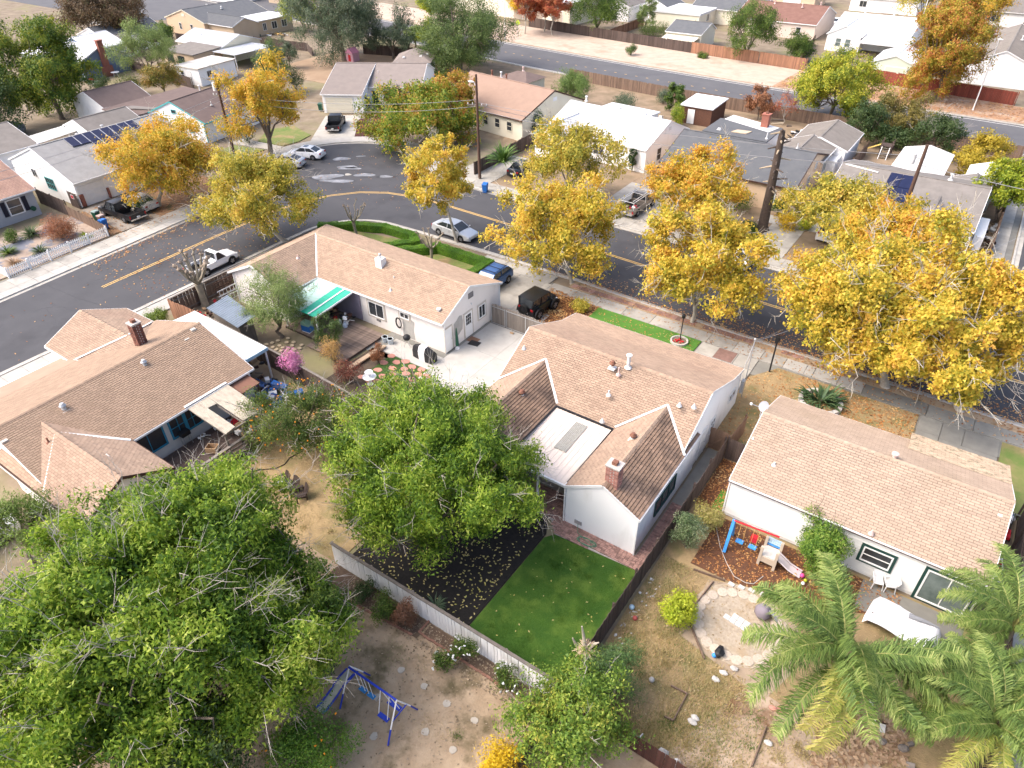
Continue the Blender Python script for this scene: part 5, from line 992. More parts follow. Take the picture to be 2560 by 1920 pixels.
t = fence('brown side gate with a small red sign beside the white garage', [(-80.9, 32.55), (-79.1, 32.55)], 1.7, m_woodd, .16, cat='gate', name='side_gate', posts=False); MB().box(.7, -.045, 1.05, 1.2, -.02, 1.4).build('sign', m_redp, t); 
for bx in ((.66, -.05, 1.01, 1.24, -.022, 1.05), (.66, -.05, 1.4, 1.24, -.022, 1.44), (.66, -.05, 1.05, .7, -.022, 1.4), (1.2, -.05, 1.05, 1.24, -.022, 1.4)): MB().box(*bx).build('sign_border', m_trimw, t)
fence('redwood fence left of the white walled house', [(-22.9, 38.4), (-21.6, 38.4)], 1.7, m_woodg, .13)
t = fence('brown board gate across the side passage of the white house', [(-8.65, 34.05), (-7.5, 34.05)], 1.7, mat('tan_gate', (.26, .16, .10), .85, (.2, .12, .08), 5, isl=.12), .16, cat='gate', name='side_gate', posts=False); MB().bar((.05, -.05, .2), (1.1, -.05, 1.5), .04, .1).build('brace', MATS['tan_gate'], t)
fence('short dark fence from the passage gate to the sand coloured house', [(-7.4, 33.75), (-5.95, 33.75)], 1.6, m_woodd, .15); fence('low brown fence running from the side gate toward the front lawn', [(-7.35, 34.0), (-7.2, 36.6)], 1.6, mat('brown_boards', (.22, .13, .09), .85, (.16, .1, .07), 5, isl=.12), .15)
fence('plank fence along the right side of the sand coloured house', [(8.1, 18), (8.1, 38)], 1.8, m_woodd, .15)
# white picket fence
pk = thing('picket_fence', 'white picket fence with pointed pales along the left pavement', 'fence', (-69.2, 20.4, 0)); pm = MB(); w, hh = .045, .98
pm.add([(-w, -.01, 0), (w, -.01, 0), (w, -.01, hh - .07), (0, -.01, hh), (-w, -.01, hh - .07), (-w, .01, 0), (w, .01, 0), (w, .01, hh - .07), (0, .01, hh), (-w, .01, hh - .07)], [(0, 1, 2, 3, 4), (9, 8, 7, 6, 5), (0, 5, 6, 1), (1, 6, 7, 2), (2, 7, 8, 3), (3, 8, 9, 4), (4, 9, 5, 0)]); pm = pm.mesh('pale', m_trimw)
ln = math.hypot(-1.0, 10.0); n = int(ln / .19)
for i in range(n): link('pale', pm, pk, (-1.0 * i / n, 10.0 * i / n, .1), (0, 0, PI / 2 + .1))
for i in range(14): link('pale', pm, pk, (-.15 * i, -.02, .1))
for z in (.35, .85): MB().bar((-.05, 0, z), (-1.05, 10, z), .03, .07).build('rail', m_trimw, pk); MB().bar((0, .02, z), (-2.1, .02, z), .03, .07).build('rail', m_trimw, pk)
for i in range(6): MB().box(-.06 - .2 * i, 2 * i - .06, 0, .06 - .2 * i, 2 * i + .06, 1.12).build('post', m_trimw, pk)
# far fences (planks below ten pixels: joined)
fence('dark brown plank fence behind the avenue verge on the left', [(-94, 143.0), (-72, 139.8), (-53.5, 137.4)], 1.9, m_woodd, .3, single=False)
fence('natural wood plank fence behind the sandy verge', [(-53.5, 137.4), (-40, 136.0), (-31.5, 135.0)], 2.0, m_woodr, .2, single=False)
fence('bright red-brown stained fence beside the tall autumn tree', [(-24.5, 134.2), (-14, 132.8)], 1.9, m_woodred, .2, single=False); fence('dark red stained fence right of the tall autumn tree trunk', [(-14, 132.8), (.3, 130.3)], 1.9, m_woodred, .2, single=False)
fence('long plank fence along the near side of the avenue', [(-63, 108.4), (-45, 106.6), (-22.8, 105.2), (-12, 104.8), (3, 104.4)], 1.7, m_wood, .2, single=False)
fence('dark fence behind the bare yard', [(-106, 103.6), (-97, 106), (-84, 109)], 1.8, m_woodd, .25, single=False)
fence('plank fence between the peach house and the grey shingled house', [(-12.95, 74), (-12.9, 96)], 1.8, m_wood, .2, single=False); fence('brown fence along the side street pavement', [(2.9, 73), (3.0, 88), (3.0, 104)], 1.8, m_wood, .2, single=False)
fence('fence between the cream house and the white roofed house', [(-49.5, 64), (-49.8, 92)], 1.6, m_woodd, .2, single=False); fence('dark fence behind the blue house', [(-133, 72), (-112, 70)], 1.7, m_woodd, .25, single=False)
fence('dark fence in front of the peach house', [(-146, 90.5), (-134.5, 93)], 1.8, m_woodd, .25, single=False); fence('plank fence around the patio with the pale chairs', [(-131, 98), (-117, 99.5), (-113, 97)], 1.5, m_woodd, .25, single=False)
fence('small plank fence between the teal trimmed house and the brown roof', [(-98, 50.5), (-84.9, 47.9)], 1.6, m_woodd, .25, single=False); fence('angled fence between two houses beyond the avenue', [(-36.2, 157), (-33.0, 136)], 1.8, m_wood, .25, single=False)
fence('fence round the yard of the cream flat roofed house', [(-73, 157), (-73, 140)], 1.7, m_woodr, .25, single=False)
# ------------------------------------------------------------------ trees and plants
def unit(a): return a / np.maximum(np.linalg.norm(a, axis=-1, keepdims=True), 1e-9)
def leafV(C, N_, l, w, r, droop=.35, sv=.35):
    """kite-shaped leaves at C facing N_"""
    n = len(C); t = unit(np.cross(N_, r.normal(size=(n, 3)))); t[:, 2] -= droop; t = unit(t); b = unit(np.cross(N_, t)); s = (1 + r.uniform(-sv, sv, n))[:, None]
    a = t * l * .5 * s; w_ = b * w * .5 * s; fold = N_ * (w * .18)
    tip = C + a - np.array([0, 0, 1]) * l * .12; q = r.uniform(.1, .6, (n, 1)); return np.stack([C - a * q + w_ + fold, tip, C - a * (1 - q) - w_ + fold], 1) 
def clumps(c, R_, Rz, n, r, inner=.45, low=-.55):
    d = unit(r.normal(size=(n * 3, 3))); d = d[d[:, 2] > low][:n]; q = r.uniform(inner, .92, len(d)) ** .8; th = np.arctan2(d[:, 1], d[:, 0]); f1, f2 = r.uniform(0, 6, 2); am = 1 if R_ < 7 else .35; q = q * (1 + .16 * am * np.sin(2 * th + f1) + .10 * am * np.sin(3 * th + f2 + 2 * d[:, 2]))
    return np.array(c) + d * q[:, None] * np.array([R_, R_, Rz]), d
def tree(label, base, c, R_, Rz, leaves=9000, l=.24, w=.18, lm=None, bm=None, nc=46, rc=.26, seed=1, trunk=.2, twigs=40, twl=1.0, name='tree', cat='tree', group=None, inner=.35, droop=.35, low=-.72, tm=None, sub=None, split=.45, cr=None):
    r = np.random.default_rng(seed); base = np.array([base[0], base[1], 0.]); c = np.array(c, float); t = thing(name, label, cat, (base[0], base[1], 0), group=group)
    cl, cd = clumps(c - base, R_, Rz, nc, r, inner, low); rcs = R_ * rc * r.uniform(.65, 1.3, len(cl))
    wgt = rcs ** 2; leaves = leaves * 1.3; l *= .97; w *= 1.0; cnt = np.maximum(4, (wgt / wgt.sum() * leaves)).astype(int); idx = np.repeat(np.arange(len(cl)), cnt); n = len(idx)
    # sprays: small sub-clusters inside each bough give the crown its uneven texture
    k = 14; sprays = unit(r.normal(size=(len(cl), k, 3))) * (r.uniform(.35, 1.05, (len(cl), k, 1))); sprays[..., 2] *= .75
    si = r.integers(0, k, n); C = cl[idx] + sprays[idx, si] * rcs[idx][:, None] + r.normal(size=(n, 3)) * (rcs[idx] * .20)[:, None]
    out = unit(sprays[idx, si] + cd[idx] * .6); N_ = unit(out + np.array([0, 0, .5]) + r.normal(size=(n, 3)) * .55)
    V = leafV(C, N_, l, w, r, droop); me = npmesh('crown', V, 3, lm); link('crown', me, t)
    # trunk and limbs
    mb = MB(); cc = c - base; top = cc * split + np.array([0, 0, 0]); top[2] = max(.8, (cc[2] - Rz) * .9 + .3) if cc[2] - Rz > .6 else cc[2] * split
    sk = r.normal(size=3) * .15; mid_ = top * .5 + np.array([sk[0], sk[1], 0]); mb.tube([(0, 0, -.05), tuple(top * .12), tuple(mid_), tuple(top)], [trunk * 1.45, trunk * 1.05, trunk * .92, trunk * .85], 9)
    nl = 6; limbs = []
    for i in range(nl):
        j = np.argmin(np.abs(np.arctan2(cl[:, 1] - cc[1], cl[:, 0] - cc[0]) - (-PI + 2 * PI * (i + .5) / nl))); e = cl[j] * .7 + cc * .3 - np.array([0, 0, Rz * .22]); m1 = top * .55 + e * .45 + np.array([0, 0, Rz * .12]); limbs.append((top, m1, e)); mb.tube([tuple(top), tuple(m1), tuple(e)], [trunk * .6, trunk * .36, trunk * .12], 6)
    for i in range(len(cl)):
        a = limbs[int(((math.atan2(cl[i, 1] - cc[1], cl[i, 0] - cc[0]) + PI) / (2 * PI) * nl)) % nl]; s0 = a[1] if r.random() < .5 else a[2]; m1 = s0 * .5 + cl[i] * .5 + r.normal(size=3) * .12 * R_ + np.array([0, 0, .06 * R_]); mb.tube([tuple(s0), tuple(m1), tuple(cl[i])], [min(trunk, .26) * .26, min(trunk, .26) * .16, min(trunk, .26) * .06], 5, False)
    mb.build('trunk', bm or m_bark, t, smooth=50)
    if twigs:
        tb = MB()
        for i in range(twigs):
            j = r.integers(0, len(cl)); d = unit(cd[j] + r.normal(size=3) * .5 + np.array([0, 0, .25])); s0 = cl[j] + d * rcs[j] * .3; L_ = rcs[j] * .9 + twl * r.uniform(.3, 1); bend = r.normal(size=3) * .22 * L_
            m1 = s0 + d * L_ * .5 + bend; e = s0 + d * L_ + bend * .3; rr = .021 if tm is m_barkp else .012; tb.tube([tuple(s0), tuple(m1), tuple(e)], [rr * 1.3, rr, rr * .35], 4, False)
            for q in range(4):
                f = r.uniform(.35, .95); p0 = s0 * (1 - f) + e * f + bend * .4; d2 = unit(d + r.normal(size=3) * .7); tb.tube([tuple(p0), tuple(p0 + d2 * L_ * .2 + r.normal(size=3) * .04), tuple(p0 + d2 * L_ * .4)], [rr * .7, rr * .5, rr * .2], 3, False)
        tb.build('twigs', tm or m_twig, t)['kind'] = 'stuff'
    return t
def bush(label, c, R_, Rz, lm, leaves=2500, l=.12, w=.07, seed=1, name='shrub', cat='shrub', group=None, nc=18, rc=.42, flowers=None, stems=True, twigs=0, droop=.2, bm=None):
    r = np.random.default_rng(seed); t = thing(name, label, cat, (c[0], c[1], 0), group=group); cc = np.array([0, 0, max(Rz, c[2] if len(c) > 2 else Rz)])
    cl, cd = clumps(cc, R_ * .8, Rz * .8, nc, r, .3, -.8); rcs = R_ * rc * r.uniform(.7, 1.2, len(cl)); idx = r.integers(0, len(cl), leaves); n = leaves
    d = unit(r.normal(size=(n, 3))); C = cl[idx] + d * (rcs[idx] * r.uniform(.5, 1.05, n))[:, None]; C[:, 2] = np.maximum(C[:, 2], .03); N_ = unit(d + cd[idx] * .5 + r.normal(size=(n, 3)) * .5 + np.array([0, 0, .4]))
    link('foliage', npmesh('foliage', leafV(C, N_, l, w, r, droop), 3, lm), t)
    if stems:
        mb = MB()
        for i in range(8): e = cl[i % len(cl)]; mb.tube([(0, 0, 0), tuple(e * .5 + np.array([0, 0, .1])), tuple(e)], [.04, .03, .012], 5)
        for i in range(twigs): e = cl[i % len(cl)]; d = unit(cd[i % len(cl)] + r.normal(size=3) * .5); mb.tube([tuple(e), tuple(e + d * R_ * .35 + r.normal(size=3) * .05), tuple(e + d * R_ * .75)], [.018, .012, .005], 4, False)
        mb.build('stem', bm or m_bark, t)
    if flowers:
        fm, fn, fs = flowers
        for i in range(fn):
            j = r.integers(0, len(cl)); d = unit(cd[j] + r.normal(size=3) * .5); p = cl[j] + d * rcs[j] * 1.0
            if 'fl' + fm.name not in PL:
                k = MB()
                for q in range(3): k.blob((.5 * math.cos(q * 2.1), .5 * math.sin(q * 2.1), 0), .7, 6, (1, 1, .7), .2)
                PL['fl' + fm.name] = k.mesh('flower', fm)
            link('flower', PL['fl' + fm.name], t, tuple(p), (r.uniform(0, 3), r.uniform(0, 3), 0), (fs, fs, fs))
    return t
def strap(label, c, n, L_, w, lm, seed=1, name='plant', cat='plant', arch=.6, group=None, z=0, up=.7, base_r=.1, spread=1.):
    """rosette of arching strap leaves"""
    r = np.random.default_rng(seed); t = thing(name, label, cat, (c[0], c[1], z), group=group); out = []
    for i in range(n):
        a = r.uniform(0, 2 * PI); el = r.uniform(.15, 1.35) * up + .15; ll = L_ * r.uniform(.7, 1.1); d = np.array([math.cos(a), math.sin(a), 0]); s_ = np.array([-d[1], d[0], 0]); p = np.array([d[0], d[1], 0]) * base_r * r.uniform(0, 1); pts = []
        for k in range(5):
            f = k / 4; e = el - arch * f * f * 1.5; p = p + (d * math.cos(e) * spread + np.array([0, 0, math.sin(e)])) * ll / 4 if k else p; pts.append(p.copy())
        for k in range(4):
            w0, w1 = w * math.sin(PI * (.2 + .75 * k / 4)) * .5, w * math.sin(PI * (.2 + .75 * (k + 1) / 4)) * .5; out.append([pts[k] - s_ * w0, pts[k] + s_ * w0, pts[k + 1] + s_ * w1, pts[k + 1] - s_ * w1])
    V = np.array(out); V[..., 2] = np.maximum(V[..., 2], .01); link('foliage', npmesh('foliage', V, 4, lm), t); MB().lathe([(.06, 0), (.09, .1), (.03, .2)], n=7).build('stem', m_bark, t); return t
L_gold = leafmat('plane_leaf_gold', [(.20, .23, .03), (.38, .35, .04), (.58, .46, .055), (.74, .56, .08), (.72, .48, .075), (.62, .33, .07)], .45)
L_gold2 = leafmat('plane_leaf_olive_gold', [(.17, .20, .035), (.32, .32, .045), (.50, .42, .06), (.66, .52, .09), (.60, .38, .08)], .45)
L_goldo = leafmat('plane_leaf_orange_gold', [(.20, .22, .03), (.46, .38, .04), (.66, .47, .055), (.74, .44, .065), (.64, .28, .06)], .45)
L_green = leafmat('ash_leaf_green', [(.035, .085, .012), (.085, .17, .02), (.19, .31, .03), (.35, .46, .05), (.58, .64, .15)], .5)
L_green2 = leafmat('mid_leaf_green', [(.03, .07, .012), (.065, .12, .018), (.13, .20, .03), (.22, .29, .05)], .4)
L_dark = leafmat('dark_leaf_green', [(.02, .045, .014), (.04, .078, .02), (.07, .11, .03), (.11, .15, .045)], .3)
L_orange = leafmat('citrus_leaf', [(.03, .07, .014), (.07, .125, .022), (.14, .19, .035), (.24, .27, .06)], .4)
L_olive = leafmat('olive_leaf', [(.10, .16, .04), (.17, .24, .07), (.27, .34, .11), (.36, .42, .16)], .4)
L_cedar = leafmat('cedar_needle', [(.05, .085, .045), (.09, .13, .07), (.15, .19, .11), (.22, .25, .16)], .3)
L_juni = leafmat('conifer_needle', [(.04, .08, .02), (.08, .13, .035), (.13, .19, .05), (.2, .26, .07)], .35)
L_yg = leafmat('yellow_green_leaf', [(.09, .16, .015), (.2, .28, .02), (.36, .40, .03), (.52, .5, .04)], .4)
L_elm = leafmat('elm_leaf_yellowing', [(.07, .12, .015), (.17, .23, .02), (.34, .38, .03), (.55, .50, .05), (.6, .5, .08)], .4)
L_rust = leafmat('rusty_leaf', [(.15, .19, .02), (.30, .28, .03), (.46, .32, .04), (.50, .22, .05), (.46, .12, .06)], .4)
L_tallow = leafmat('tallow_leaf_mixed', [(.05, .12, .015), (.13, .22, .02), (.28, .33, .03), (.42, .30, .04), (.48, .16, .06)], .4)
L_red = leafmat('red_leaf', [(.28, .05, .03), (.42, .10, .05), (.45, .18, .06), (.30, .07, .05)])
L_plum = leafmat('dark_plum_leaf', [(.05, .045, .02), (.10, .06, .03), (.15, .09, .04), (.12, .13, .045)], .3)
L_brownl = leafmat('brown_leaf', [(.14, .06, .03), (.24, .10, .045), (.32, .15, .07), (.2, .08, .04)], .15)
L_amber = leafmat('amber_leaf', [(.30, .16, .04), (.42, .25, .07), (.5, .33, .12), (.36, .2, .08)], .2)
L_lime = leafmat('lime_leaf', [(.24, .34, .02), (.40, .48, .03), (.52, .55, .05), (.34, .40, .03)])
L_yel = leafmat('bright_yellow_leaf', [(.55, .36, .01), (.68, .46, .015), (.72, .52, .03), (.5, .34, .02)])
L_hedge = leafmat('hedge_leaf', [(.06, .16, .012), (.10, .24, .018), (.16, .32, .02), (.22, .38, .03)], .25)
L_palm = leafmat('palm_leaflet', [(.05, .095, .02), (.10, .17, .035), (.19, .27, .06), (.36, .41, .13)], .3)
L_palmy = leafmat('palm_leaflet_yellowing', [(.12, .18, .03), (.22, .28, .05), (.38, .37, .09), (.48, .40, .14)], .3)
L_pinkl = leafmat('pink_blossom', [(.50, .12, .30), (.62, .22, .42), (.68, .34, .5), (.45, .25, .2)], .3)
L_grey = leafmat('variegated_leaf', [(.05, .10, .03), (.12, .18, .07), (.30, .36, .20), (.45, .48, .33)])
m_flw = mat('white_petal', (.78, .78, .76), .7)
G_pl = 'autumn plane trees along the street'
tree('golden plane tree on the brick strip in front of the blue car driveway', (-26.6, 47.7), (-28.0, 47.1, 5.3), 5.3, 4.0, 24700, .215, .20, L_gold, m_barkp, 56, .24, 11, .17, 60, .9, 'plane_tree', group=G_pl, tm=m_barkp)
tree('golden plane tree with pale trunk behind the green strip of lawn', (-15.3, 47.4), (-15.3, 47.4, 5.7), 4.5, 4.3, 22100, .215, .20, L_gold, m_barkp, 50, .25, 12, .17, 60, .9, 'plane_tree', group=G_pl, tm=m_barkp)
tree('slender golden plane tree leaning over the silver sedan', (-40.2, 48.6), (-41.5, 47.6, 6.6), 3.7, 3.1, 12350, .215, .20, L_gold, m_barkp, 34, .26, 13, .14, 50, .9, 'plane_tree', group=G_pl, tm=m_barkp, inner=.45)
tree('golden tree with a thick leaning trunk at the turning circle kerb', (-75.4, 55.3), (-75.6, 56.0, 6.3), 5.1, 4.6, 17500, .23, .20, L_goldo, m_bark, 50, .25, 14, .32, 40, .8, 'plane_tree', group=G_pl, tm=m_barkp)
tree('broad orange-gold plane tree shading the black pickup driveway', (-72.6, 37.6), (-71.8, 38.9, 5.3), 6.2, 3.9, 27300, .215, .20, L_goldo, m_barkp, 58, .23, 15, .22, 70, 1.0, 'plane_tree', group=G_pl, tm=m_barkp)
tree('olive-gold plane tree overhanging the western street at the cream house corner', (-53.2, 39.3), (-56.0, 37.3, 5.3), 5.7, 4.0, 26000, .215, .20, L_gold2, m_barkp, 56, .23, 16, .22, 90, 1.3, 'plane_tree', group=G_pl, tm=m_barkp)
tree('huge golden plane tree spreading over the street above the hydrant', (-.7, 46.9), (-3.0, 48.7, 5.6), 6.7, 5.2, 52000, .215, .20, L_gold, m_barkp, 84, .20, 17, .27, 120, 1.2, 'plane_tree', group=G_pl, tm=m_barkp)
tree('golden plane tree with long pale bare boughs toward the right edge', (4.0, 46.9), (2.3, 46.9, 6.0), 4.8, 5.2, 35100, .215, .20, L_gold, m_barkp, 56, .23, 18, .24, 120, 1.4, 'plane_tree', group=G_pl, tm=m_barkp)
tree('golden plane tree across the street in front of the white roofed house', (-36.5, 62.3), (-35.7, 63.2, 5.2), 4.9, 3.3, 15625, .23, .20, L_gold2, m_barkp, 48, .25, 19, .18, 50, .9, 'plane_tree', group=G_pl, tm=m_barkp)
tree('golden plane tree beside the tan truck with the rack', (-22.5, 62.3), (-21.8, 63.0, 5.2), 4.9, 3.0, 15625, .23, .20, L_goldo, m_barkp, 48, .25, 20, .18, 50, .9, 'plane_tree', group=G_pl, tm=m_barkp)
tree('low golden plane tree between the bare trunk and the solar array', (-8.8, 62.4), (-9.4, 65.6, 4.8), 4.5, 2.4, 15000, .23, .20, L_gold2, m_barkp, 34, .28, 21, .18, 50, .9, 'plane_tree', group=G_pl, tm=m_barkp)
tree('golden plane tree across the street behind the huge plane crown', (-.8, 62.3), (-3.6, 60.5, 5.4), 4.8, 2.2, 13750, .23, .20, L_goldo, m_barkp, 40, .26, 22, .2, 40, .9, 'plane_tree', group=G_pl, tm=m_barkp)
# green trees in the gardens
tree('very large green ash tree with dead grey twigs filling the lower left', (-20.9, 4.3), (-21.3, 5.4, 5.6), 7.4, 4.7, 215000, .215, .088, L_green, m_bark, 185, .16, 231, .42, 330, 1.1, 'ash_tree', droop=.55, low=-.45, inner=.45, tm=m_twig)
tree('green ash tree with yellow-green boughs beside the black mulch bed', (-17.9, 18.6), (-18.5, 19.6, 5.1), 5.6, 4.0, 112000, .21, .082, L_green, m_bark, 96, .21, 32, .26, 110, 1.1, 'ash_tree', droop=.6, low=-.6, inner=.4, tm=m_twig)
tree('dark green tree right of the large ash above the blue swing frame', (-17.2, 9.6), (-17.6, 9.8, 3.6), 2.4, 3.3, 17000, .17, .07, L_green2, m_bark, 30, .33, 33, .18, 0, 1, 'garden_tree')
tree('dark leafy tree filling the bottom edge below the large ash', (-16.5, 3.0), (-16.8, 3.2, 3.4), 3.0, 2.6, 16000, .16, .075, L_dark, m_bark, 36, .3, 34, .2, 0, 1, 'garden_tree')
bush('dense round green citrus bush at the bottom edge left of the swing frame', (-14.4, 6.3, 1.9), 2.1, 1.8, leafmat('bright_citrus_leaf', [(.05, .12, .012), (.09, .2, .02), (.16, .28, .03), (.24, .33, .04)]), 14000, .10, .055, 35, 'citrus_bush', 'bush', nc=30, rc=.32, flowers=(mat('orange_fruit', (.7, .25, .01), .5), 24, .045))
tree('feathery light green tree at the left edge beside the white van', (-34.8, 5.2), (-34.8, 5.6, 2.8), 2.2, 1.7, 7000, .20, .05, leafmat('feathery_leaf', [(.10, .17, .03), (.17, .25, .05), (.25, .33, .08)]), m_bark, 24, .34, 36, .12, 0, 1, 'garden_tree', droop=.6)
t = tree('orange tree laden with small fruit beside the deck of the tan roofed house', (-29.9, 20.0), (-29.9, 20.0, 2.3), 3.0, 2.2, 21000, .13, .06, L_orange, m_bark, 46, .27, 37, .14, 60, .7, 'orange_tree', low=-.7)
fr = PL.setdefault('fruit', MB().blob((0, 0, 0), .05, 6).mesh('orange', MATS['orange_fruit'])); r_ = np.random.default_rng(5)
for i in range(110):
    d = unit(r_.normal(size=3)); d[2] = d[2] * .8 + .1; link('orange', fr, t, (d[0] * 2.95, d[1] * 2.95, 2.35 + d[2] * 2.15))
tree('grey-green olive-like tree in front of the green awning', (-41.2, 27.6), (-41.4, 27.9, 3.1), 3.1, 2.5, 20000, .15, .05, L_olive, m_bark, 48, .27, 38, .15, 30, .6, 'garden_tree', droop=.3)
tree('narrow dark conifer shrub beside the awning post', (-36.5, 28.4), (-36.5, 28.4, 1.7), .95, 1.6, 6000, .12, .05, L_juni, m_bark, 20, .45, 39, .06, 0, 1, 'conifer_shrub')
tree('large mixed green, yellow and red tree beside the wooden utility pole', (-60.6, 71.2), (-61.6, 68.8, 3.6), 6.9, 4.1, 32000, .27, .2, L_tallow, m_bark, 64, .24, 40, .3, 0, 1, 'tallow_tree', low=-.6)
tree('red-topped bough crown behind the mixed green tree', (-61.5, 74.5), (-61.8, 75.5, 5.4), 3.6, 2.6, 9000, .27, .2, L_rust, m_bark, 26, .3, 41, .2, 0, 1, 'tallow_tree')
tree('massive dark green conifer with bushy boughs beside the avenue', (-82.7, 103.5), (-81.4, 103.6, 5.6), 9.0, 7.2, 46000, .30, .13, L_juni, m_bark, 62, .24, 42, .5, 0, 1, 'conifer_tree', low=-.8, inner=.3)
tree('yellowish shrub tree at the left foot of the massive conifer', (-92.5, 107.5), (-92.4, 107.8, 3.6), 3.2, 3.2, 7000, .25, .14, L_yg, m_bark, 24, .32, 43, .15, 0, 1, 'garden_tree')
tree('blue-green cedar with drooping boughs in the bare yard', (-104.9, 97.5), (-105.6, 97.2, 7.2), 9.4, 6.8, 46000, .34, .12, L_cedar, m_bark, 60, .24, 44, .45, 60, 1.5, 'cedar_tree', low=-.75, droop=.9)
tree('smaller blue-green cedar right of the large cedar', (-98.6, 103.8), (-98.6, 104, 4.5), 4.6, 3.4, 14000, .30, .10, L_cedar, m_bark, 30, .3, 45, .25, 0, 1, 'cedar_tree', droop=.8)
tree('tall dark green and yellow liquidambar at the left edge', (-113.5, 49), (-113.5, 48.5, 6.4), 7.2, 7.6, 46000, .27, .19, leafmat('sweetgum_leaf', [(.035, .085, .015), (.07, .14, .02), (.15, .22, .025), (.27, .30, .03), (.38, .36, .04)]), m_bark, 74, .22, 46, .35, 0, 1, 'garden_tree', low=-.85)
tree('dark shaded tree below the tall liquidambar at the left edge', (-112, 38), (-112.5, 38.5, 3.8), 6.0, 3.6, 14000, .27, .17, L_dark, m_bark, 30, .3, 47, .25, 0, 1, 'garden_tree', low=-.8)
tree('wide dark plum coloured tree at the top left', (-154, 76), (-156.5, 81, 6), 8.5, 4.5, 20000, .35, .22, L_plum, m_bark, 46, .24, 48, .3, 0, 1, 'plum_tree', low=-.6)
tree('second dark plum coloured tree left of the parked green car', (-170, 92), (-170, 92, 5), 7, 4.0, 12000, .35, .22, L_plum, m_bark, 36, .26, 148, .3, 0, 1, 'plum_tree', low=-.6)
tree('pale olive green tree behind the blue house chimney', (-122.5, 69.3), (-122.5, 69.5, 4.8), 5.0, 3.9, 15000, .26, .10, L_olive, m_bark, 44, .27, 49, .2, 0, 1, 'garden_tree')
tree('small amber and green tree beside the flat roofed white outbuilding', (-111.9, 64.8), (-111.9, 65, 3), 3.0, 2.4, 7000, .24, .12, leafmat('amber_green_leaf', [(.08, .12, .02), (.18, .19, .03), (.34, .24, .05), (.4, .22, .05)]), m_bark, 24, .32, 50, .12, 0, 1, 'garden_tree')
tree('green conifer crown behind the golden turning-circle tree', (-96.5, 74.5), (-96.6, 74.5, 4.5), 2.8, 4.2, 10000, .24, .09, L_juni, m_bark, 30, .36, 51, .2, 0, 1, 'conifer_tree', low=-.9)
tree('small grey-green conifer beside the lattice patio', (-109, 88), (-109, 88, 2.6), 2.2, 2.6, 5000, .24, .09, L_cedar, m_bark, 18, .4, 52, .1, 0, 1, 'conifer_tree', low=-.9)
tree('yellow-green elm standing on the near side of the avenue', (-20.4, 108.2), (-20.2, 108.2, 4.5), 6.3, 4.9, 27000, .27, .17, L_elm, m_bark, 60, .25, 53, .25, 0, 1, 'elm_tree', low=-.9)
tree('tall rusty red and olive autumn tree on the verge', (-10.0, 127.7), (-10.0, 127.6, 7.7), 6.9, 7.6, 38000, .28, .2, L_rust, m_bark, 76, .23, 54, .3, 0, 1, 'liquidambar_tree', low=-.92)
tree('mid green feathery tree behind the natural wood fence', (-43.3, 138.5), (-43.3, 138.8, 5.4), 5.6, 4.6, 16000, .27, .12, L_green2, m_bark, 44, .27, 55, .25, 0, 1, 'garden_tree')
tree('small round citrus-like tree against the natural wood fence', (-34.8, 140.5), (-34.8, 140.5, 2.6), 3.3, 2.4, 6500, .24, .13, L_green2, m_bark, 24, .33, 56, .12, 0, 1, 'garden_tree')
for i, (x, y, q, lb) in enumerate(((-13.7, 105.6, leafmat('olive_brown', [(.09, .10, .03), (.17, .17, .045), (.27, .22, .06), (.22, .14, .05)], .35), 'olive brown shrub tree left of the wooden climbing frame'), (-9.4, 104.5, leafmat('bronze_leaf', [(.10, .10, .025), (.2, .17, .04), (.3, .23, .05)]), 'bronze-green shrub tree above the wooden climbing frame'), (-14.6, 100.5, L_dark, 'dark glossy shrub left of the climbing frame'), (-6.0, 99.0, L_dark, 'dark leafy shrub with bare twigs right of the climbing frame'))):
    tree(lb, (x, y), (x, y, 2.9), 3.0, 2.5, 7500, .24, .12, q, m_bark, 24, .33, 57 + i, .12, 30 if i == 3 else 0, 1.4, 'shrub_tree', low=-.8)
bush('low dark ground-hugging shrubs along the avenue fence corner', (-10.5, 101.0, 1.2), 2.4, 1.3, L_dark, 4000, .24, .15, 61, nc=20)
tree('round golden-yellow tree at the right edge beside the side street', (-.5, 96.0), (-.5, 96.2, 2.6), 3.1, 2.0, 7500, .24, .14, leafmat('golden_feather', [(.26, .22, .02), (.42, .33, .03), (.55, .38, .04)]), m_bark, 26, .32, 62, .12, 0, 1, 'garden_tree', low=-.8)
tree('dark yellow-green tree at the right edge beside the grey shingled house', (2.3, 82.2), (2.5, 82.3, 3.6), 2.8, 2.9, 9000, .24, .17, L_yg, m_bark, 30, .32, 63, .15, 0, 1, 'garden_tree')
tree('feathery light green willow-like shrub beside the small brown roof', (-54.1, 93.0), (-54.1, 93.2, 2.9), 3.3, 2.7, 10000, .28, .06, leafmat('willow_leaf', [(.08, .14, .03), (.14, .22, .05), (.2, .28, .07)]), m_bark, 30, .32, 64, .1, 0, 1, 'shrub_tree', low=-.8)
tree('small pointed green tree left of the dark wooden shed', (-40.3, 99.8), (-40.3, 100, 2.2), 1.5, 2.1, 4000, .24, .15, L_green2, m_bark, 16, .42, 65, .08, 0, 1, 'garden_tree', low=-.9)
bush('yellow-green shrub at the door of the dark wooden shed', (-37.6, 94.6, 1.4), 1.4, 1.6, L_yg, 2600, .2, .1, 66)
tree('dark red smoke bush behind the charcoal flat roof', (-29.0, 103.3), (-29, 103.3, 2.8), 1.9, 1.9, 4500, .22, .14, L_brownl, m_bark, 16, .4, 67, .08, 0, 1, 'shrub_tree')
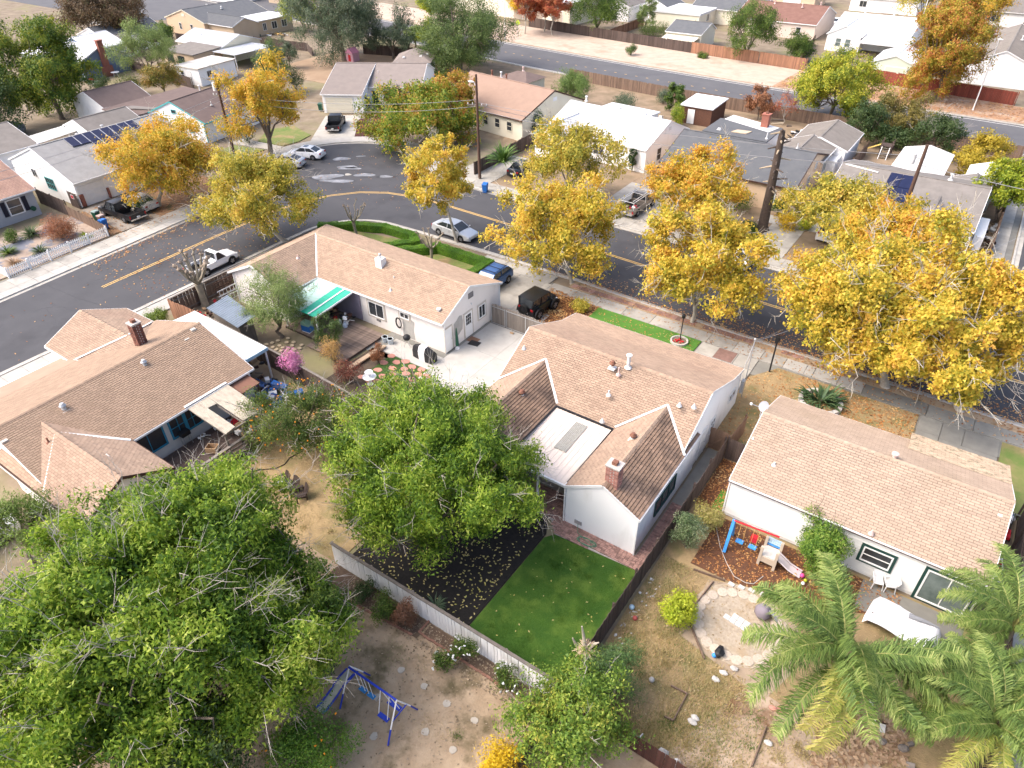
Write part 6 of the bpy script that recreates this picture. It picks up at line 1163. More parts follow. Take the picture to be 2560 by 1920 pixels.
tree('thin reddish bare shrub next to the dark red smoke bush', (-25.4, 102.9), (-25.4, 102.9, 2.6), 2.0, 1.9, 1200, .18, .08, L_red, m_twig, 26, .3, 68, .06, 60, 1.0, 'shrub_tree', tm=mat('reddish_twig', (.22, .12, .11), .9))
for i, (x, y, lb) in enumerate(((-90, 135.5, 'red autumn tree with white trunk left of the tall street lamp'), (-84.5, 137.5, 'red and pink autumn tree right of the yellow warning sign'), (-88, 140, 'dark red tree behind the yellow warning sign'))):
    tree(lb, (x, y), (x + .3, y, 5.5), 3.6, 3.0, 8000, .3, .2, L_red, m_barkp, 26, .3, 70 + i, .14, 0, 1, 'red_tree')
tree('large green tree behind the long dark fence at the top', (-78, 145), (-78, 145, 5.2), 7.2, 4.6, 16000, .3, .16, L_green2, m_bark, 46, .25, 74, .3, 0, 1, 'garden_tree', low=-.7)
tree('thin olive tree beside the small white gabled house', (-70, 152), (-70, 152, 4), 2.6, 3.2, 5000, .28, .12, L_olive, m_bark, 18, .36, 75, .1, 0, 1, 'garden_tree')
for i, (x, y, R_, m_, lb) in enumerate(((-22, 186, 7, L_gold2, 'yellowing tree at the top edge left of the tall autumn tree'), (-12, 187, 6, L_goldo, 'orange-yellow tree at the top edge behind the tall autumn tree'), (6, 176, 6, L_dark, 'dark tree at the top right corner'), (-116, 136, 3.4, L_yg, 'thin yellow-leaved tree on the avenue verge at the top'), (-100.6, 112.5, 2.6, L_olive, 'olive shrub at the avenue edge left of the massive conifer'), (-100, 150, 4, L_yel, 'bright yellow tree in front of the cream building'), (-132, 112, 5, L_yg, 'bright yellow-green tree behind the large cedar'), (-140, 84, 3, L_green2, 'small green tree beside the dark fence left of the peach house'))):
    tree(lb, (x, y), (x, y, R_ * .8 + .6), R_, R_ * .65, int(1500 * R_), .3, .2, m_, m_bark, 26, .3, 80 + i, .2, 0, 1, 'garden_tree', low=-.7)
# bushes near the houses
bush('round green shrub with dry brown patches against the sand coloured house', (-.4, 27.9, 1.8), 2.15, 1.85, leafmat('privet_leaf', [(.04, .10, .012), (.09, .19, .02), (.17, .29, .035), (.28, .37, .06), (.32, .24, .12)], .4), 21000, .13, .055, 91, nc=44, rc=.26, twigs=10)
bush('tall shrub with pale variegated leaves beside the fence and play set', (-6.5, 25.7, 1.5), 1.0, 1.5, L_grey, 6000, .10, .045, 92, nc=24, rc=.4)
bush('yellowing loose shrub behind the variegated shrub', (-6.2, 27.6, 1.0), 1.2, 1.0, leafmat('yellowing_leaf', [(.18, .20, .04), (.35, .33, .08), (.5, .42, .16), (.2, .24, .05)]), 2500, .12, .06, 93)
bush('bright lime-yellow shrub left of the gravel circle', (-5.1, 21.1, 1.0), 1.15, 1.05, L_lime, 5200, .12, .07, 94, nc=26, rc=.36)
bush('feathery green juniper behind the dead yucca head', (-6.0, 16.1, 1.9), 1.7, 1.8, leafmat('fine_juniper', [(.04, .09, .025), (.08, .15, .04), (.13, .21, .06)], .2), 14000, .16, .022, 95, nc=40, rc=.32, name='juniper')
tree('loose yellow-green tree with long sprays at the bottom fence corner', (-6.0, 13.2), (-6.2, 13.0, 2.4), 2.7, 2.1, 16000, .16, .075, leafmat('pluot_leaf', [(.05, .11, .015), (.10, .19, .025), (.17, .27, .035), (.28, .36, .05), (.40, .36, .06)]), m_bark, 46, .3, 96, .09, 14, .6, 'garden_tree')
bush('vivid yellow feathery bush at the bottom edge', (-7.9, 10.3, 1.2), 1.25, 1.3, L_yel, 5200, .15, .05, 97, droop=-.8, nc=26)
bush('dark red-leaved round shrub clipped beside the white fence', (-15.9, 13.6, .95), .78, .92, leafmat('nandina_red', [(.10, .05, .03), (.18, .09, .05), (.26, .12, .07), (.14, .11, .05)], .2), 5200, .08, .045, 98, nc=26, rc=.32)
bush('pale green loose plant between the red shrub and the ash tree', (-17.2, 13.4, .6), .9, .7, L_green2, 2200, .12, .05, 99); bush('low dark plant at the white fence near the ash tree', (-18.8, 13.7, .4), .8, .45, L_dark, 1500, .12, .05, 100)
bush('white rose bush climbing the white fence left of the gap', (-12.4, 13.7, 1.0), .7, 1.0, L_green2, 1900, .09, .055, 101, flowers=(m_flw, 22, .055), name='rose_bush', cat='rose bush')
bush('white rose bush at the brick edging near the fence middle', (-12.9, 12.8, .7), .6, .75, L_green2, 1500, .09, .055, 102, flowers=(m_flw, 16, .055), name='rose_bush', cat='rose bush')
bush('white rose bush nearest the bottom end of the white fence', (-10.1, 13.6, .9), .75, .9, L_green2, 2000, .09, .055, 103, flowers=(m_flw, 24, .055), name='rose_bush', cat='rose bush')
bush('pink crape myrtle blossoms above the weathered fence', (-35.5, 24.0, 1.9), 1.15, .75, L_pinkl, 3200, .11, .08, 104, name='crape_myrtle', twigs=14)
bush('orange-amber leaved shrub beside the wooden deck', (-35.0, 27.4, 1.2), 1.15, 1.2, L_amber, 3000, .10, .05, 105, twigs=16)
bush('dark rusty red shrub beside the white fountain', (-32.4, 26.2, .9), 1.1, 1.0, leafmat('dark_red_leaf', [(.10, .03, .02), (.18, .05, .03), (.26, .09, .05)], .2), 3600, .09, .045, 106, twigs=10)
bush('dry brown drooping shrub between deck step and flagstones', (-32.5, 29.3, .8), .75, .85, L_brownl, 2200, .12, .04, 107, droop=1.0)
bush('clipped green bush at the street corner beside the light brown fence', (-50.6, 23.2, .75), 1.25, .85, leafmat('corner_hedge', [(.06, .11, .015), (.12, .19, .02), (.2, .27, .03), (.26, .25, .05)]), 5000, .10, .06, 108, nc=30, rc=.3)
bush('rust-orange spreading shrub behind the picket fence', (-73.4, 27.5, .9), 2.0, 1.1, leafmat('rust_spread', [(.18, .06, .03), (.30, .11, .05), (.40, .18, .08), (.22, .10, .06)], .2), 8500, .13, .06, 109, nc=36, twigs=24)
strap('spiky dark green cycad behind the picket fence', (-76.6, 26.1), 90, 1.45, .09, L_dark, 110, 'cycad', z=.1, up=.75); strap('green cycad at the left edge behind the picket fence', (-74.4, 22.8), 80, 1.2, .09, L_green2, 111, 'cycad', z=.1)
strap('small cycad close to the middle of the picket fence', (-72.1, 24.7), 70, 1.1, .08, L_dark, 112, 'cycad', z=.1); strap('bright green strappy plant near the end of the picket fence', (-71.6, 28.9), 40, .9, .09, L_yg, 113, z=.1)
strap('reddish ornamental grass at the left end of the picket fence', (-71.6, 22.0), 160, 1.0, .03, leafmat('reddish_grass', [(.2, .1, .05), (.32, .2, .1), (.4, .3, .18)], .2), 114, 'ornamental_grass', z=.1)
bush('rounded green shrub above the left cycads', (-76.4, 24.2, .8), 1.0, .8, L_green2, 2200, .12, .06, 115)
strap('broad leaved dark green plant inside the round stone planter', (-3.95, 42.5), 120, 1.35, .14, leafmat('clivia_leaf', [(.02, .055, .02), (.04, .09, .035), (.08, .13, .05), (.13, .17, .08)], .15), 116, z=.2, base_r=.9, up=.95, arch=.7)
strap('clump of blue-green iris leaves inside the white fence', (-15.4, 15.2), 60, .75, .05, leafmat('iris_leaf', [(.05, .09, .05), (.1, .15, .08), (.16, .22, .11)], .2), 117)
strap('small agave clump beside the brown side gate fence', (-6.6, 35.2), 40, .7, .07, leafmat('agave_leaf', [(.07, .12, .06), (.15, .2, .1), (.3, .33, .16)], .2), 118)
strap('short fan palm with stiff green fronds beside the black sedan', (-46.6, 65.6), 130, 2.5, .16, leafmat('fan_palm', [(.04, .09, .02), (.09, .17, .03), (.16, .25, .05)], .2), 119, 'fan_palm', 'palm', z=1.6, up=1.0, arch=.5, base_r=.2)
bush('dark climbing shrub against the cream gable wall', (-51.2, 79.8, 1.8), 1.5, 1.9, L_dark, 4200, .18, .1, 120); bush('small trained ivy column on the white roofed house wall', (-34.6, 75.2, 1.7), .8, 1.7, L_dark, 2600, .16, .1, 121)
bush('round dark green shrub by the front window of the taupe roofed house', (-76.2, 80.0, 1.6), 1.6, 1.7, L_dark, 4200, .18, .1, 122)
for i, (x, y, R_, z_, m_, lb) in enumerate(((-79.6, 77.0, .9, 1.0, L_dark, 'dark shrub beside the steps of the taupe roofed house'), (-77.6, 77.6, .8, .6, L_green2, 'low green shrub under the front window of the taupe roofed house'), (-81.5, 56.9, 1.4, 1.3, L_dark, 'dark shrub beside the left utility pole'), (-72.5, 35.9, 1.3, .9, L_dark, 'dark low shrub under the plane tree beside the black pickup'), (-14.5, 69.4, 1.4, .8, L_yel, 'yellow spreading shrub right of the bare trunk base'), (-13.0, 70.3, 1.1, .6, L_lime, 'lime green low shrub by the curved path'), (-16.2, 71.6, 1.0, 1.2, L_green2, 'green climbing shrub under the white framed window'), (-20.5, 71.0, 2.0, 1.4, L_green2, 'green shrub left of the bare trunk'), (-17.5, 66.0, 1.5, .5, L_green2, 'low green ground cover in front of the bare trunk'), (-23.6, 44.0, 1.0, .6, L_gold2, 'small golden shrub at the corner of the bark bed'), (-46.8, 97.0, 2.4, 1.2, L_cedar, 'grey-green shrub along the avenue fence'), (-57.5, 99, 2.2, 1.3, L_green2, 'green shrub beyond the feathery willow'), (-43.5, 103.3, 1.5, 1.2, L_cedar, 'grey shrub beside the avenue kerb'), (-62.2, 129.5, 1.3, 1.2, L_juni, 'lone dark round shrub on the sandy verge'), (-50, 134.6, 1.2, .5, L_green2, 'small green weed patch on the sandy verge'), (-66, 148, 3.2, 1.2, L_green2, 'green ferny shrubs behind the long dark fence'), (-27.5, 146, 2.2, 1.4, L_green2, 'green shrub beside the angled fence'), (-96, 78, 2.2, 2.2, L_dark, 'dark shrub behind the golden turning-circle tree'), (-117, 62.0, 2.6, 1.8, leafmat('mixed_hedge', [(.05, .1, .02), (.12, .15, .03), (.25, .2, .05)]), 'mixed green and amber shrubs beside the mossy brown roof'), (-123, 60.5, 2.0, 1.5, L_dark, 'dark green shrub under the pale olive tree'))):
    bush(lb, (x, y, z_), R_, z_, m_, int(1800 * R_), .16, .09, 130 + i, nc=20)
# white trunked bare young tree in the red mulch and pollarded trees
def bare(label, base, h, spread, m, seed, n=9, r0=.09, name='bare_tree', up=.9):
    r = np.random.default_rng(seed); t = thing(name, label, 'tree', (base[0], base[1], 0)); mb = MB(); mb.tube([(0, 0, 0), (.05, 0, h * .3)], [r0, r0 * .8], 7)
    for i in range(n):
        a = 2 * PI * i / n + r.uniform(-.3, .3); e = np.array([math.cos(a) * spread * r.uniform(.3, 1), math.sin(a) * spread * r.uniform(.3, 1), h * r.uniform(.75, 1)]); s0 = np.array([.05, 0, h * r.uniform(.2, .35)]); m1 = s0 * .4 + e * .6 + r.normal(size=3) * .08; mb.tube([tuple(s0), tuple(m1), tuple(e)], [r0 * .5, r0 * .3, r0 * .1], 5, False)
        for q in range(5): f = r.uniform(.4, 1); p = s0 * (1 - f) + e * f; mb.tube([tuple(p), tuple(p + unit(r.normal(size=3) + np.array([0, 0, 1])) * h * .16)], [r0 * .2, r0 * .06], 3, False)
    mb.build('trunk', m, t, smooth=50); return t
bare('bare pale young tree in the dark red mulch bed', (-69.2, 67.3), 4.6, 1.1, mat('pale_grey_bark', (.42, .37, .36), .9), 150, 14, .07)
def pollard(label, base, h, sp, n, seed, rt=.24, up=1.0):
    r = np.random.default_rng(seed); t = thing('pollarded_tree', label, 'tree', (base[0], base[1], 0)); mb = MB(); top = (r.uniform(-.15, .15), r.uniform(-.15, .15), h * .42); mb.tube([(0, 0, -.02), (0, 0, .3), (top[0] * .6, top[1] * .6, h * .25), top], [rt * 1.3, rt, rt * .9, rt * 1.05], 9); kb = MB()
    for i in range(n):
        a = 2 * PI * i / n + r.uniform(-.3, .3); q = sp * r.uniform(.45, 1); e = np.array([math.cos(a) * q, math.sin(a) * q, h * r.uniform(.72, 1)]); s0 = np.array(top); m1 = s0 * .55 + e * .45 + np.array([math.cos(a) * .12, math.sin(a) * .12, -.1]); m2 = s0 * .2 + e * .8 + r.normal(size=3) * .06; mb.tube([tuple(s0), tuple(m1), tuple(m2), tuple(e)], [rt * .5, rt * .36, rt * .3, rt * .27], 6); kb.blob(tuple(e), rt * .62, 7, (1, 1, .8), .25); kb.blob(tuple(m2 + r.normal(size=3) * .05), rt * .42, 6, (1, 1, 1), .25)
        for s_ in range(4): d = unit(r.normal(size=3) + np.array([0, 0, .8])); kb.tube([tuple(e), tuple(e + d * rt * 1.3)], [.03, .015], 4)
    mb.build('trunk', mat('pollard_bark', (.30, .26, .20), .9, (.20, .18, .13), 4, bump=.5), t, smooth=60); kb.build('knuckle', mat('pollard_knuckle', (.36, .29, .22), .9, (.22, .17, .13), 5, bump=.6), t, smooth=60); return t
pollard('thick pollarded tree with knobbly fists in front of the white pickup', (-50.4, 27.3), 5.0, 1.9, 13, 151, .30); pollard('pollarded tree inside the hedge nearest the turning circle', (-49.3, 44.1), 3.6, 1.5, 9, 152, .15); pollard('pollarded tree inside the middle of the hedge garden', (-39.5, 43.9), 3.4, 1.4, 9, 153, .15)
# the bare tall trunk left standing
t = thing('tree_snag', 'tall bare dark trunk with sawn branch stubs in front of the peach house', 'dead tree', (-16.4, 67.6, 0)); mb = MB(); H_ = 9.8
mb.tube([(0, 0, 0), (0, 0, .5), (-.02, 0, 3), (-.05, .0, 7), (-.1, 0, H_ - .6), (-.1, 0, H_)], [.75, .52, .44, .36, .30, .24], 12); mb.build('trunk', mat('snag_bark', (.10, .075, .06), .95, (.06, .045, .038), 5, bump=.8, bscale=8), t, smooth=50)
r_ = np.random.default_rng(9)
for i in range(26):
    z = 4.2 + i * .26; a = r_.uniform(0, 2 * PI); L_ = r_.uniform(.25, 1.15); k = MB(); d = np.array([math.cos(a), math.sin(a), r_.uniform(-.25, .3)]); rr = .4 - z * .012; k.tube([tuple(np.array([-.05, 0, z]) + d * rr * .7), tuple(np.array([-.05, 0, z]) + d * (rr + L_ * .5) + np.array([0, 0, -.05])), tuple(np.array([-.05, 0, z]) + d * (rr + L_) + np.array([0, 0, -.1]))], [.11, .07, .05], 6); k.build('branch_stub', MATS['snag_bark'] if i % 3 else mat('sawn_wood', (.45, .36, .25), .8), t)
# hedges
def hedge(label, pts, w, h, seed=1):
    t = thing('hedge', label, 'hedge', (pts[0][0], pts[0][1], 0)); r = np.random.default_rng(seed); k = MB(); out = []; ox, oy = pts[0]
    for a, b in zip(pts[:-1], pts[1:]):
        d = Vector((b[0] - a[0], b[1] - a[1])); L_ = d.length; d.normalize(); n = Vector((-d.y, d.x)); A = Vector((a[0] - ox, a[1] - oy)) - d * w * .45; B = Vector((b[0] - ox, b[1] - oy)) + d * w * .45; q = w / 2 - .05
        k.prism([tuple(A + n * q), tuple(A - n * q), tuple(B - n * q), tuple(B + n * q)][::-1], 0, h - .05)
        m = int((L_ + w) * 900 * (w + 2 * h)); f = r.uniform(0, 1, m); s_ = r.uniform(-w / 2 - h, w / 2 + h, m); P0 = np.array(A)[None] + np.array(B - A)[None] * f[:, None]; on = np.abs(s_) < w / 2; off = np.where(on, s_, np.sign(s_) * w / 2); z = np.where(on, h, h - (np.abs(s_) - w / 2)); wob = .035 * np.sin(f * L_ * 5 + seed) 
        C = np.column_stack([P0 + np.array(n)[None] * off[:, None], z + wob]) + r.normal(size=(m, 3)) * .025; N_ = np.where(on[:, None], np.array([0, 0, 1.]), np.column_stack([np.array(n)[None] * np.sign(s_)[:, None], np.full(m, .2)])) + r.normal(size=(m, 3)) * .45
        out.append(leafV(C, unit(N_), .07, .05, r, .1))
    k.build('core', L_dark, t); link('foliage', npmesh('foliage', np.concatenate(out), 3, L_hedge), t); return t
hedge('clipped bright green hedge curving along the kerb at the corner', [(-53.2, 43.2), (-50.6, 45.2), (-47.6, 46.5), (-44.0, 46.6), (-42.9, 45.6), (-44.6, 43.4)], .8, .75, 1)
hedge('clipped bright green L-shaped hedge ending beside the blue car', [(-43.3, 43.0), (-41.2, 44.9), (-40.4, 46.0), (-34.4, 45.9), (-34.5, 42.6)], .8, .8, 2)
bush('low silvery white-flowered border along the cream house wall', (-43.0, 41.4, .3), 1.6, .35, leafmat('silver_leaf', [(.3, .34, .26), (.45, .48, .4), (.6, .6, .55)], .2), 2400, .07, .04, 155); patch('hedge_lawn', [(-42.6, 42.6), (-41, 44.5), (-40, 45.5), (-34.9, 45.5), (-34.9, 41), (-42, 41)], .05, m_lawn2); patch('hedge_lawn', [(-52.8, 43), (-50, 45), (-44, 46.2), (-44.5, 42), (-50, 41)], .05, m_lawn2)
# queen palms
def frond_mesh(seed, L_=3.6, droop=1.0, lm=None, n=84):
    r = np.random.default_rng(seed); pts = []; p = np.zeros(3); el = 1.0
    for k in range(15): pts.append(p.copy()); e = el - droop * (k / 14) ** 1.3 * 1.75; p = p + np.array([math.cos(e), (.28 if seed % 2 else -.3) * (k / 14) ** 1.5, math.sin(e)]) * L_ / 14
    pts = np.array(pts); out = []
    for i in range(n):
        f = .16 + .84 * i / n; k = min(13, int(f * 14)); fr_ = f * 14 - k; c = pts[k] * (1 - fr_) + pts[k + 1] * fr_; t = unit(pts[k + 1] - pts[k]); ll = .68 * math.sin(PI * (.12 + .80 * (f - .16) / .84)) ** .6 * r.uniform(.8, 1.1)
        for s_ in (-1, 1):
            for rep in range(2):
                d = unit(np.array([0, s_, 0]) * 1.0 + t * r.uniform(.15, 1.1) + np.array([0, 0, r.uniform(-.6, .75)])); m1 = c + d * ll * .5; e = m1 + unit(d + np.array([0, 0, -.7 - r.uniform(0, 1.3)]) + t * r.uniform(-.2, .5)) * ll * r.uniform(.35, .65); w = unit(np.cross(d, np.array([0, 0, 1.]))) * .012
                out.append([c - w, c + w, m1 + w, m1 - w]); out.append([m1 - w, m1 + w, e + w * .15, e - w * .15])
    k = MB(); k.tube([tuple(q) for q in pts[::2]], [.045, .035, .03, .025, .02, .015, .010, .006], 5); rm = k.mesh('rachis', mat('frond_rib', (.30, .30, .10), .6))
    return npmesh('leaflets', np.array(out), 4, lm), rm
FR = [frond_mesh(s, L_, dr, lm) for s, L_, dr, lm in ((1, 3.8, 1.05, L_palm), (2, 3.6, 1.3, L_palm), (3, 3.4, .9, L_palm), (4, 3.7, 1.4, L_palmy))]
def palm(label, c, n, sc, seed, z, skip=None, skip2=None):
    r = np.random.default_rng(seed); t = thing('palm_tree', label, 'palm tree', (c[0], c[1], 0), group='queen palms in the lower right corner'); k = MB(); k.tube([(.15, .1, 0), (.05, .05, z * .5), (0, 0, z - .4), (0, 0, z)], [.26, .2, .17, .12], 10)
    k.build('trunk', mat('palm_trunk', (.22, .18, .14), .9, (.14, .11, .09), 4, bump=.6), t, smooth=50)
    for i in range(n):
        a = 2 * PI * (i * .381966) + r.uniform(-.2, .2); tilt = -.55 + 1.05 * i / n + r.uniform(-.1, .1); lf, rb = FR[i % 4 if i / n > .4 else i % 2]; s_ = sc * r.uniform(.88, 1.08)
        if any(q_ and q_[0] < (math.degrees(a) % 360) < q_[1] for q_ in (skip, skip2)): continue
        o = link('frond', rb, t, (0, 0, z - .1), (r.uniform(-.35, .35), tilt, a), (s_, s_, s_)); link('leaflets', lf, o)
    dm = mat('dead_frond', (.34, .22, .11), .9)
    for i in range(3):
        a = r.uniform(0, 6.28); k = MB(); k.tube([(0, 0, z - .5), (math.cos(a) * .9, math.sin(a) * .9, z - .6), (math.cos(a) * 1.6, math.sin(a) * 1.6, z - 2.0)], [.05, .03, .01], 4); k.build('dead_frond', dm, t)
for i, (lb, x, y, z, n, sc, sd) in enumerate((('queen palm with long arching fronds beside the white covered table', 1085, 1010, 3.7, 30, 1.32, 1), ('queen palm at the right edge above the sliding door', 2140, 800, 3.7, 26, 1.02, 2), ('queen palm in the bottom right corner', 2020, 1400, 3.8, 28, 1.05, 3), ('smaller greyish queen palm between two larger palms at the right edge', 1990, 1080, 3.0, 20, .7, 4))):
    c = P('c3', x, y, z); palm(lb, c, n, sc, sd, z, {1: (45, 108), 2: (225, 275)}.get(sd), (198, 232) if sd == 1 else None)
t = strap('dead yucca head with hanging straw-coloured leaves and bare stubs', P('c2', 1560, 920, 2.6), 90, .75, .035, leafmat('straw_leaf', [(.38, .26, .14), (.55, .42, .28), (.65, .54, .4)], .2), 160, 'dead_yucca', 'dead plant', arch=1.6, z=2.5, up=.3); k = MB()
for q in ([(0, 0, -2.5), (0, 0, 0), (.15, .1, .5)], [(0, 0, -.4), (-.25, .2, .5), (-.35, .15, 1.2)], [(0, 0, -.5), (-.45, -.1, .1), (-.6, -.15, .5)], [(0, 0, -.2), (.3, .2, .4), (.45, .3, .5)]): k.tube(q, [.09, .07, .03], 6)
k.build('bare_stub', mat('bleached_wood', (.45, .40, .33), .9, (.3, .26, .2), 4), t)
# creeping weeds and dry grass tufts
def tufts(name, label, poly, n, size, lm, seed, cat='weeds', z=.03):
    r = np.random.default_rng(seed); xs_ = [p[0] for p in poly]; ys_ = [p[1] for p in poly]; out = []; cen = [(r.uniform(min(xs_), max(xs_)), r.uniform(min(ys_), max(ys_))) for _ in range(max(6, n // 160))]
    cen = [c for c in cen if inpoly(c[0], c[1], poly)] or [(np.mean(xs_), np.mean(ys_))]; ci = r.integers(0, len(cen), n); C = np.array(cen)[ci] + r.normal(size=(n, 2)) * r.uniform(.1, .8, len(cen))[ci][:, None]; keep = np.array([inpoly(x, y, poly) for x, y in C]); C = C[keep]; n = len(C); C = np.column_stack([C, np.full(n, z)])
    a = r.uniform(0, 2 * PI, n); d = np.column_stack([np.cos(a) * .5, np.sin(a) * .5, r.uniform(.5, 1.1, n)]) * (size * r.uniform(.5, 1.3, n))[:, None]; s_ = np.column_stack([-np.sin(a), np.cos(a), np.zeros(n)]) * size * .09
    stuff(name, npmesh(name, np.stack([C - s_, C + s_, C + d * .6 + s_ * .7, C + d], 1), 4, lm), label, cat)
L_dry = leafmat('dry_blade', [(.28, .22, .08), (.40, .31, .13), (.5, .42, .22), (.2, .2, .06)], .25); L_weed = leafmat('weed_blade', [(.05, .11, .02), (.1, .18, .03), (.16, .24, .05)], .3)
tufts('dry_grass', 'dry golden grass over the weedy side garden', [(-7.3, 14.6), (0, 14.6), (-1, 20), (-4.5, 20.5), (-4.8, 24.6), (-7.3, 24.6)], 26000, .14, L_dry, 1); tufts('dry_grass', 'dry golden grass beside the sandy patch', [(-4, 15), (6, 14.6), (6, 19), (-3, 19.5)], 9000, .12, L_dry, 2)
tufts('green_weeds', 'green weeds scattered in the side garden', [(-7.3, 14.6), (1, 14.6), (0, 20), (-4.5, 20.5), (-4.8, 24.6), (-7.3, 24.6)], 5000, .12, L_weed, 3); tufts('dry_grass', 'dry tufts over the garden with the three dark chairs', [(-35, 14.5), (-22, 14.5), (-22, 23.4), (-35, 23.4)], 16000, .10, L_dry, 4)
tufts('dry_grass', 'thin tufts over the bare rear garden', [(-33, -6), (-8.5, -6), (-8.5, 13.6), (-33, 13.6)], 14000, .08, L_dry, 5); tufts('green_weeds', 'scattered green weeds in the bare rear garden', [(-20, 0), (-8.5, 0), (-8.5, 13.6), (-20, 13.6)], 3200, .09, L_weed, 6)
tufts('dry_grass', 'dry front lawn blades around the round planter', [(-9, 36), (1.8, 36), (1.8, 44.8), (-7.6, 44.9)], 12000, .07, L_dry, 7); tufts('green_weeds', 'green weeds beside the deck of the tan roofed house', [(-36, 9), (-31, 9), (-31, 15.8), (-36, 15.8)], 6000, .25, L_weed, 8)
tufts('lawn_blades', 'grass blades of the dark green back lawn', [(-13.2, 15.3), (-8, 14.8), (-8, 22.7), (-12.9, 22.4)], 30000, .07, leafmat('lawn_blade', [(.03, .095, .01), (.06, .15, .015), (.12, .2, .025)], .3), 9, z=.045)
# ------------------------------------------------------------------ vehicles
def paint(n, c, metal=.3): return mat(n, c, .28, tuple(k * .95 for k in c), 1, spec=.6, metal=metal)
m_tail = mat('tail_lamp_red', (.35, .01, .015), .3); m_head = mat('headlamp_lens', (.6, .62, .65), .15, spec=.8); m_plate = mat('licence_plate', (.7, .7, .68), .5)
WH = {}
def wheel(root, x, y, r, w=.22, side=1):
    key = (r, w)
    if key not in WH:
        k = MB(); k.tube([(0, -w / 2, 0), (0, -w / 2 + .03, 0), (0, w / 2 - .03, 0), (0, w / 2, 0)], [r * .92, r, r, r * .92], 20); q = MB(); q.tube([(0, w / 2 - .02, 0), (0, w / 2 + .006, 0)], [r * .64, r * .6], 16)
        q2 = MB()
        for i in range(5): a = 2 * PI * i / 5; q2.bar((r * .1 * math.cos(a), w / 2 + .012, r * .1 * math.sin(a)), (r * .58 * math.cos(a), w / 2 + .008, r * .58 * math.sin(a)), .03, .07)
        WH[key] = (k.mesh('wheel', m_tyre, 40), q.mesh('rim', mat('rim_dark', (.10, .10, .11), .5, metal=.6), 40), q2.mesh('spoke', m_rim))
    t, rm, sp = WH[key]; o = link('wheel', t, root, (x, y, r), (0, 0, 0 if side > 0 else PI)); link('rim', rm, o); link('spokes', sp, o); return o
def loft(secs, smooth=32):
    """secs: list of (x, [(y,z)...]) half sections from bottom centre to top centre, mirrored"""
    k = MB(); rings = []
    for x, h in secs: rings.append([(x, y, z) for y, z in h] + [(x, -y, z) for y, z in h[::-1][1:-1]])
    n = len(rings[0]); vs = [v for r_ in rings for v in r_]
    fs = [(i * n + j, i * n + (j + 1) % n, (i + 1) * n + (j + 1) % n, (i + 1) * n + j) for i in range(len(rings) - 1) for j in range(n)]; fs += [tuple(range(n))[::-1], tuple(range((len(rings) - 1) * n, len(rings) * n))]
    k.add(vs, fs); return k
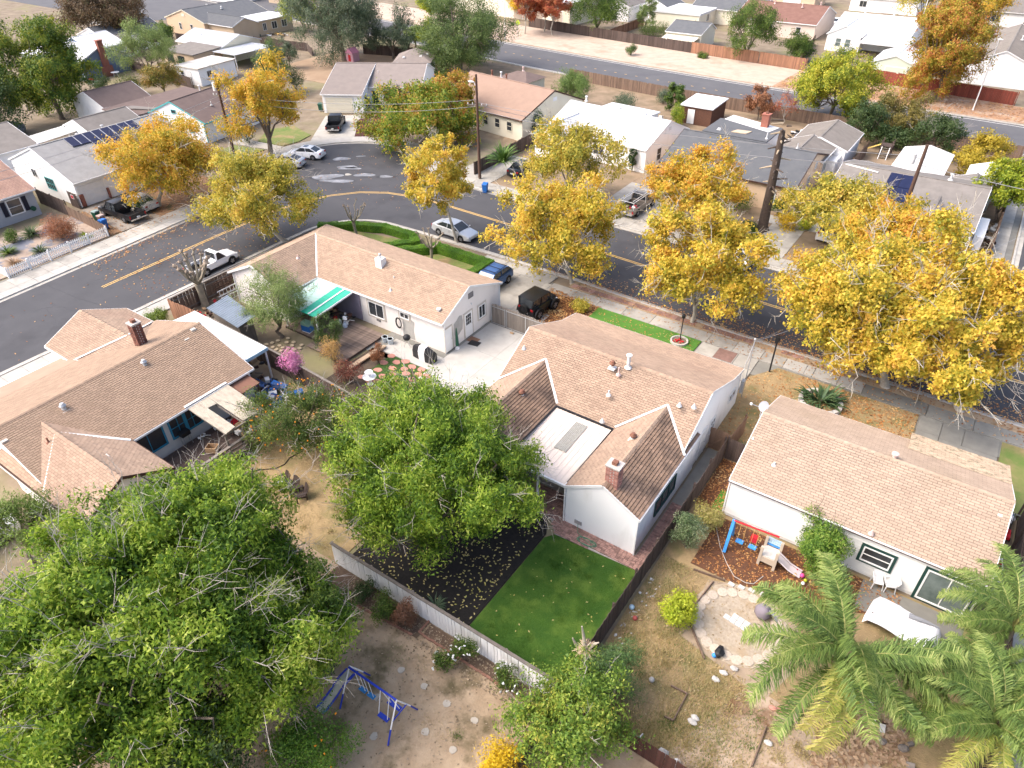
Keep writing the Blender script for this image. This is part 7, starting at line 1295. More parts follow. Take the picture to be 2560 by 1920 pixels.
def car(label, loc, yaw, L=4.75, Wd=1.82, H=1.45, col=None, prof=None, gh=None, name='parked_car', cat='car', wr=.33, wb=(1.42, -1.38), ride=.2, rails=False, bed=None, cargo=None, gh_w=.78, group='cars parked at houses and kerbs', spare=False, flare=False, tail='h', sunroof=False, z=0):
    t = thing(name, label, cat, (loc[0], loc[1], z), yaw, group); hw = Wd / 2; s = L / 4.75
    prof = prof or [(2.38, .50, .80), (2.30, .66, .92), (2.0, .76, .97), (1.55, .82, 1), (1.0, .93, 1), (.4, .95, 1), (-.6, .97, 1), (-1.6, .98, 1), (-2.0, 1.0, .97), (-2.28, .96, .93), (-2.38, .60, .86)]
    secs = []
    for x, z1, f in prof: 
        w = hw * f; zb = ride + (.06 if abs(x) > 2.1 else 0); secs.append((x * s, [(0, zb), (w * .86, zb), (w, zb + .16), (w * 1.0, zb + (z1 - zb) * .62), (w * .93, z1 - .035), (w * .80, z1), (0, z1 + .02)]))
    b = loft(secs[::-1]).build('body', col, t, smooth=32)
    # greenhouse: glass block + roof skin + pillars
    x0, x1, x2, x3, zb_, zt = gh or (1.12, .35, -1.05, -1.85, .94, 1.42); x0, x1, x2, x3 = [q * s for q in (x0, x1, x2, x3)]
    zt = H - .05; wb_, wt = hw * .90, hw * gh_w * .92
    C8 = [(x0, wb_ * .92, zb_), (x1, wt, zt), (x2, wt * .98, zt - .01), (x3, wb_ * .86, zb_ + .03)]
    L4 = C8; R4 = [(x, -y, z_) for x, y, z_ in C8]
    def q_(n, pts): k = MB(); k.add(pts, [tuple(range(len(pts)))]); return k.build(n, m_glass, t)
    q_('windshield', [R4[0], L4[0], L4[1], R4[1]]); q_('rear_window', [L4[3], R4[3], R4[2], L4[2]])
    q_('side_window', [L4[0], L4[3], L4[2], L4[1]]); q_('side_window', [R4[3], R4[0], R4[1], R4[2]])
    k = MB(); e = .035; mx = (x1 + x2) / 2
    k.add([(x1 + .03, wt + .01, zt), (mx, wt + .03, zt + .02), (x2 - .03, wt, zt - .01), (x2 - .03, -wt, zt - .01), (mx, -wt - .03, zt + .02), (x1 + .03, -wt - .01, zt), (x1 - .1, wt * .75, zt + .035), (mx, wt * .78, zt + .06), (x2 + .1, wt * .75, zt + .03), (x2 + .1, -wt * .75, zt + .03), (mx, -wt * .78, zt + .06), (x1 - .1, -wt * .75, zt + .035)],
          [(0, 1, 7, 6), (1, 2, 8, 7), (2, 3, 9, 8), (3, 4, 10, 9), (4, 5, 11, 10), (5, 0, 6, 11), (6, 7, 10, 11), (7, 8, 9, 10), (5, 4, 3, 2, 1, 0)])
    k.build('roof', col, t, smooth=45); k = MB()
    for S4 in (L4, R4):
        k.bar(S4[0], S4[1], .07, .05); k.bar(S4[2], S4[3], .12, .07); md = (mx, S4[1][1], zt); mb_ = (mx - .05, S4[0][1] * 1.0, zb_); k.bar(mb_, md, .07, .04)
    k.build('pillars', col, t)
    if sunroof: MB().box(mx - .1, -.35, zt + .055, x1 - .25, .35, zt + .07).build('sunroof', m_glass, t)
    for wx in wb:
        for sd in (1, -1):
            wheel(t, wx * s, sd * (hw - .10 + (.08 if flare else 0)), wr, .22 if not flare else .3, sd); k = MB(); k.tube([(wx * s, sd * (hw - .3), wr + .02), (wx * s, sd * (hw + .006), wr + .02)], wr + .055, 18); k.build('wheel_arch', m_black, t)
            if flare: k = MB(); k.tube([(wx * s + (wr + .1) * math.cos(a), sd * (hw + .1), wr + (wr + .1) * math.sin(a)) for a in [PI * i / 8 for i in range(9)]], .07, 5); k.build('wheel_flare', m_black, t)
    fz = prof[0][1] + .06
    for sd in (1, -1):
        MB().blob((prof[1][0] * s - .02, sd * hw * .72, fz + .06), .13, 8, (.55, 1.3, .55)).build('headlight', m_head, t, smooth=60)
        MB().box(prof[-1][0] * s - .01, sd * hw * .72 - .13, prof[-2][1] - .22, prof[-1][0] * s + .12, sd * hw * .72 + .13, prof[-2][1] - .06).build('taillight', m_tail, t)
        MB().blob((x0 * .93, sd * (hw + .06), zb_ + .06), .1, 7, (.7, 1, .65)).build('mirror', col, t, smooth=60)
    MB().box(prof[0][0] * s - .05, -hw * .6, .28, prof[0][0] * s + .03, hw * .6, .42).build('grille', m_black, t); MB().box(prof[-1][0] * s - .03, -.26, .52, prof[-1][0] * s + .03, .26, .66).build('licence_plate', m_plate, t)
    MB().box(prof[-1][0] * s - .02, -hw * .8, ride + .04, prof[-1][0] * s + .1, hw * .8, ride + .16).build('rear_bumper', m_black, t)
    for sd in (1, -1):
        for hx in (.95, 0, -1.0): MB().box(hx * s - .008, sd * hw - .006, .38, hx * s + .008, sd * hw + .004, .9).build('door_seam', m_black, t)
        for hx in (.25, -.85): MB().box(hx * s, sd * hw * 1.0 - .012, .78, hx * s + .16, sd * hw * 1.0 + .012, .81).build('door_handle', col, t)
    if rails:
        k = MB(); 
        for sd in (1, -1): k.bar((x1, sd * wt * .9, zt + .1), (x2, sd * wt * .9, zt + .1), .035)
        for xx in (x1 - .2, mx, x2 + .2): k.bar((xx, -wt * .9, zt + .12), (xx, wt * .9, zt + .12), .05, .03)
        k.build('roof_rack', m_black, t)
    return t
sil = paint('silver_paint', (.60, .62, .64), .5); whi = paint('white_paint', (.78, .79, .80), 0); blk = paint('black_paint', (.012, .013, .016), .1); grn = paint('dark_green_paint', (.02, .045, .045), .3); blu = paint('blue_paint', (.06, .13, .30), .4); tanp = paint('tan_grey_paint', (.25, .22, .19), .4); chr_ = mat('chrome', (.7, .7, .72), .2, metal=.9)
hatch = [(2.28, .48, .80), (2.2, .64, .92), (1.9, .74, .97), (1.45, .82, 1), (.9, .92, 1), (.3, .94, 1), (-.7, .98, 1), (-1.6, 1.04, 1), (-2.05, 1.06, .96), (-2.24, .92, .92), (-2.28, .6, .88)]
car('silver sedan parked at the near kerb under the slender golden tree', (-41.25, 49.75), R(-3), 4.9, 1.85, 1.46, sil)
car('silver hatchback with black rear window strip parked in the turning circle', (-70.6, 53.9), R(200), 4.55, 1.78, 1.47, sil, hatch, (1.3, .45, -.9, -2.05, .93, 1.44)).rotation_euler[2] = R(200)
car('white sedan parked behind the silver hatchback in the turning circle', (-71.0, 57.3), R(200), 4.7, 1.8, 1.44, whi, sunroof=True)
car('black sedan in the driveway beside the fan palm', (-45.2, 67.9), R(90), 4.85, 1.84, 1.45, blk)
car('dark green sedan parked in the far street at the top left', (-181.5, 103.2), R(18), 4.9, 1.85, 1.45, grn)
car('blue crossover with roof rails beside the hedge end', (-32.1, 43.2), R(-90), 4.5, 1.8, 1.6, blu, [(2.3, .52, .82), (2.22, .74, .93), (1.9, .86, .97), (1.4, .95, 1), (.9, 1.0, 1), (-.6, 1.04, 1), (-1.7, 1.08, 1), (-2.15, 1.1, .95), (-2.28, .95, .92), (-2.32, .6, .88)], (1.25, .55, -1.55, -2.15, 1.02, 1.5), wr=.36, ride=.25, rails=True, gh_w=.85, z=.1)
jp = car('black boxy off-road jeep with spare wheel on the bark bed driveway', (-26.55, 42.05), R(84), 4.0, 1.72, 1.88, blk, [(1.95, .62, .70), (1.93, .98, .72), (1.2, 1.03, .74), (.95, 1.08, .95), (.5, 1.08, .97), (-1.2, 1.08, .97), (-1.9, 1.08, .95), (-1.95, .7, .94)], (.85, .62, -1.8, -1.9, 1.07, 1.8), wr=.43, wb=(1.25, -1.2), ride=.42, flare=True, gh_w=.98, name='parked_jeep', cat='jeep', z=.08)
k = MB(); k.tube([(-1.72, 0, .98), (-1.95, 0, .98)], .40, 18); sp = k.build('spare_wheel', m_tyre, jp); MB().tube([(-1.95, 0, .98), (-1.97, 0, .98)], .2, 12).build('wheel_cover', m_black, sp)
def pickup(label, loc, yaw, col, L=5.2, Wd=1.8, H=1.65, crew=False, rack=None, ladder=None, cargo=None, z=0):
    t = thing('pickup_truck', label, 'pickup truck', (loc[0], loc[1], z), yaw, 'pickup trucks'); hw = Wd / 2; xf = L / 2; xc = xf - (2.35 if not crew else 3.25); xr = -L / 2
    secs = [(xr, 0)] ; P_1 = [(xf, .55, .84), (xf - .08, .82, .93), (xf - .45, .93, .97), (xf - 1.1, .98, 1), (xf - 1.35, 1.02, 1), (xc - .15, 1.02, 1)]
    loft([(x, [(0, .36), (hw * f * .86, .36), (hw * f, .5), (hw * f, .8), (hw * f * .94, z1 - .03), (hw * f * .82, z1), (0, z1 + .015)]) for x, z1, f in P_1][::-1]).build('body', col, t, smooth=35)
    x0, x1, x2, x3 = xf - 1.3, xf - 1.9, xc + .05, xc - .05; zt = H; wt = hw * .80; wb_ = hw * .92; L4 = [(x0, wb_, 1.0), (x1, wt, zt), (x2, wt, zt), (x3, wb_, 1.0)]; R4 = [(x, -y, q) for x, y, q in L4]
    for nm, pts in (('windshield', [R4[0], L4[0], L4[1], R4[1]]), ('rear_window', [L4[3], R4[3], R4[2], L4[2]]), ('side_window', [L4[0], L4[3], L4[2], L4[1]]), ('side_window', [R4[3], R4[0], R4[1], R4[2]])): MB().add(pts, [(0, 1, 2, 3)]).build(nm, m_glass, t)
    k = MB(); k.add([(x1 + .04, -wt, zt), (x1 + .04, wt, zt), (x2 - .03, wt, zt), (x2 - .03, -wt, zt), (x1 - .12, -wt * .85, zt + .05), (x1 - .12, wt * .85, zt + .05), (x2 + .08, wt * .85, zt + .05), (x2 + .08, -wt * .85, zt + .05)], [(3, 2, 1, 0), (4, 5, 6, 7), (0, 1, 5, 4), (1, 2, 6, 5), (2, 3, 7, 6), (3, 0, 4, 7)]); k.build('roof', col, t, smooth=45); k = MB()
    for S4 in (L4, R4):
        k.bar(S4[0], S4[1], .07, .05); k.bar(S4[2], S4[3], .16, .07)
        if crew: k.bar((x0 - 1.3, S4[0][1], 1.0), (x0 - 1.3, S4[1][1], zt), .08, .05)
    k.bar((x3, -wb_, 1.03), (x3, wb_, 1.03), .05, .1); k.build('pillars', col, t)
    k = MB(); xb = xc - .17
    for sd in (1, -1): k.prism([(xr, sd * hw * .99), (xb, sd * hw * .99), (xb, sd * (hw - .09)), (xr, sd * (hw - .09))][::sd], .45, 1.0)
    k.box(xr, -hw + .09, .45, xr + .06, hw - .09, 1.0); k.box(xb - .05, -hw + .09, .45, xb, hw - .09, 1.0); k.build('cargo_bed', col, t); MB().box(xr + .06, -hw + .09, .5, xb - .05, hw - .09, .56).build('bed_floor', m_black, t)
    for wx in (xf - .85, xr + 1.1):
        for sd in (1, -1): wheel(t, wx, sd * (hw - .11), .37, .24, sd); k = MB(); k.tube([(wx, sd * (hw - .3), .41), (wx, sd * (hw + .006), .41)], .43, 18); k.build('wheel_arch', m_black, t)
    for sd in (1, -1):
        MB().box(xf - .1, sd * hw * .72 - .14, .66, xf - .02, sd * hw * .72 + .14, .82).build('headlight', m_head, t); MB().box(xr - .015, sd * hw * .9 - .07, .62, xr + .1, sd * hw * .9 + .07, .92).build('taillight', m_tail, t); MB().blob((x0 - .1, sd * (hw + .1), 1.1), .1, 7, (.6, 1, .9)).build('mirror', col, t)
    MB().box(xr - .14, -hw * .93, .42, xr - .01, hw * .93, .56).build('rear_bumper', chr_, t); MB().box(xf - .02, -hw * .9, .42, xf + .1, hw * .9, .58).build('front_bumper', chr_, t); MB().box(xr - .16, -.16, .58, xr - .02, .16, .72).build('licence_plate', m_plate, t); MB().box(xf - .03, -hw * .5, .62, xf + .01, hw * .5, .8).build('grille', m_black, t)
    if rack:
        k = MB(); zr = 1.62 if rack != 'tall' else 1.75; xa = xr + .1; xe = xb - .1 if rack != 'tall' else xf - 1.3; w = .022 if rack != 'tall' else .03
        for sd in (1, -1):
            k.tube([(xa, sd * (hw - .05), 1.0), (xa, sd * (hw - .08), zr - .1), (xa + .1, sd * (hw - .1), zr)], w, 6); k.tube([(xb - .1, sd * (hw - .05), 1.0), (xb - .1, sd * (hw - .1), zr)], w, 6); k.tube([(xa, sd * (hw - .1), zr), (xe, sd * (hw - .1), zr)], w, 6)
            if rack == 'tall': k.tube([(xa + .3, sd * (hw - .35), zr + .03), (xe, sd * (hw - .35), zr + .03)], w, 6)
        for xx in (xa, xb - .1, xe): k.tube([(xx, -(hw - .1), zr), (xx, hw - .1, zr)], w, 6)
        k.build('ladder_rack', m_black if rack == 'black' else m_trimw, t)
    return t
wp = pickup('white single-cab pickup with black ladder rack parked on the western street', (-55.5, 31.9), R(92), whi, 4.8, 1.72, 1.62, rack='black')
bp = pickup('black crew-cab pickup on the driveway beside the blue wheelie bin', (-73.2, 33.9), R(183), blk, 5.5, 1.95, 1.78, crew=True, z=.08); MB().box(.2, -1.02, .34, 2.2, -.96, .4).build('running_board', chr_, bp)
pickup('dark blue-black pickup in the driveway of the taupe roofed house', (-76.6, 67.9), R(126), blk, 5.4, 1.9, 1.75, crew=True, z=.08)
tp_ = pickup('tan-grey pickup with white ladder rack on the drive across the street', (-29.0, 65.2), R(88), tanp, 5.3, 1.85, 1.72, rack='tall', z=.08)
car('silver hatchback half hidden by leaves beside the black crew-cab pickup', (-73.8, 36.3), R(183), 4.6, 1.8, 1.5, sil, hatch, (1.3, .45, -.9, -2.05, .93, 1.44), z=.08)
car('white car under the golden plane trees on the far side of the street', (-17.0, 58.7), R(178), 4.8, 1.85, 1.5, whi); car('white van half hidden behind the huge plane tree crown', (-10.4, 70.2), R(90), 5.0, 1.95, 2.1, whi, [(2.5, .7, .85), (2.4, .95, .93), (1.9, 1.1, .98), (1.5, 1.2, 1), (-1.0, 1.2, 1), (-2.2, 1.2, .98), (-2.4, .8, .95)], (1.7, 1.0, -2.2, -2.3, 1.18, 2.0), wr=.36, gh_w=.95, name='parked_van', cat='van')
car('white van roof at the left edge below the tan roofed house', (-38.8, 3.6), R(80), 5.0, 1.9, 2.0, whi, [(2.5, .7, .85), (2.4, .95, .93), (1.9, 1.1, .98), (1.5, 1.2, 1), (-1.0, 1.2, 1), (-2.2, 1.2, .98), (-2.4, .8, .95)], (1.7, 1.0, -2.2, -2.3, 1.18, 2.0), wr=.36, gh_w=.95, name='parked_van', cat='van')
car('white car parked beyond the pinkish house at the top right', (-37.5, 180), R(80), 4.7, 1.8, 1.5, whi)
# junk in truck beds (parts of nothing: separate bundles)
def clutter(label, c, w, d, h, n, seed, mats, name='junk_pile', cat='junk pile', big=.3):
    """heap of separate boards, bags and tubs"""
    r = random.Random(seed); t = thing(name, label, cat, c)
    for i in range(n):
        k = MB(); x, y, z = r.uniform(-w / 2, w / 2), r.uniform(-d / 2, d / 2), r.uniform(0, h); q = r.random(); s_ = r.uniform(.35, 1) * big
        if q < .4: k.box(-s_ / 2, -s_ / 3, 0, s_ / 2, s_ / 3, s_ * r.uniform(.1, .6)); nm = 'box'
        elif q < .7: k.bar((-s_, 0, 0), (s_, 0, s_ * .3), .04, .06); nm = 'board'
        elif q < .85: k.lathe([(s_ * .3, 0), (s_ * .38, s_ * .6), (s_ * .33, s_ * .6)], n=10); nm = 'bucket'
        else: k.blob((0, 0, s_ * .3), s_ * .5, 8, (1.2, .9, .6), .2); nm = 'bag'
        k.build(nm, r.choice(mats), t, loc=(x, y, z), rot=(r.uniform(-.4, .4), r.uniform(-.4, .4), r.uniform(0, 6)))
    return t
m_card = mat('cardboard', (.42, .28, .16), .8)
clutter('green and white rubbish in the bed of the white pickup', (-55.5, 30.9, .6), 1.1, 1.4, .2, 16, 1, [m_trimw, m_greenp, m_card, m_galvw], big=.28); clutter('plywood and red bag in the bed of the tan-grey pickup', (-29.0, 63.6, .65), 1.2, 1.2, .15, 10, 2, [m_card, MATS['plywood'], m_redp, m_trimw], big=.4)
# ------------------------------------------------------------------ poles, lamps, wires
def catenary(a, b, sag=.8, n=14): a, b = Vector(a), Vector(b); return [tuple(a.lerp(b, i / n) - Vector((0, 0, 4 * sag * (i / n) * (1 - i / n)))) for i in range(n + 1)]
def pole(label, base, h, lean=(0, 0), arms=((.9, 1.3),), trans=None, lamp=None, r=.16, ang=0):
    t = thing('utility_pole', label, 'utility pole', (base[0], base[1], 0)); tx, ty = lean; MB().tube([(0, 0, 0), (tx * .5, ty * .5, h / 2), (tx, ty, h)], [r * 1.15, r, r * .75], 10).build('pole', m_pole, t, smooth=50); c, s_ = math.cos(ang), math.sin(ang)
    for dz, w in arms:
        z = h - dz; fx, fy = tx * z / h, ty * z / h; MB().bar((fx - c * w, fy - s_ * w, z), (fx + c * w, fy + s_ * w, z), .11, .12).build('crossarm', m_woodg, t)
        for q in (-.9, -.45, .45, .9): MB().lathe([(.03, 0), (.06, .05), (.04, .1), (.06, .15), (.02, .2)], (fx + c * w * q, fy + s_ * w * q, z + .06), 7).build('insulator', m_galvw, t)
    if trans: z, dx, dy = trans; MB().lathe([(.2, 0), (.27, .03), (.27, .9), (.24, .95), (.1, 1.0), (.06, 1.15)], (dx, dy, z), 14).build('transformer', m_galvw, t, smooth=40); MB().bar((tx * z / h, ty * z / h, z + .6), (dx, dy, z + .6), .08).build('bracket', m_metal, t)
    if lamp: z, dx, dy = lamp; MB().tube([(tx * z / h, ty * z / h, z - .5), (dx * .6, dy * .6, z + .1), (dx, dy, z)], .035, 6).build('lamp_arm', m_metal, t); MB().blob((dx * 1.1, dy * 1.1, z), .3, 10, (1.3, .7, .35)).build('lamp_head', m_galvw, t, smooth=60)
    return t
pA = pole('dark utility pole with a crossarm and small lamp beside the mixed green tree', (-48.3, 63.3), 11.5, (0, 0), ((3.2, 1.2),), lamp=(10.6, -.8, .2), ang=R(15))
pB = pole('leaning utility pole with transformer and street lamp left of the turning circle', (-78.6, 52.3), 9.7, (-.3, .2), ((.5, 1.1), (2.3, .9)), trans=(7.9, -.7, .1), lamp=(7.0, 1.2, .8), ang=R(20))
pC = pole('wooden utility pole with a grey transformer behind the solar array roof', (-5.1, 72.4), 9.2, (.1, .1), ((8.2, .1),), trans=(7.3, -.7, .3), ang=R(0), r=.19)
m_wire = mat('wire', (.30, .30, .31), .6)
def wire(label, a, b, sag=.8, r=.022): t = MB().tube(catenary(a, b, sag), r, 5).build('overhead_wire', m_wire); return tag(t, label, 'wire')
wire('overhead wire between the left pole and the middle pole', (-78.8, 52.4, 7.6), (-48.3, 63.3, 8.9)); wire('lower overhead wire between the left pole and the middle pole', (-78.8, 52.4, 7.0), (-48.3, 63.3, 8.2), 1.0); wire('overhead cable from the middle pole to the right pole', (-48.3, 63.3, 7.8), (-5.1, 72.4, 7.2), 1.1, .03); wire('upper overhead wire from the middle pole to the right pole', (-48.3, 63.3, 8.6), (-5.1, 72.4, 8.2), .8)
wire('service wire from the middle pole down to the white roofed house', (-48.3, 63.3, 8.4), (-42, 76, 4.3), .4); wire('overhead wire leaving the right pole toward the right edge', (-5.1, 72.4, 7.4), (30, 74, 7.2), .8, .03); wire('overhead wire running left from the left pole', (-78.8, 52.4, 7.4), (-74, 5, 8.5), 1.2); wire('lower overhead wire running left from the left pole', (-78.8, 52.4, 6.8), (-74, 5, 7.8), 1.3)
wire('thin service wire from the street to the white house mast', (-8.6, 40, 4.9), (-7.9, 44.4, 3.6), .1, .012); wire('thin service wire across the roof of the sand coloured house', (-8.6, 40.1, 4.7), (8, 70, 8), .9, .012)
def lamp(label, base, h, arm, m=m_galvw, r=.09):
    t = thing('street_lamp', label, 'street lamp', (base[0], base[1], 0)); MB().tube([(0, 0, 0), (0, 0, .5), (0, 0, h)], [r * 1.5, r, r * .55], 8).build('lamp_post', m, t, smooth=50); MB().tube([(0, 0, h - .1), (arm[0] * .5, arm[1] * .5, h + .25), (arm[0], arm[1], h + .3)], .05, 6).build('arm', m, t); MB().blob((arm[0], arm[1], h + .28), .3, 10, (1.2, .8, .3)).build('lamp_head', m, t, smooth=60); return t
lamp('tall pale street lamp leaning arm on the verge at the right beyond the avenue', (-4.4, 124.2), 9.6, (.2, -2.2)); lamp('tall white street lamp on the avenue verge at the top centre', (-90.3, 128.6), 10.5, (.3, -2.0)); lamp('thin pale lamp post at the top edge beside the big autumn tree', (-20, 170), 10, (.2, -2))
t = thing('warning_sign', 'yellow-green diamond warning sign on a thin post on the avenue verge', 'road sign', (-88.2, 130.2, 0)); MB().bar((0, 0, 0), (0, 0, 3.4), .07).build('post', m_metal, t); MB().add([(0, 0, 2.6), (.55, 0, 3.15), (0, 0, 3.7), (-.55, 0, 3.15), (0, .03, 2.6), (.55, .03, 3.15), (0, .03, 3.7), (-.55, .03, 3.15)], [(0, 1, 2, 3), (7, 6, 5, 4), (0, 4, 5, 1), (1, 5, 6, 2), (2, 6, 7, 3), (3, 7, 4, 0)]).build('sign_face', mat('sign_yellow_green', (.55, .70, .03), .5), t)
t = thing('garden_lamp', 'black garden lamp post standing in a round brick planter on the green strip', 'garden lamp', (-15.0, 44.3, .1)); MB().tube([(0, 0, 0), (0, 0, 2.0)], .04, 8).build('post', m_black, t); MB().lathe([(.05, 2.0), (.13, 2.08), (.15, 2.3), (.17, 2.32), (.03, 2.45)], n=6).build('lantern', m_black, t)
t = thing('round_planter', 'round brick-edged planter of red flowers at the foot of the garden lamp', 'planter', (-15.0, 44.15, .1)); 
bq = MB().box(-.11, -.06, 0, .11, .06, .16).mesh('brick', m_rock)
for i in range(18): a = 2 * PI * i / 18; link('brick', bq, t, (.62 * math.cos(a), .62 * math.sin(a), 0), (0, 0, a + PI / 2))
MB().lathe([(.55, 0), (.55, .08)], n=16).build('soil', MATS['garden_soil'] if 'garden_soil' in MATS else m_soil, t); k = MB(); [k.blob((rnd.uniform(-.35, .35), rnd.uniform(-.35, .35), .14), .07, 6) for _ in range(14)]; k.build('flowers', m_redp, t)['kind'] = 'stuff'
t = thing('dark_lamp_post', 'thin black post with a small angled lamp on the dry front lawn', 'lamp post', (-8.0, 44.2, .05)); MB().bar((0, 0, 0), (0, 0, 3.1), .1).build('post', m_black, t); MB().box(-.12, -.2, 2.6, .12, .08, 3.1).build('lamp_box', m_black, t)
t = thing('fire_hydrant', 'white fire hydrant on the planting strip under the huge golden tree', 'hydrant', (-3.7, 47.0, .1)); MB().lathe([(.16, 0), (.16, .06), (.11, .08), (.11, .5), (.15, .54), (.14, .62), (.09, .72), (.03, .76)], n=12).build('body', m_whitep, t, smooth=40); MB().tube([(-.22, 0, .4), (.22, 0, .4)], .06, 8).build('outlet', m_whitep, t); MB().tube([(0, -.2, .4), (0, 0, .4)], .07, 8).build('outlet', m_whitep, t)
def wbin(label, p, m, yaw=0, lid=None, z=.08):
    t = thing('wheelie_bin', label, 'wheelie bin', (p[0], p[1], z), yaw, 'wheelie bins'); k = MB(); k.add([(-.22, -.24, .05), (.22, -.24, .05), (.22, .24, .05), (-.22, .24, .05), (-.29, -.32, .95), (.29, -.32, .95), (.29, .32, .95), (-.29, .32, .95)], [(3, 2, 1, 0), (4, 5, 6, 7), (0, 1, 5, 4), (1, 2, 6, 5), (2, 3, 7, 6), (3, 0, 4, 7)]); k.build('bin_body', m, t)
    k = MB(); k.add([(-.31, -.36, .95), (.31, -.36, .95), (.31, .34, .97), (-.31, .34, .97), (-.27, -.3, 1.03), (.27, -.3, 1.03), (.27, .3, 1.08), (-.27, .3, 1.08)], [(4, 5, 6, 7), (0, 1, 5, 4), (1, 2, 6, 5), (2, 3, 7, 6), (3, 0, 4, 7)]); k.build('lid', lid or m, t)
    for sx in (-.22, .22): MB().tube([(sx - .03, .26, .1), (sx + .03, .26, .1)], .1, 10).build('wheel', m_tyre, t)
wbin('blue wheelie bin at the kerb beside the middle utility pole', (-45.4, 60.4), m_bluep, .3, z=.0); wbin('dark green wheelie bin with grey lid beside the black crew-cab pickup', (-74.6, 31.9), m_greenp, -1.4, mat('grey_lid', (.25, .33, .31), .5)); wbin('brown wheelie bin between the green and blue bins', (-73.1, 31.6), mat('brown_plastic', (.22, .12, .09), .6), -1.5, mat('brown_lid', (.45, .33, .29), .6)); wbin('blue wheelie bin at the end of the white picket fence', (-71.9, 31.1), m_bluep, -1.5); wbin('grey-green wheelie bin beside the taupe roofed house garage', (-84.6, 72.5), m_greenp, .5)
# ring planter on the dry lawn
t = thing('ring_planter', 'ring of grey concrete blocks round the dark leafy plant on the dry lawn', 'planter', (-3.95, 42.45, .05)); bq = MB().box(-.2, -.14, 0, .2, .14, .28).mesh('block', m_rock)
for i in range(22): a = 2 * PI * i / 22; link('block', bq, t, (1.28 * math.cos(a), 1.28 * math.sin(a), 0), (0, 0, a + PI / 2))
# satellite dish
t = thing('satellite_dish', 'grey satellite dish on the roof corner of the sand coloured house', 'satellite dish', P('b3', 595, 1010, 3.9)); MB().tube([(0, 0, -.3), (0, 0, .3), (-.15, -.1, .45)], .03, 6).build('mast', m_metal, t); k = MB(); k.lathe([(.02, 0), (.2, .04), (.33, .12)], n=14); k.build('dish', m_galvw, t, loc=(0, .05, .45), rot=(1.1, .4, .6)); MB().tube([(0, 0, .35), (-.55, -.2, .5)], .02, 5).build('arm', m_metal, t); MB().blob((-.6, -.22, .52), .09, 7).build('receiver', m_galvw, t)
# ---- L house courtyard and deck
dk = thing('deck', 'weathered timber deck beside the cream house wall', 'deck', (-38, 30, 0)); q = MB().box(0, -.065, 0, 3.9, .065, .035).mesh('plank', m_deck)
xx = 0
for i in range(34):
    y = 27.7 + i * .14 - 30
    if y > 2.15: break
    link('plank', q, dk, (-.35, y, .22 + rnd.uniform(-.004, .004)), (0, 0, rnd.uniform(-.004, .004)))
for i in range(38): # boards running toward the house on the outer part
    break
MB().box(-.3, -2.2, .0, 3.5, 2.1, .2).build('joists', m_woodd, dk); q2 = MB().box(-.07, 0, 0, .07, 3.3, .04).mesh('side_plank', m_deck)
for i in range(26): link('plank', q2, dk, (-3.9 + i * .145 - .05, -1.3, .17), (0, 0, 0))
MB().box(-4.0, -1.3, 0, -.35, 2.0, .15).build('joists', m_woodd, dk)
t = thing('timber_sleeper', 'long pale timber sleepers edging the deck', 'timber edging', (-33.5, 29.4, 0)); MB().bar((0, -2.0, .22), (.15, 1.6, .22), .3, .12).build('sleeper', mat('pale_sleeper', (.42, .32, .22), .9), t); MB().bar((-.25, -2.0, .1), (-.1, 1.5, .1), .2, .2).build('sleeper', MATS['pale_sleeper'], t)
cl_ = lambda n, *a, **k: clutter(*a, **k)
t = thing('kettle_grill', 'black kettle barbecue against the cream wall', 'barbecue', (-32.0, 32.05, .05)); MB().lathe([(.05, .62), (.2, .66), (.28, .78), (.29, .84), (.27, .95), (.17, 1.05), (.03, 1.09)], n=16).build('kettle', m_black, t, smooth=50)
for i in range(3): a = 2 * PI * i / 3; MB().bar((.12 * math.cos(a), .12 * math.sin(a), .68), (.28 * math.cos(a), .28 * math.sin(a), 0), .025).build('leg', m_metal, t)
t = thing('covered_grill', 'large barbecue under a black and white cover in the courtyard', 'barbecue', (-29.85, 31.55, .05), R(-2)); k = MB(); pr = [(-.35, 0), (-.38, .75), (-.22, 1.12), (.12, 1.15), (.38, .8), (.36, 0)]
def ext(x0, x1, s0, s1, m, nm): k = MB(); n = len(pr); k.add([(x0, y * s0, z * s0) for y, z in pr] + [(x1, y * s1, z * s1) for y, z in pr], [tuple(range(n))[::-1], tuple(range(n, 2 * n))] + [(i, (i + 1) % n, n + (i + 1) % n, n + i) for i in range(n)]); k.build(nm, m, t)
ext(-.95, -.3, .8, 1.0, m_black, 'cover_end'); ext(-.3, .3, 1.02, 1.02, mat('white_cloth', (.72, .72, .73), .9), 'cover_middle'); ext(.3, .95, 1.0, .84, m_black, 'cover_end')
t = thing('wall_hose', 'coiled black hose hanging on the cream wall', 'hose', (-33.45, 32.9, 1.3)); k = MB(); [k.tube([((.24 + .012 * j) * math.cos(a), -.06 - .02 * (j % 3), (.38 + .02 * j) * math.sin(a)) for a in [2 * PI * i / 16 for i in range(17)]], .022, 5, False) for j in range(6)]; k.build('coil', m_black, t)['kind'] = 'stuff'
for i, (x, lb) in enumerate(((-33.95, 'left pale bucket beside the deck step'), (-33.4, 'right pale bucket beside the deck step'))): t = thing('bucket', lb, 'bucket', (x, 31.65, .05)); MB().lathe([(.2, 0), (.25, .42), (.26, .44), (.2, .44), (.17, .4)], n=14).build('pail', mat('pale_blue_bucket', (.48, .54, .58), .6), t, smooth=40)
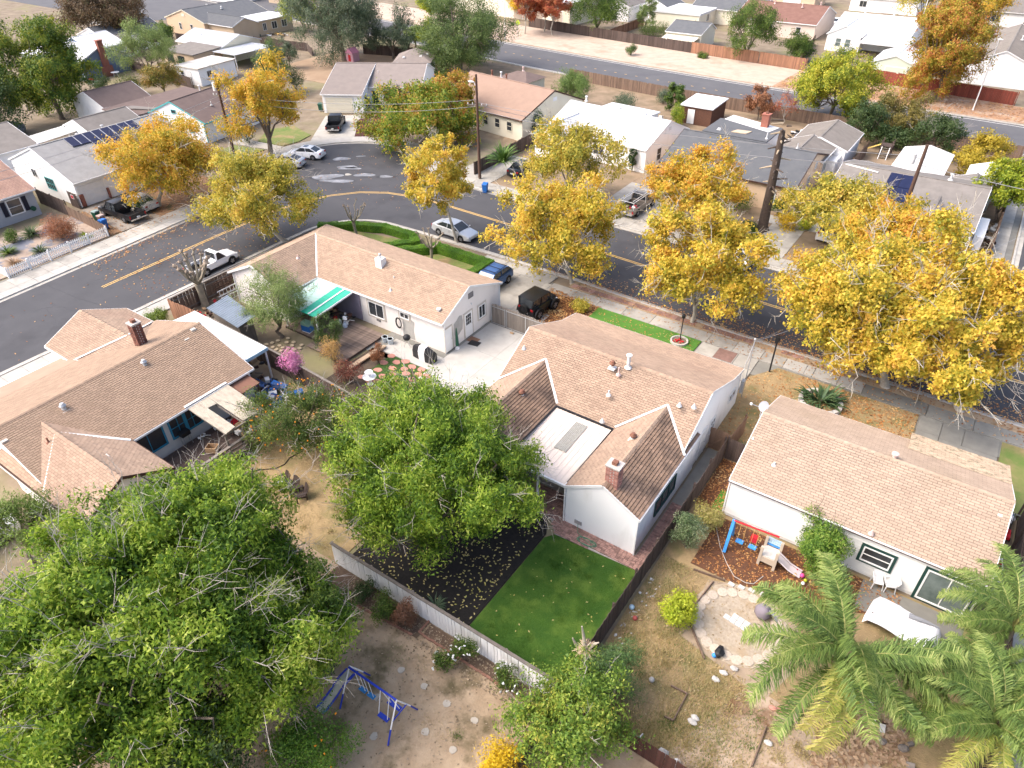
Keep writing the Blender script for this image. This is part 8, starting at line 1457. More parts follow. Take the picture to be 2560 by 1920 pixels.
t = thing('door_mats', 'brown and black door mats overlapping before the white panel door', 'door mat', (-28.3, 35.6, .06)); MB().box(-.5, -.35, 0, .35, .35, .02).build('brown_mat', mat('coir_mat', (.24, .13, .08), .95), t); MB().prism([(-.1, -.75), (.75, -.6), (.7, .0), (-.15, -.1)], .02, .04).build('black_mat', m_black, t)
t = thing('folded_umbrella', 'folded dark green parasol in a white base against the gable wall', 'parasol', (-28.65, 33.95, .05)); MB().lathe([(.04, .25), (.14, .35), (.12, 1.0), (.05, 1.75), (.02, 1.9)], n=9).build('canopy', m_greenp, t); MB().lathe([(.18, 0), (.16, .12), (.04, .2), (.03, .4)], n=12).build('base', m_whitep, t)
t = thing('bucket_bin', 'blue-grey plastic tub on top of the courtyard corner', 'tub', (-24.5, 37.4, .05)); MB().lathe([(.22, 0), (.3, .75), (.33, .78), (.28, .78), (.24, .3)], n=16).build('tub', mat('blue_grey_plastic', (.22, .30, .37), .6), t, smooth=40)
t = thing('broom', 'broom leaning against the driveway gate', 'broom', (-26.4, 38.0, .05)); MB().bar((0, 0, 0), (.1, .3, 1.4), .03).build('handle', m_woodg, t); MB().box(-.15, -.05, 0, .15, .05, .12).build('brush', m_card, t)
# flagstones: each stone a piece
fl = thing('flagstone_path', 'path of pink irregular flagstones set in moss', 'path', (-30.2, 28.9, .04)); r_ = np.random.default_rng(3); pts_ = []
for _ in range(900):
    x, y = r_.uniform(-2.0, 2.1), r_.uniform(-1.9, 1.6)
    if all((x - a) ** 2 + (y - b) ** 2 > .60 ** 2 for a, b in pts_): pts_.append((x, y))
for x, y in pts_:
    k = MB(); a0 = r_.uniform(0, 6); k.prism([(x + (.30 + r_.uniform(-.05, .05)) * math.cos(a0 + i * PI / 4) * 1.12, y + (.27 + r_.uniform(-.05, .05)) * math.sin(a0 + i * PI / 4)) for i in range(8)], 0, .035); k.build('flagstone', m_flag, fl)
fl = thing('stepping_bed', 'small bed of round pale stones under the grey-green tree', 'stone bed', (-39.9, 27.0, .03)); pts_ = []
for _ in range(500):
    x, y = r_.uniform(-1.5, 1.3), r_.uniform(-.9, .8)
    if all((x - a) ** 2 + (y - b) ** 2 > .42 ** 2 for a, b in pts_): pts_.append((x, y))
for x, y in pts_: k = MB(); k.prism([(x + .17 * math.cos(i * PI / 4) * r_.uniform(.85, 1.15), y + .15 * math.sin(i * PI / 4)) for i in range(8)], 0, .05); k.build('stone', mat('warm_pale_stone', (.5, .4, .28), .9), fl)
t = thing('fountain', 'white two-bowl garden fountain between the red shrub and flagstones', 'fountain', (-31.1, 27.0, 0)); MB().lathe([(.3, 0), (.12, .08), (.1, .5), (.45, .6), (.5, .68), (.4, .66), (.08, .62), (.06, .95), (.28, 1.02), (.3, 1.08), (.2, 1.05), (.02, 1.04)], n=18).build('bowls', m_whitep, t, smooth=40)
for i, (x, y, m, s_) in enumerate(((-38.3, 31.9, m_whitep, .18), (-38.0, 31.5, m_whitep, .18), (-37.8, 31.2, mat('pale_blue_jug', (.5, .58, .68), .4), .18), (-38.5, 31.3, m_whitep, .16))): t = thing('water_jug', 'rounded white jug %s under the green awning' % ('at the back', 'in the middle', 'with a blue base in front', 'on the left')[i], 'jug', (x, y, .25)); MB().lathe([(s_, 0), (s_ * 1.05, .25), (s_ * .8, .36), (.05, .42), (.05, .47)], n=12).build('jug', m, t, smooth=40)
t = thing('storage_boxes', 'stack of blue and pale green storage boxes under the awning', 'storage boxes', (-39.9, 29.2, .02), .1); [MB().box(-.4, -.28, z, .4, .28, z + .24).build('box', m, t) for z, m in ((.0, m_trimw), (.26, m_bluep), (.52, m_bluep), (.78, mat('pale_green_box', (.25, .45, .36), .5)))]
cl_('', 'dark shelves and stored garden things in the shade of the green awning', (-39.3, 31.6, .25), 3.6, 1.2, .8, 34, 11, [m_black, m_greenp, m_brown, m_trimw, m_card, m_redp], big=.5); cl_('', 'timber and hose heap at the foot of the thick pollarded tree', (-49.2, 27.0, 0), 2.2, 2.6, .2, 26, 12, [m_woodg, m_brown, m_card, m_trimw, m_redp], big=.5)
t = thing('metal_shed', 'blue-grey corrugated shed roof beside the thick pollarded tree', 'shed', (-45.5, 25.5, 0)); k = MB(); corr_slab(k, [(-1.0, -.3, 2.1), (3.4, -.8, 2.1), (3.6, .8, 2.4), (-.8, 1.6, 2.4)], .25, .02); k.build('roof', mat('blue_grey_metal', (.16, .20, .25), .5, (.13, .16, .2), 2), t); MB().prism([(-.6, -.1), (3.1, -.5), (3.2, .7), (-.5, 1.2)], 0, 2.1).build('wall', m_woodg, t)
t = thing('wooden_ladder', 'stacked dark ladders leaning along the street fence', 'ladder', (-50.3, 28.4, 0)); 
for dx, z in ((0, 1.5), (.35, .9), (.7, .4)):
    k = MB(); k.bar((dx, 0, z), (dx, 4.6, z), .05, .08); k.bar((dx + .05, 0, z - .45), (dx + .05, 4.6, z - .45), .05, .08); [k.bar((dx, .2 + i * .35, z), (dx, .2 + i * .35, z - .45), .035) for i in range(13)]; k.build('ladder', m_brown if z > 1 else m_trimw, t)
# ---- tan roofed house: deck, chairs, junk
dk = thing('deck', 'dark timber deck with railing under the broken ribbed cover', 'deck', (-34.3, 16.3, 0)); q = MB().box(-.065, -2.9, 0, .065, 2.9, .035).mesh('plank', m_woodd)
for i in range(26): link('plank', q, dk, (-1.75 + i * .142, 0, .3))
MB().box(-1.8, -2.85, 0, 1.85, 2.85, .28).build('joists', m_woodd, dk)
for z in (.62, .92, 1.22): MB().bar((1.85, -2.9, z), (1.85, 2.9, z), .05, .12).build('rail', m_woodg, dk)
MB().bar((1.85, -2.9, 1.32), (1.85, 2.9, 1.32), .2, .05).build('cap_rail', m_woodg, dk)
for y in (-2.85, -1.4, 0, 1.4, 2.85): MB().box(1.8, y - .05, 0, 1.9, y + .05, 1.3).build('post', m_woodg, dk)
for z in (.1, .24, .38): MB().bar((1.93, -2.9, z), (1.93, 2.9, z), .03, .13).build('skirt_board', m_woodd, dk)
t = thing('barbecue', 'black barbecue against the blue trimmed window', 'barbecue', (-36.0, 15.6, .33)); MB().box(-.25, -.3, .75, .2, .3, 1.05).build('lid', m_black, t, smooth=30); [MB().bar((x, y, 0), (x, y, .75), .03).build('leg', m_metal, t) for x in (-.2, .15) for y in (-.25, .25)]
t = thing('planter_box', 'small wooden cart box on the dark deck', 'box', (-34.0, 16.0, .33), .5); [MB().box(*b).build('board', m_card, t) for b in ((-.35, -.25, .1, -.31, .25, .5), (.31, -.25, .1, .35, .25, .5), (-.31, -.25, .1, .31, -.21, .5), (-.31, .21, .1, .31, .25, .5), (-.31, -.21, .1, .31, .21, .14))]
cl_('', 'white and dark things stored at the end of the deck under the ribbed cover', (-34.0, 18.2, .33), 2.4, 1.6, .7, 30, 13, [m_trimw, m_black, m_galvw, m_card, m_redp, m_brown], big=.7); cl_('', 'scraps of white plastic along the wall on the deck', (-35.8, 17.2, .34), .5, 2.0, .1, 9, 14, [m_trimw, m_galvw], big=.3)
m_gb = mat('faded_blue_bag', (.05, .12, .3), .7); cl_('', 'heap of golf bags and prams beside the white carport', (-35.6, 22.0, .05), 3.6, 2.0, .55, 80, 15, [m_gb, m_black, m_galvw, m_gb, mat('purple_bag', (.14, .06, .14), .7), m_bluep, m_metal, m_trimw], big=.62)
cl_('', 'tall boards and bags stored under the carport roof', (-38.6, 22.6, 0), 1.6, 1.8, 1.2, 22, 16, [m_woodg, m_black, m_card, m_brown], big=.8)
def adirondack(label, loc, yaw):
    t = thing('garden_chair', label, 'garden chair', (loc[0], loc[1], .03), yaw, 'dark brown slatted garden chairs on the dry grass'); mc = mat('dark_brown_resin', (.045, .032, .028), .5)
    for i in range(6): MB().box(-.28, -.28 + i * .1, .36 - i * .022, .28, -.20 + i * .1, .38 - i * .022).build('seat_slat', mc, t)
    for i in range(6): hgt = .95 - abs(i - 2.5) * .05; MB().bar((-.24 + i * .096, .28, .24), (-.26 + i * .104, .58, hgt), .085, .02).build('back_slat', mc, t)
    for sx in (-.34, .34): MB().box(sx - .07, -.34, .54, sx + .07, .38, .57).build('arm', mc, t); MB().box(sx - .03, -.3, 0, sx + .03, -.22, .54).build('leg', mc, t); MB().bar((sx, .35, .54), (sx, .3, 0), .06).build('leg', mc, t); MB().bar((sx * .85, -.3, .36), (sx * .85, .35, .2), .03, .08).build('side_rail', mc, t)
    return t
adirondack('left garden chair with a pale book on its seat', (-28.35, 16.55), R(-105 + 90)); adirondack('middle garden chair pushed between the two others', (-27.5, 16.55), R(-5)); adirondack('right garden chair nearest the green ash tree', (-26.7, 16.5), R(-25))
t = MB().box(-.12, -.16, 0, .12, .16, .03).build('book', m_whitep, None, loc=(-28.35, 16.5, .42)); tag(t, 'pale book lying on the left garden chair', 'book')
def hose(label, pts, m, r=.02): t = MB().tube(pts, r, 6).build('garden_hose', m, None, smooth=60); return tag(t, label, 'hose')
hose('black hose snaking over the dry grass behind the garden chairs', [(-31.6, 15.6, .05), (-30.9, 16.4, .05), (-30.3, 17.0, .05), (-29.9, 17.3, .05), (-29.7, 17.9, .05), (-29.9, 18.5, .05), (-29.7, 19.4, .05)], m_black, .03)
r_ = np.random.default_rng(8); hose('green coiled hose on the brick terrace below the white gable', [(-12.0, 23.5, .55), (-11.9, 23.3, .1)] + [(-11.3 + (.28 + .03 * (i % 5) + .1 * (i / 60)) * math.cos(i * .45) * 1.3 + .004 * i, 23.0 + (.2 + .02 * (i % 4)) * math.sin(i * .45), .06 + .01 * (i % 6)) for i in range(60)], mat('green_hose', (.10, .26, .16), .5), .015); hose('grey hose curving over the bark by the play set', [P('c3', 320, 175, .07), P('c3', 345, 300, .07), P('c3', 385, 400, .07), P('c3', 430, 480, .07), P('c3', 500, 520, .07), P('c3', 550, 528, .07), P('c3', 610, 480, .07)], m_rock, .02)
# ---- rear garden: blue swing frame, brick edging, stepping slabs
t = thing('swing_frame', 'blue and white metal swing frame with two seats and a glider', 'swing set', (-14.1, 9.7, 0)); L0, R0 = (-1.35, -.05, 2.15), (1.35, 0, 2.15); MB().tube([L0, R0], .05, 8).build('top_bar', m_bluem, t)
for x, s_ in ((-1.4, -1), (1.4, 1)):
    for y in (-.95, .95): MB().tube([(x * .97, 0, 2.15), (x, y * .65, .8)], .035, 7).build('leg', m_trimw, t); MB().tube([(x, y * .65, .8), (x * 1.02, y, 0)], .04, 7).build('leg_foot', m_bluem, t)
    MB().tube([(x, -.45, 1.2), (x, .45, 1.2)], .03, 6).build('crossbar', m_bluem, t)
for x in (-.95, -.45):
    for dx in (-.14, .14): MB().tube([(x + dx, 0, 2.12), (x + dx, .1, .55)], .014, 5).build('chain', m_trimw, t)
    MB().box(x - .2, .0, .5, x + .2, .2, .54).build('swing_seat', mat('blue_seat', (.03, .2, .45), .5), t)
for dx in (.45, .95): MB().tube([(dx, 0, 2.1), (dx + .1, .3, .7)], .02, 5).build('glider_rod', m_trimw, t); MB().tube([(dx, 0, 2.1), (dx, -.35, .7)], .02, 5).build('glider_rod', m_trimw, t)
MB().box(.4, .2, .62, 1.1, .42, .68).build('glider_seat', m_bluem, t); MB().box(.45, -.45, .62, 1.0, -.25, .68).build('glider_seat', m_bluem, t)
k = MB(); sp_pts = [(-1.55, .1, 1.35), (-1.75, -.3, 1.0), (-1.85, -.8, .55), (-1.95, -1.35, .2), (-2.0, -1.6, .18)]
for a, b in zip(sp_pts[:-1], sp_pts[1:]): k.add([(a[0] - .2, a[1], a[2]), (a[0] + .2, a[1], a[2]), (b[0] + .2, b[1], b[2]), (b[0] - .2, b[1], b[2])], [(0, 1, 2, 3)])
k.build('slide', mat('pale_slide', (.55, .58, .48), .5), t)
for sx in (-.22, .22): MB().tube([(p[0] + sx, p[1], p[2] + .08) for p in sp_pts], .05, 6).build('slide_edge', m_bluem, t)
ed = thing('brick_edging', 'thin brick edging along the bed below the white fence', 'edging', (-15, 13.6, 0)); bq = MB().box(-.11, -.05, 0, .11, .05, .08).mesh('brick', mat('dusty_brick', (.27, .14, .10), .9, (.2, .11, .08), 5, isl=.2))
for i in range(29): link('brick', bq, ed, (.05 + i * .235, rnd.uniform(-.02, .02), .02), (0, 0, rnd.uniform(-.05, .05)))
for i in range(4): link('brick', bq, ed, (-.1, .1 + i * .2, .02), (0, 0, PI / 2))
for i in range(26): link('brick', bq, ed, (-.4 - i * .24, -.3 - .02 * i, .02), (0, 0, .1))
for i, (cx, cy, lb) in enumerate(((565, 1160, 'square slab with a brick centre behind the swing frame'), (875, 1370, 'pale stepping slab below the rose bushes'), (575, 1440, 'rounded pale stone in front of the swing frame'), (280, 1228, 'small square slab under the glider'), (740, 1550, 'pale stone at the bottom middle of the bare garden'), (705, 1265, 'flat stone right of the swing frame'), (260, 1465, 'small stone at the left of the bare garden'), (425, 1060, 'small cream stone behind the swing beam'))):
    p = P('c2', cx, cy); t = MB().prism([(rnd.uniform(.14, .21) * math.cos(a), rnd.uniform(.13, .2) * math.sin(a)) for a in [PI / 4 * q for q in range(8)]], 0, .035).build('stepping_stone', mat('dusty_stone', (.46, .41, .34), .95), None, loc=(p[0], p[1], .02), rot=(0, 0, rnd.uniform(0, 1.5))); tag(t, lb, 'stone', 'stepping stones in the bare garden')
# ---- side garden: gravel circle, pads, pavers, play set
ps = thing('stone_ring', 'ring of round pebble-faced stepping stones round the gravel', 'stone ring', (-2.45, 22.75, .03)); q = MB().lathe([(.27, 0), (.28, .03), (.25, .05), (.01, .052)], n=12).mesh('round_stone', mat('pebble_pad', (.55, .47, .38), .95, (.42, .35, .28), 14, bump=1, bscale=40, isl=.08))
for (cx, cy) in ((300, 600), (360, 582), (420, 585), (488, 598), (548, 622), (250, 628), (222, 668), (212, 718), (210, 776), (225, 833), (262, 886), (315, 930), (380, 970), (445, 998), (515, 1005), (580, 995), (640, 972), (672, 926), (698, 878), (706, 822), (690, 768), (672, 712)):
    p = P('c3', cx, cy); link('round_stone', q, ps, (p[0] + 2.45, p[1] - 22.75, 0), (0, 0, rnd.uniform(0, 6)))
pv = thing('paver_patch', 'patch of seven pale pavers in the middle of the gravel', 'paving', (-2.5, 22.7, .03), R(-8)); 
for (i, j) in ((0, 0), (1, 0), (2, 0), (0, 1), (1, 1), (2, 1), (-1, 1)): MB().box(i * .3 - .45, -j * .3 + .15, 0, i * .3 - .17, -j * .3 + .43, .05).build('paver', mat('pale_paver', (.55, .55, .52), .9), pv)
for i in range(4): p = P('c3', 412 + i * 62, 535 + i * 19); t = MB().box(-.15, -.11, 0, .15, .11, .06).build('square_paver', m_rock, None, loc=(p[0], p[1], .04), rot=(0, 0, -.2)); tag(t, 'square pale stone, %s in the row above the gravel circle' % ('first', 'second', 'third', 'fourth')[i], 'stone')
def board(label, a, b, m=m_woodg, w=.05, h=.14): t = MB().bar((0, 0, h / 2), (b[0] - a[0], b[1] - a[1], h / 2), w, h).build('edging_board', m, None, loc=(a[0], a[1], .03)); return tag(t, label, 'board')
C3 = lambda a, b: P('c3', a, b)[:2]
for a, b, lb in ((C3(190, 660), C3(300, 520), 'thin timber edging at the upper left of the gravel circle'), (C3(155, 770), C3(245, 995), 'brown timber strip at the lower left of the gravel circle'), (C3(730, 920), C3(805, 820), 'timber strip at the lower right of the gravel circle'), (C3(815, 920), C3(850, 850), 'second loose timber strip beside the palm'), (C3(180, 445), C3(375, 515), 'grey timber edging below the play set'), (C3(625, 1410), C3(535, 1655), 'long timber strip across the sandy patch'), (C3(0, 1350), C3(55, 1375), 'short board of the raised bed'), (C3(55, 1375), C3(140, 1210), 'right board of the raised bed'), (C3(140, 1210), C3(40, 1160), 'upper board of the raised bed')): board(lb, a, b, m_wood)
t = thing('play_set', 'plastic play set with blue legs, two swings, tower and slide', 'play set', (-4.7, 26.6, .04)); tx = lambda cx, cy, z: tuple(Vector(P('c3', cx, cy, z)) - Vector((-4.7, 26.6, .04)))
ltop = (-.05, .75, 1.75); MB().bar((0, 0, 0), ltop, .16).build('leg', mat('sky_blue_plastic', (.06, .30, .72), .5), t); MB().bar((-.05, 1.4, 0), ltop, .16).build('leg', MATS['sky_blue_plastic'], t); MB().tube([ltop, (2.3, .95, 1.75)], .05, 8).build('swing_bar', m_redp, t)
for x, s_ in ((.5, m_yellow), (1.2, m_yellow)):
    for dx in (-.14, .14): MB().bar((x + dx, .8, 1.72), (x + dx, .75, .45), .018).build('rope', s_, t)
    MB().box(x - .2, .62, .40, x + .2, .9, .46).build('swing_seat', MATS['sky_blue_plastic'], t)
MB().box(.95, .95, .55, 1.3, 1.25, .9).build('baby_seat', m_redp, t)
bg_ = mat('beige_plastic', (.55, .46, .36), .55); ox_, oy_ = 1.75, .25
for dx in (0, .8):
    for dy in (0, .8): MB().bar((ox_ + dx, oy_ + dy, 0), (ox_ + dx, oy_ + dy, 1.35), .14).build('tower_post', bg_, t)
MB().box(ox_, oy_, .7, ox_ + .8, oy_ + .8, .76).build('platform', m_rock, t); MB().box(ox_ - .03, oy_, .1, ox_ + .03, oy_ + .8, .7).build('tower_wall', bg_, t); MB().box(ox_, oy_ - .04, .3, ox_ + .8, oy_ + .02, .7).build('tower_wall', bg_, t)
for z in (.85, 1.0, 1.15, 1.3): MB().bar((ox_ + .05, oy_ + .84, z), (ox_ + .75, oy_ + .84, z), .04, .1).build('climbing_slat', mat('pale_blue_plastic', (.45, .62, .75), .5) if z > .9 else MATS['sky_blue_plastic'], t)
k = MB(); k.add([(ox_ + .82, oy_ + .1, .72), (ox_ + .82, oy_ + .6, .72), (ox_ + 1.5, oy_ + .6, .3), (ox_ + 1.5, oy_ + .1, .3), (ox_ + 2.1, oy_ + .65, .1), (ox_ + 2.1, oy_ + .15, .1)], [(0, 3, 2, 1), (3, 5, 4, 2)]); k.build('slide', mat('pale_lilac_plastic', (.62, .56, .58), .5), t)
for dy in (.1, .6): MB().tube([(ox_ + .82, oy_ + dy, .8), (ox_ + 1.5, oy_ + dy, .38), (ox_ + 2.1, oy_ + dy + .05, .18)], .04, 6).build('slide_edge', MATS['pale_lilac_plastic'], t)
for i, (cx, cy, m, s_, lb) in enumerate(((845, 488, mat('pink_ball_plastic', (.75, .08, .3), .4), .12, 'pink ball near the slide end'), (800, 483, m_yellow, .11, 'yellow ball near the slide end'), (866, 517, L_lime, .1, 'lime toy near the palm top'), (850, 535, m_whitep, .1, 'white toy ball near the palm top'), (810, 455, m_redp, .1, 'red toy near the shrub'), (1050, 535, m_bluep, .12, 'blue toy beside the garden table'), (305, 978, MATS['sky_blue_plastic'], .12, 'blue ball at the lower left of the gravel circle'))): p = P('c3', cx, cy); t = MB().blob((0, 0, s_), s_, 10).build('toy_ball', m, None, True, loc=(p[0], p[1], .04)); tag(t, lb, 'toy')
for i, (cx, cy, m, s_, lb) in enumerate(((1840, 683, MATS['pale_blue_plastic'], .14, 'pale blue ball at the foot of the grey-brown fence'), (1860, 750, mat('dull_red', (.35, .08, .07), .6), .13, 'dull red ball at the foot of the grey-brown fence'), (1962, 1128, m_rock, .13, 'round pale stone by the raised bed'))): p = P('c2', cx, cy); t = MB().blob((0, 0, s_), s_, 10).build('ball', m, None, True, loc=(p[0], p[1], .03)); tag(t, lb, 'ball')
for i, (cx, cy, lb) in enumerate(((365, 1080, 'large pale rock below the gravel circle'), (317, 1120, 'small round white rock left of the large pale rock'), (430, 1055, 'flat rock at the bottom of the gravel ring'), (190, 1355, 'white stone by the creeping weeds'), (172, 1382, 'second white stone by the creeping weeds'), (670, 1300, 'broken terracotta shard heap'), (635, 1510, 'white shard beside the timber strip'), (720, 1305, 'pink rock beside the terracotta'))): p = P('c3', cx, cy); t = MB().blob((0, 0, .06), .17, 8, (1.2, .8, .5), .2).build('rock', m_flag if 'terra' in lb or 'pink' in lb else m_rock, None, loc=(p[0], p[1], .03)); tag(t, lb, 'rock')
p = P('c3', 605, 700, .4); t = thing('wrapped_chair', 'garden chair wrapped in clear plastic sheet on the gravel', 'covered chair', (p[0], p[1], .04)); MB().blob((0, 0, .4), .42, 12, (1, .9, 1.0), .12).build('chair', mat('mauve_grey', (.22, .19, .22), .7), t, smooth=60); k = MB(); k.add([(.1 + .75 * math.cos(a) * q, .75 * math.sin(a) * q - .1, z + .05 * math.sin(5 * a)) for q, z in ((.25, .72), (.6, .5), (.95, .12)) for a in [2 * PI * i / 12 for i in range(12)]], [(j * 12 + i, j * 12 + (i + 1) % 12, j * 12 + 12 + (i + 1) % 12, j * 12 + 12 + i) for j in range(2) for i in range(5)]); k.build('plastic_sheet', mat('cloudy_plastic', (.6, .6, .62), .3), t)
p = P('c3', 340, 955, .1); t = MB().blob((0, 0, .18), .24, 9, (.9, 1.3, .8), .25).build('bin_bag', m_black, None, 40, loc=(p[0], p[1], .04)); tag(t, 'black bin bag on the lower left of the stone ring', 'bag')
t = thing('covered_table', 'long table under a white sheet between the palms and the house', 'covered table', (4.05, 26.75, .04), R(-8)); k = MB(); r_ = np.random.default_rng(2); nx, ny = 14, 8
for i in range(nx + 1):
    for j in range(ny + 1):
        x, y = -1.6 + 3.2 * i / nx, -.85 + 1.7 * j / ny; e = max(abs(x) - 1.35, 0) * 2.6 + max(abs(y) - .65, 0) * 2.6; k.v.append((x * (1 - .04 * e), y * (1 - .04 * e), max(.1, .78 - e * .6 + r_.uniform(-.02, .03)) + .05 * math.sin(3 * x) * math.cos(4 * y)))
for i in range(nx):
    for j in range(ny): k.f.append((i * (ny + 1) + j, (i + 1) * (ny + 1) + j, (i + 1) * (ny + 1) + j + 1, i * (ny + 1) + j + 1)); k.m.append(0)
k.build('white_sheet', mat('white_tarp', (.74, .75, .78), .5), t, smooth=70); [MB().box(x - .04, y - .04, 0, x + .04, y + .04, .75).build('leg', m_woodg, t) for x in (-1.3, 1.3) for y in (-.55, .55)]; t = thing('folded_parasol', 'grey folded parasol lying on the white covered table', 'parasol', P('c3', 1590, 760, .92)); MB().tube([(-.6, 0, 0), (0, .05, .02), (.7, .1, 0)], [.12, .1, .03], 8).build('canopy', mat('grey_cloth', (.25, .26, .28), .8), t)
for i, (cx, cy, a) in enumerate(((1310, 520, .3), (1385, 540, -1.2))):
    p = P('c3', cx, cy, .3); t = thing('plastic_chair', ('white plastic chair facing the wall beside the shrub' if i == 0 else 'white plastic chair next to the covered table'), 'chair', (p[0], p[1], .05), a); MB().box(-.24, -.24, .4, .24, .24, .43).build('seat', m_whitep, t); MB().add([(-.24, .22, .43), (.24, .22, .43), (.27, .36, .85), (-.27, .36, .85)], [(0, 1, 2, 3)]).build('backrest', m_whitep, t); [MB().bar((x, y, 0), (x * .85, y * .85, .4), .04).build('leg', m_whitep, t) for x in (-.26, .26) for y in (-.26, .26)]; [MB().bar((x, -.24, .62), (x, .3, .66), .05).build('arm', m_whitep, t) for x in (-.27, .27)]
t = thing('step_ladder', 'white folded stepladder lying in the right side yard', 'ladder', (7.55, 33.0, .1), .1); [MB().bar((x, -1.0, .05), (x * .5, 1.0, .3), .05).build('side_rail', m_trimw, t) for x in (-.25, .25)]; [MB().bar((-.22 + .1 * i / 6, -.9 + i * .3, .08 + i * .035), (.22 - .1 * i / 6, -.9 + i * .3, .08 + i * .035), .08, .03).build('rung', m_redp if i in (4, 5) else m_trimw, t) for i in range(7)]
t = thing('lawn_mower', 'red lawn mower partly under clear plastic in the right side yard', 'lawn mower', (7.5, 36.2, .05)); MB().box(-.3, -.35, .12, .3, .35, .3).build('deck', m_redp, t); MB().blob((0, .05, .4), .22, 10, (1, 1, .6)).build('engine_cover', m_redp, t); MB().tube([(-.22, .3, .3), (-.22, 1.1, .9), (.22, 1.1, .9), (.22, .3, .3)], .02, 6).build('handle', m_black, t); [MB().tube([(x - .03, y, .1), (x + .03, y, .1)], .1, 10).build('wheel', m_tyre, t) for x in (-.33, .33) for y in (-.25, .25)]
cl_('', 'blue-grey plastic wrapped bundles beside the red lawn mower', (7.4, 37.6, .05), 1.0, 1.4, .5, 14, 21, [MATS['cloudy_plastic'], m_gb, m_metal], big=.6); t = thing('pedestal_bin', 'white lidded bin at the corner of the sand coloured house', 'bin', (7.5, 31.4, .05)); MB().lathe([(.18, 0), (.2, .6), (.26, .62), (.26, .68), (.05, .7)], n=14).build('bin', m_whitep, t)
# ---- far garden bits
t = thing('climbing_frame', 'dark wooden climbing frame with steps and yellow slide in the far garden', 'climbing frame', P('a3', 1315, 960)); [MB().bar((x, y, 0), (x, y, 2.0), .12).build('post', m_woodd, t) for x in (0, 1.2) for y in (0, 1.2)]; MB().box(-.1, -.1, 1.3, 1.3, 1.3, 1.38).build('platform', m_woodd, t); [MB().box(.2, -.2 - i * .17, 1.1 - i * .22, 1.0, -.05 - i * .17, 1.15 - i * .22).build('step', m_woodg, t) for i in range(5)]; [MB().bar((x, -.05, 1.25), (x, -1.1, 0), .07).build('stringer', m_trimw, t) for x in (.15, 1.05)]
MB().add([(-.1, .2, 1.35), (-.1, .9, 1.35), (-2.0, .9, .3), (-2.0, .2, .3)], [(0, 1, 2, 3)]).build('slide', mat('yellow_slide', (.72, .50, .14), .5), t)
t = thing('patio_table', 'white patio table on the paved yard of the blue house', 'table', P('a1', 715, 470)); MB().lathe([(.7, .7), (.7, .74)], n=16).build('table_top', m_whitep, t); [MB().bar((.5 * math.cos(a), .5 * math.sin(a), 0), (.3 * math.cos(a), .3 * math.sin(a), .7), .05).build('leg', m_whitep, t) for a in (.3, 1.9, 3.4, 5)]
cl_('', 'boxes and pots on the paved yard of the blue house', P('a1', 560, 500), 6, 3, .2, 20, 22, [m_black, m_greenp, m_trimw, m_redp], big=.8); cl_('', 'things stored beside the grey shingled house at the right edge', (2.2, 77.5, 0), 1.4, 7, .4, 30, 23, [m_black, m_trimw, m_galvw, m_brown, m_metal], big=.7); cl_('', 'patio furniture and pots behind the tan walled house', (-134.5, 106, 0), 5, 6, .2, 22, 24, [m_trimw, m_yellow, m_woodg, m_black, m_greenp], big=.8); cl_('', 'garden bits behind the charcoal flat roof', (-21.5, 98.5, 0), 3, 4, .2, 16, 25, [m_galvw, m_gb, m_trimw, m_black], big=.8); cl_('', 'raised beds and pots beyond the white flat patio roof', (-40, 94, 0), 6, 5, .2, 22, 26, [m_woodg, m_wood, m_galvw, m_woodd], big=.9); cl_('', 'pots and ornaments on the porch of the taupe roofed house', (-78.5, 75.7, .1), 2, 1.2, .1, 8, 27, [m_redp, m_card, m_trimw], big=.5)
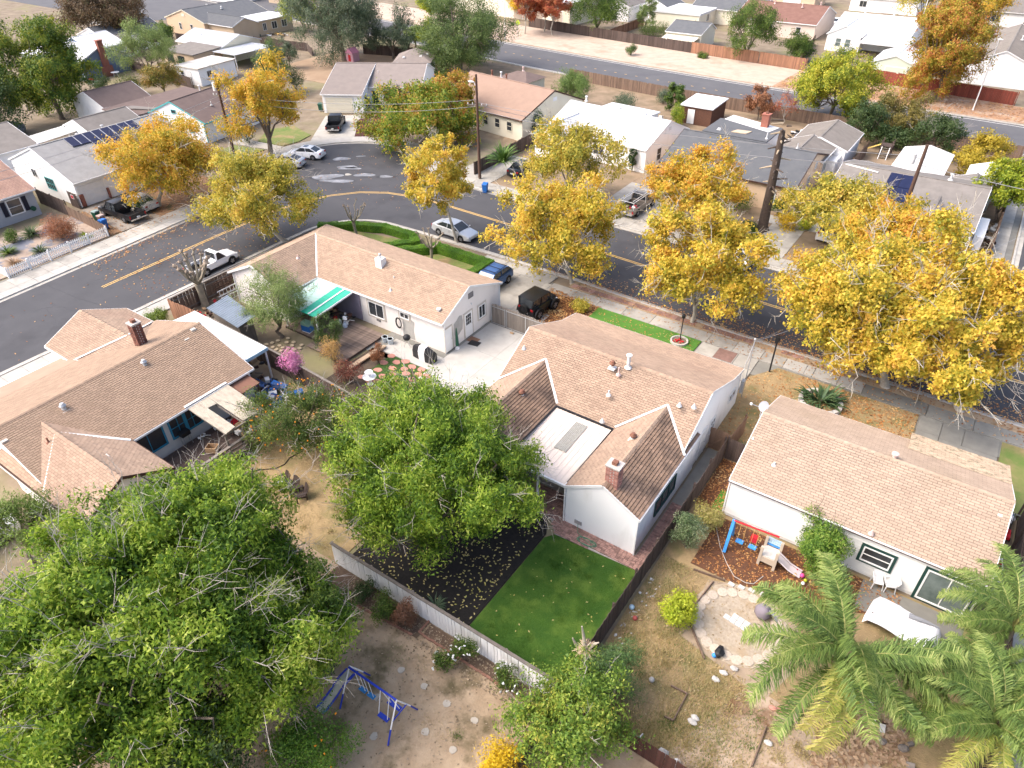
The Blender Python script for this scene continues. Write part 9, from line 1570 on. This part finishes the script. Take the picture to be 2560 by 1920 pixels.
t = thing('playhouse', 'small pink playhouse in the bare yard', 'playhouse', P('a2', 130, 375)); MB().box(-.9, -.8, 0, .9, .8, 1.5).build('wall', mat('pink_plastic', (.6, .35, .42), .6), t); MB().add([(-1, -.9, 1.5), (1, -.9, 1.5), (1, .9, 1.5), (-1, .9, 1.5), (0, -.9, 2.3), (0, .9, 2.3)], [(0, 1, 4), (2, 3, 5), (1, 2, 5, 4), (3, 0, 4, 5)]).build('roof', mat('pink_roof', (.65, .28, .42), .6), t); MB().box(-.3, -.83, .1, .3, -.79, 1.2).build('door', m_redp, t)
cl_('', 'loose poles and boards leaning on the dark red fence at the bottom', (.5, 14.0, 0), 4.5, .5, .9, 26, 28, [m_galvw, m_yellow, m_woodg, m_rust], big=.9); cl_('', 'debris lying along the bottom fence line', (-1.5, 14.75, 0), 9, .5, .1, 40, 29, [m_woodg, m_rock, m_brown, m_galvw], big=.45); cl_('', 'small rubble along the foot of the grey-brown fence', (-6.9, 19.5, .02), .7, 7, .03, 60, 30, [m_rock, m_galvw, m_card], big=.16)
cl_('', 'terracotta pots and rubble under the palms', P('c3', 1250, 1350), 4, 2.4, .05, 40, 31, [m_rock, m_woodg, m_rust, m_brown], big=.4); litter('fallen_leaves', 'russet dead fronds and litter under the palms', [([P('c3', 980, 1080)[:2], P('c3', 1450, 1080)[:2], P('c3', 1500, 1650)[:2], P('c3', 900, 1650)[:2]], 1)], 2600, .12, leafmat('russet_litter', [(.16, .09, .05), (.3, .19, .11), (.46, .33, .21), (.22, .11, .06)], .1), .03, 16, .05)
k = MB(); k.tube([P('c3', 2085, 1235, 3.2), P('c3', 2212, 1120, 4.4)], .05, 6); tag(k.build('flag_pole', m_galvw), 'pale pole crossing the bottom right palms', 'pole')
t = thing('tarpaulined_car', 'car under a grey tarpaulin at the left edge beyond the patio roof', 'covered car', P('a1', 95, 815)); MB().blob((0, 0, .6), 1.7, 14, (1.3, .8, .5), .06).build('tarpaulin', mat('grey_tarp', (.13, .14, .15), .6), t, smooth=60)
